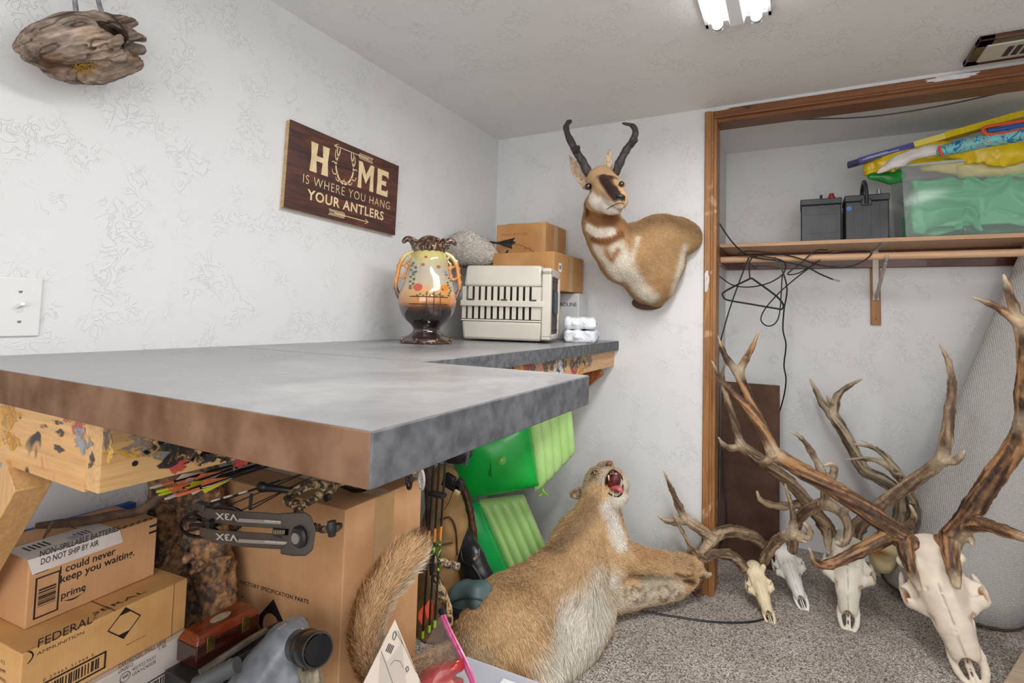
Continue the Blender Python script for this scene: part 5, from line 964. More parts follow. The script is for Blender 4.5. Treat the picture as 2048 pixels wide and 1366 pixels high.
pth([(1170,1098,-.44,40),(1215,1108,-.40,31),(1270,1116,-.32,25),(1325,1128,-.22,22),(1362,1134,-.15,24),(1380,1138,-.11,19)],.02)
pth([(1215,1185,-.40,42),(1258,1184,-.33,33),(1315,1176,-.23,27),(1352,1168,-.16,24),(1378,1158,-.12,18)],.02)
for k_,(x_,y_) in enumerate(((1384,1119),(1393,1130),(1394,1143),(1383,1153))): p_,r_=S(x_,y_,-.10+.0*k_,8.5); f.ell(p_,(r_*1.2,r_,r_),k=.006)
p_,r_=S(1340,1150,-.17,15); 
f.disp(lambda p:.004*vnoise(p,11)+.002*vnoise(p,28)); v,q=f.mesh(1); v[:,2]=np.maximum(v[:,2],.002); v[:,1]=np.minimum(v[:,1],-.004)
sl=lambda *p:SL(v,*p); TAW=(214,178,134); WHT=(234,226,212)
base_cols=[(sl((935,1225),(1000,1195),(1070,1165),(1110,1100),(1150,1050)),.05,(200,162,118),.05),(sl((1110,1090),(1140,1060),(1165,1035),(1185,1010)),.045,(164,134,102),.03),
 (sl((1120,1180),(1150,1150),(1175,1130)),.05,(204,168,126),.05),
 (sl((1112,1362),(1125,1320),(1150,1270),(1185,1225),(1205,1190)),.085,WHT,.045),(sl((1130,1250),(1150,1220)),.05,WHT,.04),(sl((1175,1345),(1205,1280),(1222,1220),(1228,1170)),.05,WHT,.04),(sl((1085,1225),(1104,1258),(1104,1300),(1090,1345)),.010,(232,218,196),.010),
 (sl((1215,1160),(1225,1190),(1245,1205),(1300,1195),(1350,1182)),.045,(214,200,178),.03),(sl((1290,1165),(1330,1160)),.03,(196,184,160),.02),
 (sl((1226,1030),(1232,1060),(1238,1085)),.035,(232,224,212),.02),(sl((1215,1015),(1235,1010)),.03,(228,220,206),.02),
 (sl((1210,1140),(1240,1150),(1280,1152)),.012,(214,190,160),.01),(sl((1280,1108),(1330,1112)),.03,(190,150,110),.03),
 (sl((1355,1120),(1385,1128)),.03,(190,156,120),.02),(sl((1350,1147),(1366,1152),(1384,1150)),.006,(92,66,48),.006),(sl((1376,1118),(1392,1122)),.002,(110,80,58),.003),(sl((1378,1128),(1396,1134)),.002,(100,72,52),.003),(sl((1376,1139),(1394,1144)),.002,(100,72,52),.003),(sl((1370,1160),(1385,1165)),.012,(96,70,52),.01),
 (sl((930,1300),(960,1320)),.04,(206,180,146),.03),(sl((1030,1350),(1050,1362)),.03,(168,130,92),.03)]
r=random.Random(5)
for k in range(26): x_,y_=r.uniform(1250,1360),r.uniform(1168,1200); base_cols.append((sl((x_,y_),(x_+r.uniform(-6,3),y_+r.uniform(4,9))),.004,(120,98,76),.006))
for k in range(30): x_,y_=r.uniform(1070,1200),r.uniform(1080,1230); base_cols.append((sl((x_,y_),(x_+r.uniform(3,9),y_+r.uniform(4,9))),.002,(128,98,68),.005))
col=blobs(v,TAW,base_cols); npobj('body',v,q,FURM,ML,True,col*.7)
spine=[S(*q)[0] for q in((1203,985,-.32,1),(1180,1050,-.38,1),(1158,1085,-.43,1),(1112,1186,-.62,1),(1060,1222,-.74,1),(1000,1275,-.95,1),(1050,1335,-.98,1),(1078,1410,-1,1))]; arm=[S(*q)[0] for q in((1170,1098,-.44,1),(1270,1116,-.32,1),(1380,1138,-.11,1))]; arm2=[S(*q)[0] for q in((1215,1185,-.40,1),(1315,1176,-.23,1),(1378,1158,-.12,1))]
def lion_dir(p):
    g=np.zeros_like(p)
    for ch,w0 in((spine,1.),(arm,1.),(arm2,1.)):
        ch=np.array(ch); seg=ch[1:]-ch[:-1]; mid=(ch[1:]+ch[:-1])/2; seg/=np.linalg.norm(seg,axis=1)[:,None]
        d=np.linalg.norm(p[:,None]-mid[None],axis=2); w=1/(d**4+1e-5); g+=(w[:,:,None]*seg[None]).sum(1)
    g/=np.linalg.norm(g,axis=1)[:,None]; g[:,2]-=.35; return g
belly=np.array(sl((1112,1350),(1150,1280),(1185,1220)))
def lion_len(p):
    d=np.min(np.linalg.norm(p[:,None]-belly[None],axis=2),1); return .014+.026*np.clip(1.3-d/.13,0,1)
facing=lambda c,n:(n@(-FW)>-.25)*1.0+.04
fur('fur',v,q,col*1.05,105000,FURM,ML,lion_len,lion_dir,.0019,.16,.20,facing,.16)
# yellow foam showing between the forelegs
MB().tube([S(1262,1151,-.30,1)[0],S(1300,1152,-.25,1)[0],S(1335,1153,-.20,1)[0]],[.008,.012,.008],8,4).build('exposed_foam',mat('yellow_foam',(226,200,84),(214,206,160),60,.8),ML)
# ragged dark hide at the end of the lower foreleg
f=Fld(Q(1395,1165,-.10)-.07,Q(1395,1165,-.10)+.07,.004); 
for a_ in((1390,1168,-.11,13),(1398,1180,-.10,8),(1400,1158,-.09,8),(1392,1188,-.11,6)): p_,r_=S(*a_); f.ell(p_,(r_,r_,r_),k=.01)
f.disp(lambda p:.006*vnoise(p,60)); vv,qq=f.mesh(0); vv[:,1]=np.minimum(vv[:,1],-.02); npobj('torn_hide',vv,qq,mat('torn_hide',(58,34,24),(110,74,52),50,.8,bump=.002),ML)
# head
f=Fld(Q(1203,965,-.33)+[-.17,-.17,-.16],Q(1203,965,-.33)+[.17,.15,.15],.0032)
pth([(1196,1012,-.33,33),(1200,985,-.31,34),(1202,966,-.30,33)],.02,2); pth([(1204,958,-.31,28),(1211,942,-.345,18),(1217,932,-.365,11)],.015,2); pth([(1222,958,-.29,22),(1233,950,-.29,14)],.02,1); pth([(1214,996,-.335,22),(1232,1000,-.35,16),(1246,994,-.355,11)],.015,2); pth([(1244,985,-.30,11),(1246,968,-.285,11),(1239,952,-.285,11)],.012,2)
p_,r_=S(1188,946,-.325,9); f.ell(p_,(r_,r_,r_),k=.01)
c_,r_=S(1228,964,-.37,1); f.ell(c_,(.036,.05,.042),rotm(0,.35,0),k=.008,sub=True)
f.disp(lambda p:.0016*vnoise(p,40)); v,q=f.mesh(1); LH=v
sl=lambda *p:SL(v,*p)
col=blobs(v,(200,176,148),[(sl((1195,995),(1205,975),(1212,965)),.035,(226,212,190),.02),(sl((1222,1010),(1245,1002)),.03,(230,222,208),.015),(sl((1252,975),(1250,955)),.02,(216,204,188),.012),(sl((1210,940),(1214,950)),.012,(222,206,184),.008),(sl((1187,938),(1196,932),(1205,930)),.010,(150,118,88),.010),(sl((1188,946),(1188,947)),.010,(64,50,40),.006),(sl((1178,960),(1182,948)),.008,(120,94,70),.01),(sl((1176,1000),(1184,1020)),.025,(176,146,112),.02),(sl((1222,944),(1224,950)),.004,(60,46,38),.004)])
npobj('head',v,q,FURM,ML,True,col*.8); mdir=(S(1203,975,-.31,1)[0]-S(1217,930,-.37,1)[0]); mdir/=np.linalg.norm(mdir)
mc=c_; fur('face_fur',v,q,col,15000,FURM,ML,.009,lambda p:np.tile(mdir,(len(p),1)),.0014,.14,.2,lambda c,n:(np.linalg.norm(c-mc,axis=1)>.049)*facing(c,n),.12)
MR=mat('mouth_red',(70,22,22),(110,40,38),60,.3); TNG=mat('tongue_pink',(206,110,112),(186,84,90),80,.3,bump=.001,bscale=300); LIP=mat('black_lip',(44,36,36),rough=.35); TTH=mat('ivory_tooth',(232,214,180),rough=.25)
f=Fld(c_-.07,c_+.07,.003); f.ell(c_+FW*.022,(.032,.022,.040),rotm(0,.35,0),k=.01); vv,qq=f.mesh(); npobj('mouth_cavity',vv,qq,MR,ML)
f=Fld(c_-.08,c_+.08,.0028); p1_,_=SS((1218,978,-.335,1),(1228,975,-.36,1),(1238,977,-.375,1),(1243,984,-.375,1)); f.path(p1_,[.013,.014,.012,.008],.004,3,flat=((0,-.3,1),.6)); vv,qq=f.mesh(); npobj('tongue',vv,qq,TNG,ML)
# lips: ring around opening
ring=[(1219,944),(1213,956),(1211,970),(1214,982),(1224,991),(1236,993),(1244,986),(1246,972),(1244,956),(1236,945),(1226,940)]
MB().tube([surf(LH,*p_,off=.0) for p_ in ring+[ring[0]]],.0032,8,3,cap=False).build('lips',LIP,ML)
for (x_,y_,x2,y2,r_) in((1217,950,1218,962,.0042),(1236,946,1236,958,.0042),(1240,989,1237,976,.0038),(1226,993,1226,982,.0034)):
    a_=surf(LH,x_,y_); b_=Q(x2,y2,a_[1]-.004); MB().tube([a_,(a_+b_)/2,b_],[r_,r_*.75,.0006],8,3).build('fang',TTH,ML)
for k in range(5): a_=Q(1221+k*3.2,945+abs(k-2)*.6,-.368); MB().tube([a_,a_+[0,-.001,-.006]],[.0018,.001],6).build('incisor',TTH,ML)
NZ=mat('lion_nose',(150,104,92),(110,72,64),60,.4); a_=surf(LH,1218,927); MB().ball(a_,(.017,.013,.010),14,rotm(0,-.5,0)).build('nose',NZ,ML); 
for x_ in(1213,1223): MB().ball(surf(LH,x_,930,off=.006)+[0,-.004,0],(.004,.004,.003),8).build('nostril',LIP,ML)
MB().ball(surf(LH,1188,946,off=-.005),.0095,14).build('eye',mat('amber_eye',(150,120,50),(40,30,16),120,.05,coat=1),ML); MB().tube([surf(LH,*p_,off=.001) for p_ in((1181,950),(1186,941),(1194,942),(1197,948))],.0018,6,3).build('eyelid',LIP,ML)
def lear(b_,t_,w,name='ear'):
    b_=np.array(b_);t_=np.array(t_); d=t_-b_; L=np.linalg.norm(d); d/=L; n=CAM-b_; n/=np.linalg.norm(n); n-=d*(n@d); n/=np.linalg.norm(n); s=np.cross(d,n); mb=MB()
    def fn(u,vv): w_=w*(math.cos(max(0,u-.35)*1.5/.65*.95))**.6 if u>.35 else w; a=(vv-.5)*2; return b_+d*L*u+s*a*w_+n*(a*a*w*.5-.004)
    mb.sheet(fn,10,8); o=mb.build(name,mat('lion_ear_fur',(186,160,130),(120,96,74),70,.9,bump=.002),ML); m=o.modifiers.new('s','SOLIDIFY'); m.thickness=.006
lear(S(1170,984,-.31,1)[0],S(1140,990,-.32,1)[0],.024); 
WK=mat('whisker',(240,236,230),rough=.4)
for k in range(9): a_=surf(LH,1208-k%3*2,940+k*1.8); MB().tube([a_,a_+np.array([-.02+.004*k,-.02,.012-.006*k]),a_+np.array([-.045+.008*k,-.03,.018-.012*k])],[.0004,.0004,.0002],4,3).build('whisker',WK,ML)
# claws on the upper paw
for k,(x_,y_) in enumerate(((1392,1128),(1397,1138),(1396,1149))): a_=Q(x_,y_,-.118); MB().tube([a_,a_+[.006,-.003,-.004],a_+[.007,-.004,-.010]],[.0028,.002,.0005],6,3).build('claw',mat('claw_horn',(120,100,80),rough=.3),ML)
# tail
tp=[Q(935,1285,-.95),Q(900,1300,-1.06),P(862,1322,'x',.62),P(800,1352,'x',.65),P(748,1332,'x',.655),P(733,1272,'x',.655),P(750,1200,'x',.65),P(788,1142,'x',.65),P(818,1108,'x',.65),P(832,1088,'x',.65)]
tr=[.030,.028,.027,.028,.030,.033,.036,.038,.036,.024]; f=Fld(np.min(tp,0)-.07,np.max(tp,0)+.07,.005); f.path(tp,tr,.01,4); v,q=f.mesh(1); tpa=np.array(tp)
col=blobs(v,(204,166,124),[(np.array(tp[3:8])+[-.03,-.02,.0],.036,(160,108,64),.02),(np.array(tp[5:9])+[.02,.02,-.02],.028,(238,224,200),.016),(tpa[-1]+[0,0,.02],.032,(84,60,46),.02)])
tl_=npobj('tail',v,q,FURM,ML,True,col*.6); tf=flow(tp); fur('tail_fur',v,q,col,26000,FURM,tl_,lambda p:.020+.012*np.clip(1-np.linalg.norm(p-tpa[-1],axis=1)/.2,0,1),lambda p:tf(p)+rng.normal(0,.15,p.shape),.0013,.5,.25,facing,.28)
# ================= UNDER THE WORKTOP =================
KC=kraft('kraft_tan',(208,160,116)); KF=kraft('kraft_golden',(214,166,108)); KL=kraft('kraft_light',(196,150,104))
# tote that carries the stack
ba=Box('storage_tote','black storage tote under the stacked ammunition boxes',(.006,-2.10,0),0,.50,.50,.371,mat('black_tote',(34,36,38),(44,46,48),10,.4),seam=False,cat='storage box')
def facebox(name,label,A,ang,L,Wd,Hh,m,**k):
    "A = near-bottom corner of the +x long face; L along the face, Wd into -x"
    an=math.radians(ang-90); x=np.array([math.cos(an),math.sin(an),0]); o=np.array(A)-x*Wd; return Box(name,label,o,an,Wd,L,Hh,m,**k)
wf=P(357,1258,'z',.487); w0_=P(362,1350,'z',.372); 
WB=facebox('ammunition_box','white carton printed CARTRIDGES, SMALL ARMS at the bottom of the stack',(.300,-2.045,.372),94,.275,.22,.113,mat('white_card2',(216,206,198),(204,192,184),9,.6),seam=False)
FB=facebox('ammunition_box','golden-brown FEDERAL carton in the middle of the stack',(.288,-2.074,.486),94.5,.300,.235,.113,KF)
AB=facebox('shipping_box','brown shipping carton printed prime with a NON-SPILLABLE BATTERIES label on top of the stack',(.205,-2.042,.600),94,.236,.165,.130,KC)
fo,fx_,fy_,fw,fh=AB.face('r')
def onr(B,px,py): # pixel -> coords on +x face of box
    o,x,y,w,h=B.face('r'); n=np.cross(x,y); d=FW*F0+RT*(px-PX)-UP*(py-PY); t_=((o-CAM)@n)/(d@n); p=CAM+d*t_-o; return float(p@x),float(p@y)
def tr(B,s_,px,py,px2,size,**k): # text on face starting at pixel, ending at pixel x
    a=onr(B,px,py); b=onr(B,*px2); o,x,y,w,h=B.face('r'); text(s_,B.e,o+x*a[0]+y*a[1],x,y,size,k.pop('m',INK),w=abs(b[0]-a[0]),**k)
tr(AB,'I could never',118,1149,(229,1119),.021,bold=.018); tr(AB,'keep you waiting.',119,1167,(267,1124),.021,bold=.018); tr(AB,'prime',121,1199,(170,1183),.020,bold=.015)
a,b_=onr(AB,126,1198),onr(AB,167,1184); n=10; AB.rc('r',[[(a[0]+(b_[0]-a[0])*i/n,a[1]-.004*math.sin(math.pi*i/n)*1.6-.003) for i in range(n+1)]+[(a[0]+(b_[0]-a[0])*i/n,a[1]-.004*math.sin(math.pi*i/n)*.8-.003) for i in range(n,-1,-1)],[(b_[0]-.006,a[1]+.003),(b_[0]+.003,a[1]+.003),(b_[0]+.001,a[1]-.006),(b_[0],a[1]-.001)]])
a=onr(AB,48,1243); b_=onr(AB,97,1152); AB.rc('r',barcode(.012,.012,.040,.078,13,1,False,.003)+[(.010,.098,.022,.003),[(.020,.101),(.025,.101),(.025,.112),(.029,.112),(.0225,.122),(.016,.112),(.020,.112)]],name='barcode')
WL=mat('white_sticker',(228,220,216),(218,208,204),20,.5)
l0,l1,l2,l3=[onr(AB,*q) for q in((57,1091),(240,1044),(246,1084),(64,1150))]; l0=(l0[0],.1302);l1=(l1[0],.1302); AB.rc('r',[[(l3[0],l3[1]),(l2[0],l2[1]),l1,l0]],WL,'label',.0006); 
tr(AB,'NON\u2013SPILLABLE BATTERIES',78,1114,(236,1058),.0165,ext=.0011,bold=.008); tr(AB,'DO NOT SHIP BY AIR',80,1130,(196,1088),.0165,ext=.0011,bold=.008)
AB.rc('t',[[(AB.L-.085,l0[0]),(AB.L,l0[0]),(AB.L,l1[0]),(AB.L-.085,l1[0])]],WL,'label_fold',.0009); AB.rc('t',[(AB.L-.07,l0[0]+.02+.008*k,.03,.004) for k in range(5)]+[(AB.L-.06,l0[0]+.10+.007*k,.025,.003) for k in range(4)],INK,'label_print',.0012)['kind']='stuff'; AB.rc('t',[(AB.L-.05,l0[0]+.085,.022,.022)],mat('lilac_sticker',(196,160,200),rough=.5),'lilac_sticker',.0013)
AB.rc('r',[(AB.W-.018,.098,.018,.005),(AB.W-.018,.112,.018,.005)]); AB.rc('t',[(AB.L-.008-.006*(k%2),.15+.007*k,.008,.005) for k in range(11)])
rects([[(.03,.07),(.035,.078),(.045,.08),(.05,.072),(.045,.06),(.035,.058)]],AB.e,AB.pt(0,0,0),AB.x,AB.z,INK,'printed_mark') 
# federal
tr(FB,'FEDERAL',73,1297,(183,1247),.022,bold=.004); tr(FB,'AMMUNITION',73,1312,(168,1268),.0085); tr(FB,'\u00ae',185,1240,(191,1236),.006)
a=onr(FB,60,1312); q_=[]
for k in range(3): q_.append([(a[0]-.006+.011*(1-.25*k)*math.cos(t_)+.003*k,a[1]-.001+.012*(1-.25*k)*math.sin(t_)) for t_ in np.linspace(-1.3,1.4,9)]+[(a[0]-.006+.009*(1-.27*k)*math.cos(t_)+.003*k,a[1]-.001+.010*(1-.27*k)*math.sin(t_)) for t_ in np.linspace(1.4,-1.3,9)])
FB.rc('r',q_,name='emblem')
c_=onr(FB,249,1246); d0=.032
def dia(cx,cy,r_): return [(cx-r_,cy),(cx,cy-r_),(cx+r_,cy),(cx,cy+r_)]
s_=.0016; FB.rc('r',[[(c_[0]-d0,c_[1]),(c_[0],c_[1]-d0),(c_[0],c_[1]-d0+2*s_),(c_[0]-d0+2*s_,c_[1])],[(c_[0],c_[1]-d0),(c_[0]+d0,c_[1]),(c_[0]+d0-2*s_,c_[1]),(c_[0],c_[1]-d0+2*s_)],[(c_[0]+d0,c_[1]),(c_[0],c_[1]+d0),(c_[0],c_[1]+d0-2*s_),(c_[0]+d0-2*s_,c_[1])],[(c_[0],c_[1]+d0),(c_[0]-d0,c_[1]),(c_[0]-d0+2*s_,c_[1]),(c_[0],c_[1]+d0-2*s_)],[(c_[0]-.013,c_[1]+d0-.013),(c_[0]+.013,c_[1]+d0-.013),(c_[0],c_[1]+d0)],[(c_[0]-.013,c_[1]-d0+.013),(c_[0],c_[1]-d0),(c_[0]+.013,c_[1]-d0+.013)]],name='hazard_diamond')
a=onr(FB,45,1366); b_=onr(FB,204,1292); FB.rc('r',barcode(.020,.009,.118,.034,22,3,True,.0035),name='barcode'); tr(FB,'0 29465 51944 5',85,1364,(186,1316),.008,sp=1.3)
tr(FB,'MADE IN THE U.S.A.',252,1292,(291,1273),.004); FB.rc('r',[(FB.W-.032,.0,.0012,.113)],SEAM,'flap_edge',.0005); 
lo=FB.face('t'); text('FEDERAL',FB.e,FB.pt(FB.L-.020,.07,.113),FB.y,-FB.x,.019,INK,w=.15,ext=.0006); FB.rc('t',[[(FB.L-.04,0),(FB.L,.0),(FB.L,.115),(FB.L-.03,.125)]],KF,'loose_flap',.002)
o_,x_,y_,_,_=FB.face('f')
for k in range(5): FB.print('f',('17.5','AMM','SMALL','GAUGE','No. 83')[k],.72,.72-.13*k,.009)
# white box
tr(WB,'CARTRIDGES, SMALL ARMS',236,1338,(331,1291),.0115); tr(WB,'1.4S',316,1302,(330,1296),.010); tr(WB,'UN0012',236,1348,(265,1334),.010); tr(WB,'4G/Y22.7/S/21',264,1343,(310,1322),.010); tr(WB,'USA/+CA0328',264,1353,(310,1333),.010); tr(WB,'un',245,1358,(256,1352),.010,bold=.02)
a=onr(WB,250,1354); WB.rc('r',[[(a[0]+.010*math.cos(t_),a[1]+.010*math.sin(t_)) for t_ in np.linspace(0,6.28,20)]+[(a[0]+.0088*math.cos(t_),a[1]+.0088*math.sin(t_)) for t_ in np.linspace(6.28,0,20)]],name='stamp_ring')
a=onr(WB,357,1308); WB.rc('r',barcode(WB.W-.115,.022,.105,.032,20,9,True,.003),name='barcode'); tr(WB,'01727 3',313,1366,(344,1350),.008,sp=1.3)
bl=Box('blue_box','blue carton wedged against the wall behind the prime box',(.004,-2.07,.600),math.radians(3),.034,.30,.122,mat('blue_carton',(40,92,180),(30,74,150),8,.5),seam=False)
# branch on the box
BK_=mat('bark_grey',(120,96,78),(82,64,52),40,.9,bump=.003); ST_=thing('branch','crooked grey-brown branch lying across the prime box','branch',P(180,1040,'x',.15))
MB().tube([P(*q,'x',x_) for q,x_ in(((70,1052),.09),((120,1047),.10),((180,1040),.11),((230,1030),.12),((270,1024),.14),((300,1008),.17),((330,985),.20))],[.006,.009,.010,.010,.009,.011,.008],10,4).build('limb',BK_,ST_); MB().tube([P(*q,'x',.12) for q in((108,1042),(98,1058),(86,1078))],[.004,.004,.001],6,2).build('twig',BK_,ST_)
# bark logs
f=Fld((.0,-1.80,.372),(.42,-1.592,.86),.0046)
def lp(L): p,r=SS(*L); f.path(p,r,.02,4)
lp([(362,950,-1.665,54),(352,1040,-1.665,48),(362,1140,-1.665,42),(380,1220,-1.665,36),(395,1330,-1.665,32)]); lp([(395,960,-1.66,44),(410,1060,-1.66,42),(430,1140,-1.66,36),(440,1230,-1.66,33),(444,1320,-1.66,32)])
for a_ in((376,1115,-1.715,8),(400,1133,-1.715,8)): p_,r_=S(*a_); f.cone(p_,p_+[.01,-.022,0],r_*1.4,r_*.7,.01)
f.disp(lambda p:.008*np.abs(vnoise(p*np.array([1,1,.5]),34))+.006*vnoise(p,75)+.003*vnoise(p,160),.03); v,q=f.mesh(0); v[:,0]=np.maximum(v[:,0],.003); nz=.5*vnoise(v,38)+.8*vnoise(v,95)+.5*vnoise(v,200); wz=np.clip(nz*2.2+.45,0,1)[:,None]; col=np.array(lin((184,140,100)))*wz+np.array(lin((112,98,88)))*(1-wz); col=col*(1+.35*vnoise(v,70)[:,None]); LGt=thing('log','rough-barked forked tree trunk section standing between the boxes and the big carton','log',(.2,-1.70,.30)); col=np.clip(col,0,1)
npobj('trunk',v,q,attrmat('bark_mat',.95,90,.45,.003,160,spec=.1),LGt,True,col)
lt=Box('crate','low dark crate under the log',(.25,-1.595+.0,0),0,.02,.001,.001,INK,seam=False) if 0 else None
# big carton
CBX=Box('cardboard_box','largest tan carton printed FACTORY SPECIFICATION PARTS beneath the bow',(.103,-1.59,0),0,.454,.285,.748,KC)
def onf(px,py): p=Q(px,py,-1.59)-CBX.o; return p[0],p[2]
def tf_(s_,px,py,px2,size,**k): a=onf(px,py); b=onf(*px2); text(s_,CBX.e,CBX.pt(a[0],0,a[1]),CBX.x+CBX.z*((b[1]-a[1])/(b[0]-a[0])),CBX.z,size,INK,w=abs(b[0]-a[0]),**k)
tf_('FACTORY SPECIFICATION PARTS',480,1167,(617,1208),.014,bold=.02,sp=1.1)
top_,lf,rt,bt=onf(547,1198),onf(494,1245),onf(620,1300),onf(560,1365)
cc=((lf[0]+rt[0])/2,(lf[1]+rt[1])/2-.02); c2=(top_[0]-.004,top_[1]-.062); 
CBX.rc('f',[[(top_[0]-.062,top_[1]-.066),(top_[0],top_[1]-.13),(top_[0]+.062,top_[1]-.066),top_]],name='printed_diamond'); CBX.rc('f',[[(c2[0]+.031*math.cos(t_),c2[1]-.006+.031*math.sin(t_)) for t_ in np.linspace(0,6.2,24)]],KC,'printed_disc',.0007); text('E',CBX.e,CBX.pt(c2[0]-.012,0,c2[1]-.026),CBX.x,CBX.z,.026,INK,bold=.03,ext=.0012)
for s2,(px,py) in(('E',(487,1196)),('N',(487,1214)),('I',(487,1228))): a=onf(px,py); text(s2,CBX.e,CBX.pt(a[0],0,a[1]),CBX.z,-CBX.x,.012,INK,bold=.02)
CBX.rc('r',[(.10,.50,.07,.248)],TAPE,'tape',.0006); CBX.rc('t',[(.0,.11,.454,.05)],TAPE,'tape',.0009); a=onf(613,1240); CBX.rc('f',[dia(a[0],a[1],.004)])
# wooden chest
cA=P(391,1341,'z',.447); hc=Box('hard_case','black hard case under the wooden chest',(.308,-1.84,.372),0,.095,.20,.074,mat('black_case',(30,30,32),(40,40,42),10,.4),seam=False,cat='case'); RW=wood('rosewood_lid',(150,66,30),(96,34,18),1,10,.18,coat=.8); DWd=wood('dark_chest_wood',(70,24,16),(36,14,10),1,10,.2,coat=.6)
CH=facebox('wooden_chest','small glossy red-brown wooden chest with brass latches and an oval inlay',cA,91,.150,.070,.045,DWd,seam=False,cat='chest')
b=MB(); z1_,z2_=.0455,.064; i_=.009; b.hexa([CH.pt(a_,c_,z) for z,i in((z1_,0),(z2_,i_)) for a_,c_ in((i,i),(CH.L-i,i),(CH.L-i,CH.W-i),(i,CH.W-i))]); b.build('lid',RW,CH.e,bevel=.002)
BR=mat('brass',(150,130,70),(110,92,48),60,.35,metal=.8)
for u_ in(.2,.75): MB().hexa([CH.pt(CH.L+.001+d_,CH.W*u_+a_,z) for z in(.024,.056) for d_,a_ in((-.001,-.009),(.002,-.009),(.002,.009),(-.001,.009))]).build('latch',BR,CH.e,bevel=.001)
MB().prism([(.024*math.cos(t_),.012*math.sin(t_)) for t_ in np.linspace(0,6.1,22)],CH.pt(CH.L/2,CH.W/2,.0643),CH.y,-CH.x,.001).build('oval_inlay',mat('pearl_inlay',(196,186,160),(168,160,140),80,.3),CH.e)
# engine housing
GP=NT('worn_grey_plastic'); n=GP.noise(12,4,None,.6,.8); GP.set(GP.ramp(n,[(.3,lin((96,100,108))),(.55,lin((132,138,146))),(.75,lin((160,160,162)))]),.38); GP.bump(n,.001); GP=GP.m
MG=thing('engine_housing','worn grey plastic engine housing with a round metal cap and warning sticker','machine part',P(540,1330,'y',-1.72)*np.array([1,1,0])+[0,0,.372]); f=Fld((.30,-1.98,.36),(.74,-1.595,.70),.0045)
lp([(590,1262,-1.68,26),(570,1290,-1.71,34),(540,1330,-1.74,40),(505,1385,-1.78,44)]); lp([(560,1270,-1.69,22),(520,1330,-1.74,28),(470,1395,-1.80,30)]); lp([(590,1355,-1.72,30),(570,1400,-1.74,34)]); 
v,q=f.mesh(2); npobj('shell',v,q,GP,MG)
sk=[surf(v,*p_,off=.0012) for p_ in((571,1247),(608,1256),(596,1266),(556,1258))]; g=MB(); g.add(sk,[(0,1,2,3)]); ws=g.build('warning_sticker',mat('sticker_cream',(236,214,190),rough=.4),MG,smooth=0); g=MB(); e1=sk[1]-sk[0]; e2=sk[3]-sk[0]
for a_ in(.06,): g.add([sk[0]+e1*u_+e2*w_+(CAM-sk[0])/np.linalg.norm(CAM-sk[0])*.0008 for u_,w_ in((0,0),(1,0),(1,.25),(0,.25))],[(0,1,2,3)])
g.build('sticker_stripe',mat('orange_print',(226,120,60)),ws,smooth=0)
SV=mat('brushed_steel',(96,94,92),(66,64,62),16,.28,metal=.85); c1=S(590,1290,-1.70,1)[0]; c2_=S(636,1300,-1.745,1)[0]; ax=(c2_-c1); La=np.linalg.norm(ax); k_=dep(c2_)/F0
MB().lathe([(.030,0),(.030,La*.45),(.034,La*.5),(.034,La*.56),(.031,La*.6),(.033,La*.95),(.031,La*1.0)],c1,ax/La,32).build('metal_cap',SV,MG,smooth=30); MB().lathe([(.028,0),(.026,.004),(.0,.005)],c2_,ax/La,28,cap=False).build('cap_face',mat('glossy_black',(10,8,10),rough=.12,spec=.3),MG)
MB().tube([Q(600,1330,-1.70),Q(622,1350,-1.72),Q(628,1375,-1.73)],[.018,.022,.02],10,3).build('valve',mat('cast_metal',(176,164,140),(120,112,98),40,.4,metal=.3),MG); MB().lathe([(.006,0),(.007,.004),(.004,.012),(.005,.016)],Q(611,1338,-1.735),(0,-.3,1),12).build('fitting',SV,MG)
b=MB(); b.tube([Q(475,1330,-1.86),Q(430,1352,-1.88),Q(390,1372,-1.9)],.0145,16,3); b.build('ribbed_grip',mat('dark_grip',(74,78,80),rough=.35),MG)
for k in range(5): a_=Q(466-k*11,1334+k*5.6,-1.862); dd=Q(390,1372,-1.9)-Q(475,1330,-1.86); MB().lathe([(.0152,0),(.0158,.002),(.0152,.004)],a_,dd,18).build('grip_ring',mat('grip_ring',(130,132,130),rough=.4),MG)
MB().tube([Q(530,1262,-1.70),Q(480,1292,-1.78),Q(400,1345,-1.86)],.007,10,3).build('rail',mat('dull_steel',(120,112,100),(80,76,70),30,.4,metal=.5),MG); MB().tube([Q(560,1250,-1.66),Q(500,1280,-1.70),Q(440,1325,-1.80)],.009,10,3).build('rod',mat('black_rod',(30,30,32),rough=.3),MG)
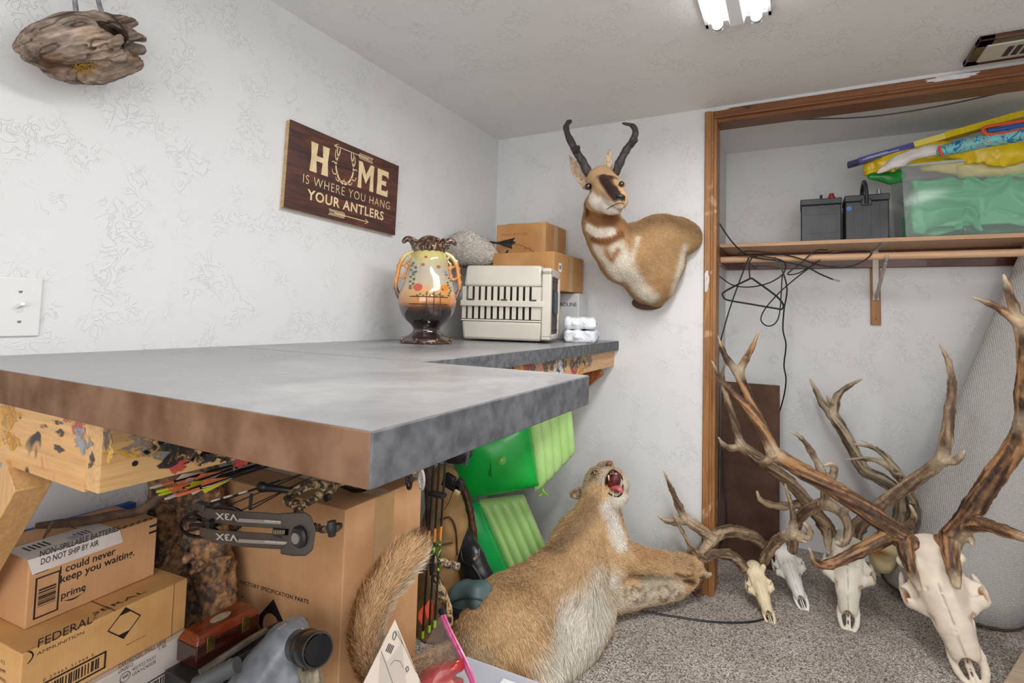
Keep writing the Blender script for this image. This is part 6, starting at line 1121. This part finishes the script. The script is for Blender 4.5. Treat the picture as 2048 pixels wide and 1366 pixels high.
# ================= BOW ON THE CARTON =================
LB_=mat('bow_limb_grey',(66,60,58),(80,73,70),8,.38); BLK=mat('matte_black',(26,26,28),(34,34,36),20,.45); 
def camo(name,a=(176,154,112),b=(96,78,54),c=(58,44,34)):
    t=NT(name); t.set(t.ramp(t.noise(42,2,None,.5,1.8),[(.38,lin(c)),(.44,lin(b)),(.52,lin(a)),(.60,lin([min(255,x+26) for x in a])),(.66,lin(b))],'CONSTANT'),.5); return t.m
CM=camo('camo_print'); BW=thing('compound_bow','compound bow with grey V3X limbs and camouflage riser lying on the big carton','bow',(.45,-1.70,.75))
YB_=-1.78
def Z3(px,py,dy=0): return Q(px,py,YB_+dy)
for off,nm in((0,'upper'),(41,'lower')):
    top=[(399,1012),(430,1018),(480,1022),(530,1025),(590,1030)]; bot=[(399,1030),(425,1044),(475,1052),(530,1056),(590,1059)]
    b=MB(); F_=[]; n=len(top)
    for (x_,y_),(x2,y2) in zip(top,bot):
        for d_ in(0,.012): b.v+= [tuple(Z3(x_,y_+off,d_)),tuple(Z3(x2,y2+off,d_))]
    for i in range(n-1): k=i*4; b.f+=[(k,k+1,k+5,k+4),(k+2,k+6,k+7,k+3),(k,k+4,k+6,k+2),(k+1,k+3,k+7,k+5)]
    b.f+=[(0,2,3,1),(4*n-4,4*n-3,4*n-1,4*n-2)]; o=b.build('limb',LB_,BW,bevel=.002)
    o_=Z3(522,1040+off,-.0012); xx=Z3(430,1033+off)-Z3(522,1040+off); yy=Z3(522,1060+off)-Z3(522,1030+off); xx/=np.linalg.norm(xx); yy-=xx*(yy@xx); 
    PRm=mat('pale_limb_print',(196,188,180),rough=.5)
    # inverted lettering as on the limb
    text('V3X',o,Z3(474,1028+off+1,-.0013)+0*xx,-(-xx),yy,.019,PRm,w=np.linalg.norm(Z3(474,1033+off)-Z3(430,1033+off)),bold=.02,ext=.0)
    q0,q1_,q2_,q3_=[Z3(x_,y_+off,-.0012) for x_,y_ in((478,1037),(589,1043),(589,1050),(474,1044))]; g=MB().add([q0,q1_,q2_,q3_],[(0,1,2,3)]); g.build('print_band',mat('limb_band',(150,142,136),rough=.5),o,smooth=0); text('MATHEWS ARCHERY',o,Z3(580,1043.5+off,-.0022),xx,yy,.0055,mat('white_print',(228,224,220)),w=.078,ext=0,bold=.01)
b=MB(); L_=[(560,1026),(610,1024),(622,1032),(632,1060),(626,1100),(612,1112),(585,1112),(560,1108),(562,1095),(574,1086),(578,1058),(562,1052)]; f3=[Z3(x_,y_,-.004) for x_,y_ in L_]; b3=[Z3(x_,y_,.022) for x_,y_ in L_]; n=len(L_); b.add(f3+b3,[tuple(range(n)),tuple(range(2*n-1,n-1,-1))]+[(i,n+i,n+(i+1)%n,(i+1)%n) for i in range(n)]); b.build('limb_pocket',BLK if 0 else LB_,BW,bevel=.003)
c_=Z3(600,1073,-.005); MB().lathe([(.021,-.002),(.021,.004),(.017,.008),(.015,.008)],c_,(0,-1,0),28).build('pocket_disc',BLK,BW); MB().lathe([(.0105,.008),(.0105,.012),(.004,.012)],c_,(0,-1,0),22).build('limb_bolt',mat('bolt_grey',(150,142,138),rough=.35,metal=.4),BW)
MB().box(Z3(562,1063,.008),(.03,.02,.018)).build('limb_damper',BLK,BW,bevel=.003); g=MB()
for k in range(7): g.tube([Z3(548+k*3.4,1060,-.004),Z3(548+k*3.4,1068,-.004)],.0012,6)
g.build('damper_rib',mat('damper_tan',(150,130,104)),BW)
# cam wheel
g=MB(); pts=[]; 
for k in range(25): t_=2*math.pi*k/24; pts.append(Z3(424+63*math.cos(t_)*(1 if math.cos(t_)<0 else 1.05),1044+29*math.sin(t_)-8*math.cos(t_),.006))
g.tube(pts,.0036,8,cap=False); g.build('cam',mat('glossy_black2',(20,20,22),rough=.2),BW); g=MB()
for a_,b__ in(((366,1040),(480,1036)),((375,1062),(470,1040)),((390,1030),(440,1066)),((380,1050),(440,1050))): g.beam(Z3(*a_,.008),Z3(*b__,.008),.007,.006)
g.build('cam_spoke',BLK,BW); MB().box(Z3(405,1012,.004),(.034,.018,.016)).build('axle_block',LB_,BW,bevel=.002); MB().lathe([(.009,0),(.009,.012)],Z3(425,1045,-.001),(0,-1,0),14).build('axle',BLK,BW)
# riser
f=Fld(np.min([Z3(560,1050),Q(740,960,-1.40)],0)+[-.05,-.03,-.08],np.max([Z3(700,930),Q(760,930,-1.35)],0)+[.06,.08,.08],.004)
R_=[(600,1030,-1.755,9),(590,1008,-1.74,8),(575,1000,-1.73,8),(590,985,-1.71,9),(615,972,-1.69,8),(640,970,-1.66,8),(660,978,-1.64,9),(675,965,-1.60,8),(700,962,-1.56,8)]; p_,r_=SS(*R_); f.path(p_,r_,.005,3); p_,r_=SS((575,1008,-1.735,6),(600,1010,-1.73,8),(625,1000,-1.70,7),(645,982,-1.67,8)); f.path(p_,r_,.005,3); p_,r_=SS((618,1050,-1.755,7),(645,1058,-1.77,6),(665,1058,-1.78,8),(678,1052,-1.78,7)); f.path(p_,r_,.005,3); f.disp(lambda p:.0016*vnoise(p,80)); v,q=f.mesh(0); npobj('riser',v,q,CM,BW)
MB().tube([Q(663,1042,-1.79),Q(664,1056,-1.79),Q(664,1072,-1.79)],[.008,.0095,.007],12,3).build('stabilizer_knob',BLK,BW); MB().lathe([(.008,0),(.008,.01)],Q(659,994,-1.66),(0,-1,0),14).build('riser_bolt',BLK,BW)
# sight, rest, strings
MB().tube([Q(526,975,-1.73),Q(560,978,-1.72),Q(600,984,-1.70)],[.010,.007,.006],10,3).build('string_stop',BLK,BW); MB().ball(Q(524,974,-1.735),(.015,.009,.012),14).build('stop_pad',BLK,BW); MB().beam(Q(500,1018,-1.77),Q(503,988,-1.76),.006,.014).build('cable_guard',BLK,BW)
g=MB()
for a_,b__ in(((420,1010,-1.77),(640,935,-1.58)),((440,1018,-1.77),(655,928,-1.58)),((480,1022,-1.77),(665,935,-1.60)),((400,1014,-1.775),(560,960,-1.68)),((500,1020,-1.77),(600,965,-1.66))): g.tube([Q(*a_),Q(*b__)],.0014,6)
g.build('bow_string',BLK,BW)
g=MB(); 
for x_,y_ in((430,1000),(455,993),(485,985)): g.beam(Q(x_-6,y_+2,-1.772),Q(x_+8,y_-2,-1.772),.005,.004)
g.build('string_silencer',mat('white_serving',(190,188,186)),BW)
# hand strap / release
WR=thing('wrist_release','black leather archery wrist strap with pink stitching on the big carton','strap',Q(700,968,-1.50)); f=Fld(Q(700,965,-1.50)-.12,Q(700,965,-1.50)+.12,.004); p_,r_=SS((665,945,-1.52,13),(685,958,-1.51,15),(710,972,-1.50,13),(728,975,-1.50,8)); f.path(p_,r_,.01,3,flat=((0,-.3,1),.9)); f.disp(lambda p:.003*vnoise(p,40)); v,q=f.mesh(1); npobj('strap',v,q,mat('black_leather',(22,20,22),rough=.3,bump=.0006,bscale=200),WR)
PK=mat('pink_stitch',(196,70,90)); 
for c_ in((690,952),(712,972)): pts=[surf(v,c_[0]+a_,c_[1]+b__,off=.001) for a_,b__ in((-7,0),(0,-5),(7,0),(0,5),(-7,0))]; MB().tube(pts,.0007,5).build('stitching',PK,WR)
MB().tube([Q(728,976,-1.50),Q(745,972,-1.49),Q(752,968,-1.49)],[.004,.005,.003],8,2).build('release_head',BLK,WR); MB().tube([Q(735,970,-1.49),Q(748,976,-1.49),Q(772,965,-1.47)],[.0035,.003,.002],8,2).build('trigger',mat('red_metal',(170,60,70),rough=.3,metal=.5),WR)
# arrows bundle
AR=mat('carbon_shaft',(28,28,30),rough=.3); BLU=camo('blue_wrap',(60,90,190),(30,40,110),(20,22,40)); VN=[mat('vane_orange',(250,140,96),rough=.4),mat('vane_white',(232,222,206),rough=.4),mat('vane_yellow',(222,214,60),rough=.4)]; NK=[mat('nock_clear',(206,196,180),rough=.2),mat('nock_lime',(200,214,50),rough=.3),mat('nock_orange',(236,130,84),rough=.3)]
for k,(a_,b__) in enumerate((((300,976,-1.88),(560,905,-1.58)),((318,990,-1.885),(572,912,-1.58)),((345,978,-1.87),(568,902,-1.57)),((330,998,-1.89),(580,908,-1.585)),((312,984,-1.86),(590,915,-1.59)),((352,992,-1.88),(600,912,-1.59)))):
    A=Q(*a_);B=Q(*b__); d=(B-A)/np.linalg.norm(B-A); e=thing('arrow',('carbon arrow, %s in the bundle beside the side beam'%('topmost','second from the top','third from the top','fourth from the top','fifth from the top','lowest and longest')[k]),'arrow',A,'arrow bundle under the worktop'); L=np.linalg.norm(B-A)
    MB().tube([A+d*.02,A+d*L*.72],.003,8).build('shaft',AR,e); MB().tube([A+d*L*.72,B],.0033,8).build('blue_wrap',BLU,e); MB().tube([A,A+d*.008,A+d*.022],[.0022,.0038,.0036],8).build('nock',NK[k%3],e); MB().tube([A+d*.022,A+d*.045],.0036,8).build('nock_collar',NK[2],e)
    sx_,sy_,_=frame(d)
    for m in range(3):
        t_=2*math.pi*m/3+k; n=sx_*math.cos(t_)+sy_*math.sin(t_); w_=np.cross(n,d)*.0006; p0,p1,p2=A+d*.05+n*.003,A+d*.06+n*.016,A+d*.115+n*.003; MB().add([p0-w_,p1-w_,p2-w_,p0+w_,p1+w_,p2+w_],[(0,1,2),(5,4,3),(0,3,4,1),(1,4,5,2),(2,5,3,0)]).build('vane',VN[(k+m)%3 if k%2 else m%2],e,smooth=0)
# ================= GREEN INFLATABLE =================
GI=thing('inflatable_lounger','green inflatable pool lounger with ribbed lime panels propped under the worktop','pool float',(.45,-.40,0)); GD=mat('glossy_green_vinyl',(28,196,78),(14,170,62),5,.25,spec=.5); GLt=mat('lime_vinyl',(196,236,156),(182,226,140),6,.3,spec=.5); GM=mat('mid_green_vinyl',(40,190,100),(30,170,80),6,.25)
def panel(name,c,m,ribs=0,bul=.03,th=.10,ribamp=.012,N=36,lab=None):
    c=[Q(*k) for k in c]; n=np.cross(c[1]-c[0],c[3]-c[0]); n/=np.linalg.norm(n)
    if n@FW>0: n=-n
    g=MB()
    for sgn in(1,-1):
        def fn(u,v_,sgn=sgn):
            p=(c[0]*(1-u)+c[1]*u)*(1-v_)+(c[3]*(1-u)+c[2]*u)*v_; e=(max(0,1-(2*u-1)**6)*max(0,1-(2*v_-1)**6))**.45; h=e*(th/2+bul*(1-(2*u-1)**2)*(1-(2*v_-1)**2)); 
            if ribs: h+=e*ribamp*(abs(math.sin(math.pi*ribs*u))**.7-.4)
            wr=.0025*e*float(vnoise(p,22)); return p+n*(sgn*h+wr)
        k0=len(g.v); g.sheet(fn,N,N//2)
    o=g.build(name,m,GI,smooth=75)
    if lab: o['label']=lab
    return o
panel('side_panel',[(925,868,-.62),(1056,826,-.45),(1078,972,-.43),(890,1000,-.60)],GD,0,.03,.10,lab='dark green side panel')
panel('ribbed_panel',[(1052,822,-.44),(1134,790,-.20),(1145,905,-.18),(1070,985,-.40)],GLt,5,.0,.08,.018,60,lab='lime green ribbed panel')
panel('ribbed_panel',[(952,1000,-.46),(1048,988,-.30),(1100,1112,-.22),(1030,1182,-.38)],GLt,5,.0,.08,.018,60,lab='lime green ribbed panel')
panel('side_panel',[(885,1000,-.56),(958,1000,-.46),(1035,1182,-.40),(960,1190,-.48)],GM,0,.02,.08,lab='mid green side panel')
p_=Q(1004,920,-.60); MB().lathe([(.018,0),(.019,.004),(.012,.006),(.010,.012),(.006,.013)],Q(1003,920,-.575),(CAM-p_)/np.linalg.norm(CAM-p_),20).build('air_valve',mat('valve_green',(110,190,80),rough=.3),GI)
zz_=MB(); 
for a_ in((972,905),(976,907),(980,909),(967,904)): 
    for k in range(7): p1=Q(a_[0]+k*.3,a_[1]+k*7,-.60); zz_.box(p1,(.003,.0008,.012))
zz_.build('printed_text',mat('dark_green_print',(10,90,40)),GI)['kind']='stuff'
VT=mat('lime_valve',(150,220,60),rough=.3)
g=MB(); 
for a_,b__ in(((1082,968),(1088,985)),((1088,985),(1078,992)),((1088,985),(1096,990)),((1085,975),(1078,978))): g.tube([Q(*a_,-.36),Q(*b__,-.37)],.004,6)
g.build('cord_tab',VT,GI); g=MB(); g.box(Q(1000,1145,-.42),(.03,.01,.03),rotm(0,.3,0)); g.build('repair_patch',VT,GI,bevel=.002)
# ================= GEAR BETWEEN CARTON AND LOUNGER =================
def blob_obj(name,label,cat,L,m,part,h=.006,k=.02,flat=None,dn=None,sm=3,relax=1):
    p,r=SS(*L); f=Fld(np.min(p,0)-max(r)-.03,np.max(p,0)+max(r)+.03,h); f.path(p,r,k,sm,flat=flat)
    if dn: f.disp(dn)
    v,q=f.mesh(relax); v[:,2]=np.maximum(v[:,2],.002); e=thing(name,label,cat,(p[0][0],p[0][1],float(v[:,2].min()))); npobj(part,v,q,m,e); return e,v
cr_=lambda a,fq:(lambda p:a*vnoise(p,fq))
KH=mat('khaki_canvas',(176,140,92),(154,120,76),20,.8,bump=.001,bscale=200); e,v=blob_obj('backpack','khaki canvas backpack behind the upright bow','bag',[(885,960,-.88,30),(890,1050,-.86,44),(880,1120,-.84,50),(885,1200,-.80,60),(890,1290,-.76,60)],KH,'body',.007,.02,None,cr_(.008,18))
MB().tube([surf(v,x_,y_,off=.004) for x_,y_ in((880,1040),(900,1035),(912,1060),(915,1110))],.006,8,3,flat=.5).build('strap',mat('brown_webbing',(96,66,48),rough=.8),e)
MB().tube([surf(v,x_,y_,off=.003) for x_,y_ in((862,1095),(880,1090),(905,1085))],.004,8,3).build('seam',mat('dark_khaki',(90,68,44),rough=.8),e)
e,v=blob_obj('rifle_sling','brown leather shoulder strap hanging over the dark green panel','strap',[(916,962,-.72,6),(930,985,-.72,7),(940,1020,-.72,7),(946,1060,-.72,7),(950,1085,-.72,6)],mat('brown_leather',(98,58,38),(70,40,28),30,.4),'strap',.0035,.01)
BLt=mat('black_leather2',(26,26,30),(36,36,40),14,.28,bump=.0005,bscale=160)
e,v=blob_obj('holster_bag','shiny black leather pouch with a snapped flap','bag',[(918,1068,-.80,20),(928,1090,-.82,27),(942,1120,-.84,30),(958,1160,-.84,32),(975,1200,-.82,34)],BLt,'pouch',.005,.02,((0,1,0),.7))
sp_=[surf(v,x_,y_,off=.006) for x_,y_ in((925,1110),(945,1128),(955,1115),(952,1090))]; MB().lathe([(.006,0),(.005,.003),(.0,.004)],surf(v,948,1118,off=.002),(CAM-Q(948,1118,-.85))/2,16,cap=False).build('snap',mat('copper_snap',(150,96,66),rough=.3,metal=.8),e)
MB().tube([surf(v,x_,y_,off=.002) for x_,y_ in((922,1102),(926,1122),(942,1130),(956,1118),(958,1098))],.003,8,4).build('flap_edge',BLt,e); MB().tube([surf(v,x_,y_,off=.002) for x_,y_ in((945,1130),(958,1150),(968,1175))],.0035,8,3).build('piping',mat('grey_piping',(80,80,84),rough=.4),e)
GT=mat('grey_green_nylon',(88,110,112),(66,86,90),12,.45,bump=.0006); pc=Q(943,1192,-1.0); e=thing('nylon_pouch','grey-green nylon pouch with black lower half beside the lion haunch','bag',pc*np.array([1,1,0])+[0,0,.1]); f=Fld(pc-.13,pc+.13,.005); f.boxr(pc,(.150,.10,.085),rotm(0,-.38,-.2),.035,.02); f.disp(cr_(.008,22)); v,q=f.mesh(2); npobj('lid',v,q,GT,e)
MB().tube([surf(v,x_,y_,off=.002) for x_,y_ in((900,1208),(915,1200),(940,1196),(965,1200))],.003,8,3).build('piping',mat('dark_piping',(40,48,50),rough=.4),e)
pp_,rr_=SS((915,1222,-1.02,20),(938,1226,-1.0,26),(960,1232,-.98,22)); f=Fld(np.min(pp_,0)-.08,np.max(pp_,0)+.08,.005); f.path(pp_,rr_,.02,3); f.disp(cr_(.006,34)); vv,qq=f.mesh(); npobj('body',vv,qq,BLt,e)
# ================= UPRIGHT BOW =================
B2=thing('compound_bow','camouflage hunting bow standing upright behind the big carton with quiver and round sight','bow',Q(870,1225,-1.22)*np.array([1,1,0])); BR2=camo('realtree_camo',(186,160,120),(120,94,62),(52,40,30))
def tb(L,r,m,nm,par=B2,sm=3,n=8,**k): return MB().tube([Q(*q) for q in L],r,n,sm,**k).build(nm,m,par)
# riser / upper limb under the worktop
tb([(838,915,-1.20),(870,908,-1.18),(905,905,-1.14),(935,902,-1.10)],[.010,.014,.015,.013],BR2,'upper_limb'); tb([(938,900,-1.08),(950,885,-1.04),(965,872,-1.0)],[.010,.012,.008],BR2,'limb_tip'); MB().lathe([(.009,0),(.009,.008),(.004,.009)],Q(956,882,-1.04),(0,-1,0),14).build('bolt',BLK,B2)
f=Fld(Q(915,912,-1.15)-.07,Q(915,912,-1.15)+.07,.004); 
pp_,rr_=SS((900,915,-1.15,12),(918,912,-1.15,15),(932,905,-1.15,14)); f.path(pp_,rr_,.01,2); vv,qq=f.mesh(); npobj('limb_guard',vv,qq,BLK,B2); tb([(930,885,-1.16),(936,905,-1.16),(932,930,-1.16)],.006,mat('grey_rubber',(70,66,74),rough=.5),'rubber_edge')
# sight
tb([(796,930,-1.44),(815,924,-1.42),(850,918,-1.36)],[.009,.008,.008],BLK,'sight_bar'); MB().ball(Q(796,932,-1.44),(.012,.010,.012),12).build('sight_knob',BLK,B2)
MB().box(Q(822,940,-1.455),(.030,.012,.020),rotm(0,-.25,0)).build('sight_level',mat('yellow_panel',(240,180,30),rough=.3),B2,bevel=.004); 
for c_,w_,nm,mm in(((818,958,-1.45),.023,'sight_housing',BLK),((843,960,-1.44),.022,'sight_ring',mat('clear_grey_ring',(186,182,178),rough=.25))):
    g=MB(); cc_=Q(*c_); ux=np.array([.55,-.3,0])/.63; g.tube([cc_+ux*w_*.72*math.cos(t_)+np.array([0,0,w_*1.05*math.sin(t_)]) for t_ in np.linspace(0,2*math.pi,25)],.0036,8,cap=False)
    for t_ in(.4,1.6,2.8,4.0,5.2): g.tube([cc_,cc_+ux*w_*.7*math.cos(t_)+np.array([0,0,w_*1.0*math.sin(t_)])],.0012,6)
    g.build(nm,mm,B2)
# arrows in quiver
for k,(x0_,x1_,Y_) in enumerate(((868,860,-1.24),(879,869,-1.235),(891,882,-1.23))):
    y1_=(1262,1250,1240)[k]; A=Q(x0_,918,Y_);B=Q(x1_-(14,10,12)[k]+((0,0,0)[k]),y1_,Y_); d=(B-A)/np.linalg.norm(B-A); L=np.linalg.norm(B-A); e=thing('arrow',('leftmost dark arrow of the upright bow quiver, lime nock at its foot','middle dark arrow of the upright bow quiver','rightmost dark arrow of the upright bow quiver with long green wrap')[k],'arrow',B,'arrows in the upright quiver')
    MB().tube([A,B],.0034,8).build('shaft',AR,e); MB().tube([A+d*L*.42,A+d*L*.50],.0038,8).build('orange_wrap',mat('orange_wrap',(230,140,50),rough=.4),e); MB().tube([A+d*L*.50,A+d*L*(.60 if k<2 else .72)],.0038,8).build('green_wrap',camo('green_wrap',(130,210,60),(60,90,40),(30,34,28)),e); MB().tube([B-d*.0,B+d*.02],.0042,8).build('nock',mat('lime_nock',(160,226,50),rough=.3),e)
    if k<2: 
        for s_ in(-1,1): w_=np.array([s_*.5,-.3,0]); w_/=np.linalg.norm(w_); p0=B-d*.075; MB().add([p0+w_*.003,p0+w_*.016+d*.02,p0+w_*.016+d*.04,p0+w_*.003+d*.06,p0+w_*.003+[0,.001,0],p0+w_*.016+d*.02+[0,.001,0],p0+w_*.016+d*.04+[0,.001,0],p0+w_*.003+d*.06+[0,.001,0]],[(0,1,2,3),(7,6,5,4),(0,4,5,1),(1,5,6,2),(2,6,7,3)]).build('vane',mat('red_vane',(240,90,66),(250,120,80),80,.35),e,smooth=0)
MB().bb(Q(855,988,-1.25)+[0,0,-.006],Q(890,995,-1.235)+[0,.01,.010]).build('quiver_clamp',BLK,B2,bevel=.002)
tb([(856,930,-1.20),(858,1000,-1.20),(862,1080,-1.20),(868,1150,-1.18)],.013,mat('camo_dark',(60,50,42),(96,80,62),30,.6),'riser',n=10); tb([(868,1150,-1.20),(880,1180,-1.19),(895,1215,-1.18),(898,1250,-1.18)],[.014,.016,.014,.012],BR2,'lower_limb'); MB().lathe([(.010,0),(.010,.010),(.005,.012)],Q(886,1221,-1.21),(0,-1,0),18).build('bolt',mat('bolt_blue',(60,66,72),rough=.3,metal=.5),B2)
g=MB(); 
for q_,s_ in(((898,962,-1.16),(.038,.02,.04)),((912,975,-1.16),(.036,.02,.026)),((920,968,-1.16),(.022,.02,.03))): g.box(Q(*q_),s_,rotm(0,.3,0))
g.build('arrow_rest',BLK,B2,bevel=.003); MB().box(Q(914,985,-1.18),(.018,.01,.012),rotm(0,.3,0)).build('rest_emblem',mat('tan_emblem',(170,160,110),rough=.5),B2,bevel=.002)
tb([(908,975,-1.17),(900,1000,-1.18),(888,1020,-1.19)],.0012,BLK,'rest_cord')
g=MB(); g.tube([Q(868,1118,-1.22),Q(895,1128,-1.20),Q(918,1134,-1.19)],[.011,.012,.011],12,2); g.build('stabilizer',BR2,B2)
for k in range(4): MB().tube([Q(896+k*7,1124+k*1.6,-1.217),Q(895+k*7,1134+k*1.6,-1.217)],.0022,6).build('stabilizer_slot',mat('slot_grey',(110,112,116),rough=.3),B2)
# ================= FOREGROUND: BIN, PAPER, ZIP BAG =================
bt=.372; x0_=.80; BN_=thing('storage_bin','clear plastic bin in front of the lion haunch','storage box',(.95,-1.5,0)); TH_=film('clear_bin_plastic',(206,210,222),.45,.12)
k1=P(940,1322,'z',bt); k2=P(1080,1372,'z',bt); k3=P(700,1400,'z',bt)
d1=(k2-k1); d1/=np.linalg.norm(d1); d2=np.array([-d1[1],d1[0],0]); d2=-d2 if d2[1]>0 else d2
k1b=k1-d1*.012; cor=[k1b,k1b+d1*.34,k1b+d1*.34+d2*.22,k1b+d2*.22]; g=MB(); lo=[np.array([p[0],p[1],.003])*1 for p in [c_+(np.mean(cor,0)-c_)*.06 for c_ in cor]]; g.add(lo+cor,[(0,1,2,3),(0,1,5,4),(1,2,6,5),(2,3,7,6),(3,0,4,7)]); o=g.build('tub',TH_,BN_,smooth=0); md=o.modifiers.new('s','SOLIDIFY'); md.thickness=.003
MB().tube(cor+[cor[0]],.006,6,cap=False).build('rim',film('bin_rim',(214,218,230),.75,.15),BN_)
MB().hexa([c_+(np.mean(cor,0)-c_)*.04+[0,0,z] for z in(.003,.006) for c_ in cor]).build('lid',film('bin_lid',(210,214,226),.6,.15),BN_); a=k1b+d1*.12+d2*.03+[0,0,.0095]; MB().hexa([a+d1*u_+d2*w_+[0,0,z] for z in(0,.001) for u_,w_ in((0,0),(.09,0),(.09,.06),(0,.06))]).build('white_label',mat('white_label',(232,232,236),rough=.5),BN_)
# paper target leaning
PP=mat('paper_cream',(228,214,200),(220,206,192),12,.7); tA=Q(790,1239,-1.62);tB=Q(727,1366,-1.70);tC=Q(842,1366,-1.58); tB=tB+(tB-tA)*.35; tC=tC+(tC-tA)*.1; TG_=thing('paper_target','cream printed paper target with barcode standing before the tail','paper',tB)
ux=(tC-tA); uy=(tB-tA); nrm=np.cross(ux,uy); nrm/=np.linalg.norm(nrm); nrm=nrm if nrm@(CAM-tA)>0 else -nrm
tD=tB+ux*.9; MB().hexa([p-nrm*h_ for h_ in(0,.0012) for p in(tA,tB,tD,tC)]).build('sheet',PP,TG_,smooth=0)
def tpx(L): 
    out=[]
    for px,py in L: d=FW*F0+RT*(px-PX)-UP*(py-PY); t_=((tA-CAM)@nrm)/(d@nrm); out.append(CAM+d*t_+nrm*.0006)
    return out
def tpoly(L,m,nm,off=0): p=[q+nrm*off for q in tpx(L)]; g=MB().add(p,[tuple(range(len(p)))]); return g.build(nm,m,TG_,smooth=0)
GR=mat('print_grey',(200,190,180),rough=.7); PI=mat('print_black',(70,62,60),rough=.6)
tpoly([(757,1366),(762,1300),(774,1324),(803,1285),(812,1366)],GR,'shaded_zone'); tpoly([(762,1302),(778,1270),(790,1286),(774,1324)],PP,'label_zone',.0003)
for k in range(4): tpoly([(770+k*3,1302+k*1.5-0),(778+k*3-1,1286+k*1.5),(780+k*3-1,1287+k*1.5),(772+k*3,1303+k*1.5)],PI,'bar',.0007)
g=MB(); 
for L in([(762,1302),(785,1366)],[(780,1330),(788,1320),(800,1322),(806,1336)],[(790,1262),(812,1300),(832,1345)],[(795,1262),(800,1272),(806,1290)]): g.tube([q+nrm*.0004 for q in tpx(L)],.0004,5)
g.build('printed_line',PI,TG_); g=MB(); g.tube([q+nrm*.0004 for q in tpx([(786,1266),(790,1262),(792,1270),(788,1280),(785,1276),(786,1266)])],.0008,5); g.build('printed_logo',PI,TG_); g=MB(); g.tube([q+nrm*.0004 for q in tpx([(811,1336),(815,1332),(817,1340),(813,1344),(811,1336)])],.0008,5); g.build('printed_badge',PI,TG_)
# zip bag
ZB=thing('zip_bag','clear zip bag with a pink seal holding crumpled red plastic','bag',Q(880,1340,-1.50)); Zf=NT('clear_film'); Zf.set(lin((236,230,230)),.06,spec=.9); n=Zf.noise(38,3,None,.55,1.8); Zf.bump(n,.010); fz_=Zf.n('Fresnel'); fz_.inputs[0].default_value=1.45; Zf.l(Zf.math('ADD',Zf.math('MULTIPLY',fz_.outputs[0],.55),.03),Zf.b.inputs['Alpha']); Zf=Zf.m
top=[(888,1232,-1.46),(905,1270,-1.48),(930,1320,-1.50),(958,1385,-1.52)]; lef=[(878,1236,-1.47),(850,1290,-1.52),(822,1340,-1.56),(800,1390,-1.58)]
A_=spline([Q(*q) for q in top],4); B_=spline([Q(*q) for q in lef],4); n_=len(A_)-1
def bagp(u,v_,s_):
    i=min(n_-1,int(v_*n_)); f_=v_*n_-i; a=A_[i]*(1-f_)+A_[i+1]*f_; b=B_[i]*(1-f_)+B_[i+1]*f_; p=a*(1-u)+b*u; w_=math.sin(math.pi*u)**.6*(.012+.05*v_); return p+(CAM-p)/np.linalg.norm(CAM-p)*s_*w_+np.array([1,1,1])*.006*float(vnoise(p,28))*math.sin(math.pi*u)
g=MB(); g.sheet(lambda u,v_:bagp(u,v_,1),20,28); g.build('front_film',Zf,ZB,smooth=80); g=MB(); g.sheet(lambda u,v_:bagp(u,v_,-.6),14,20); g.build('back_film',Zf,ZB,smooth=80)
PKs=mat('pink_seal',(226,120,170),(206,90,146),60,.25)
for off_ in(0,-5): MB().tube([Q(x_+off_,y_+abs(off_)*.3,Y_-.012) for x_,y_,Y_ in top],.0032,6,4,flat=2.0).build('seal',PKs,ZB)
RDm=mat('red_plastic',(150,20,22),(190,50,50),14,.2,coat=.5); p,r=SS((912,1330,-1.53,18),(885,1350,-1.54,24),(850,1372,-1.56,22),(905,1375,-1.54,26)); f=Fld(np.min(p,0)-.06,np.max(p,0)+.06,.005); f.path(p,r,.02,3); f.disp(lambda q:.012*np.abs(vnoise(q,30))); v,q=f.mesh(0); tag(npobj('plastic_wrap',v,q,RDm),'crumpled red plastic inside the clear zip bag','plastic')
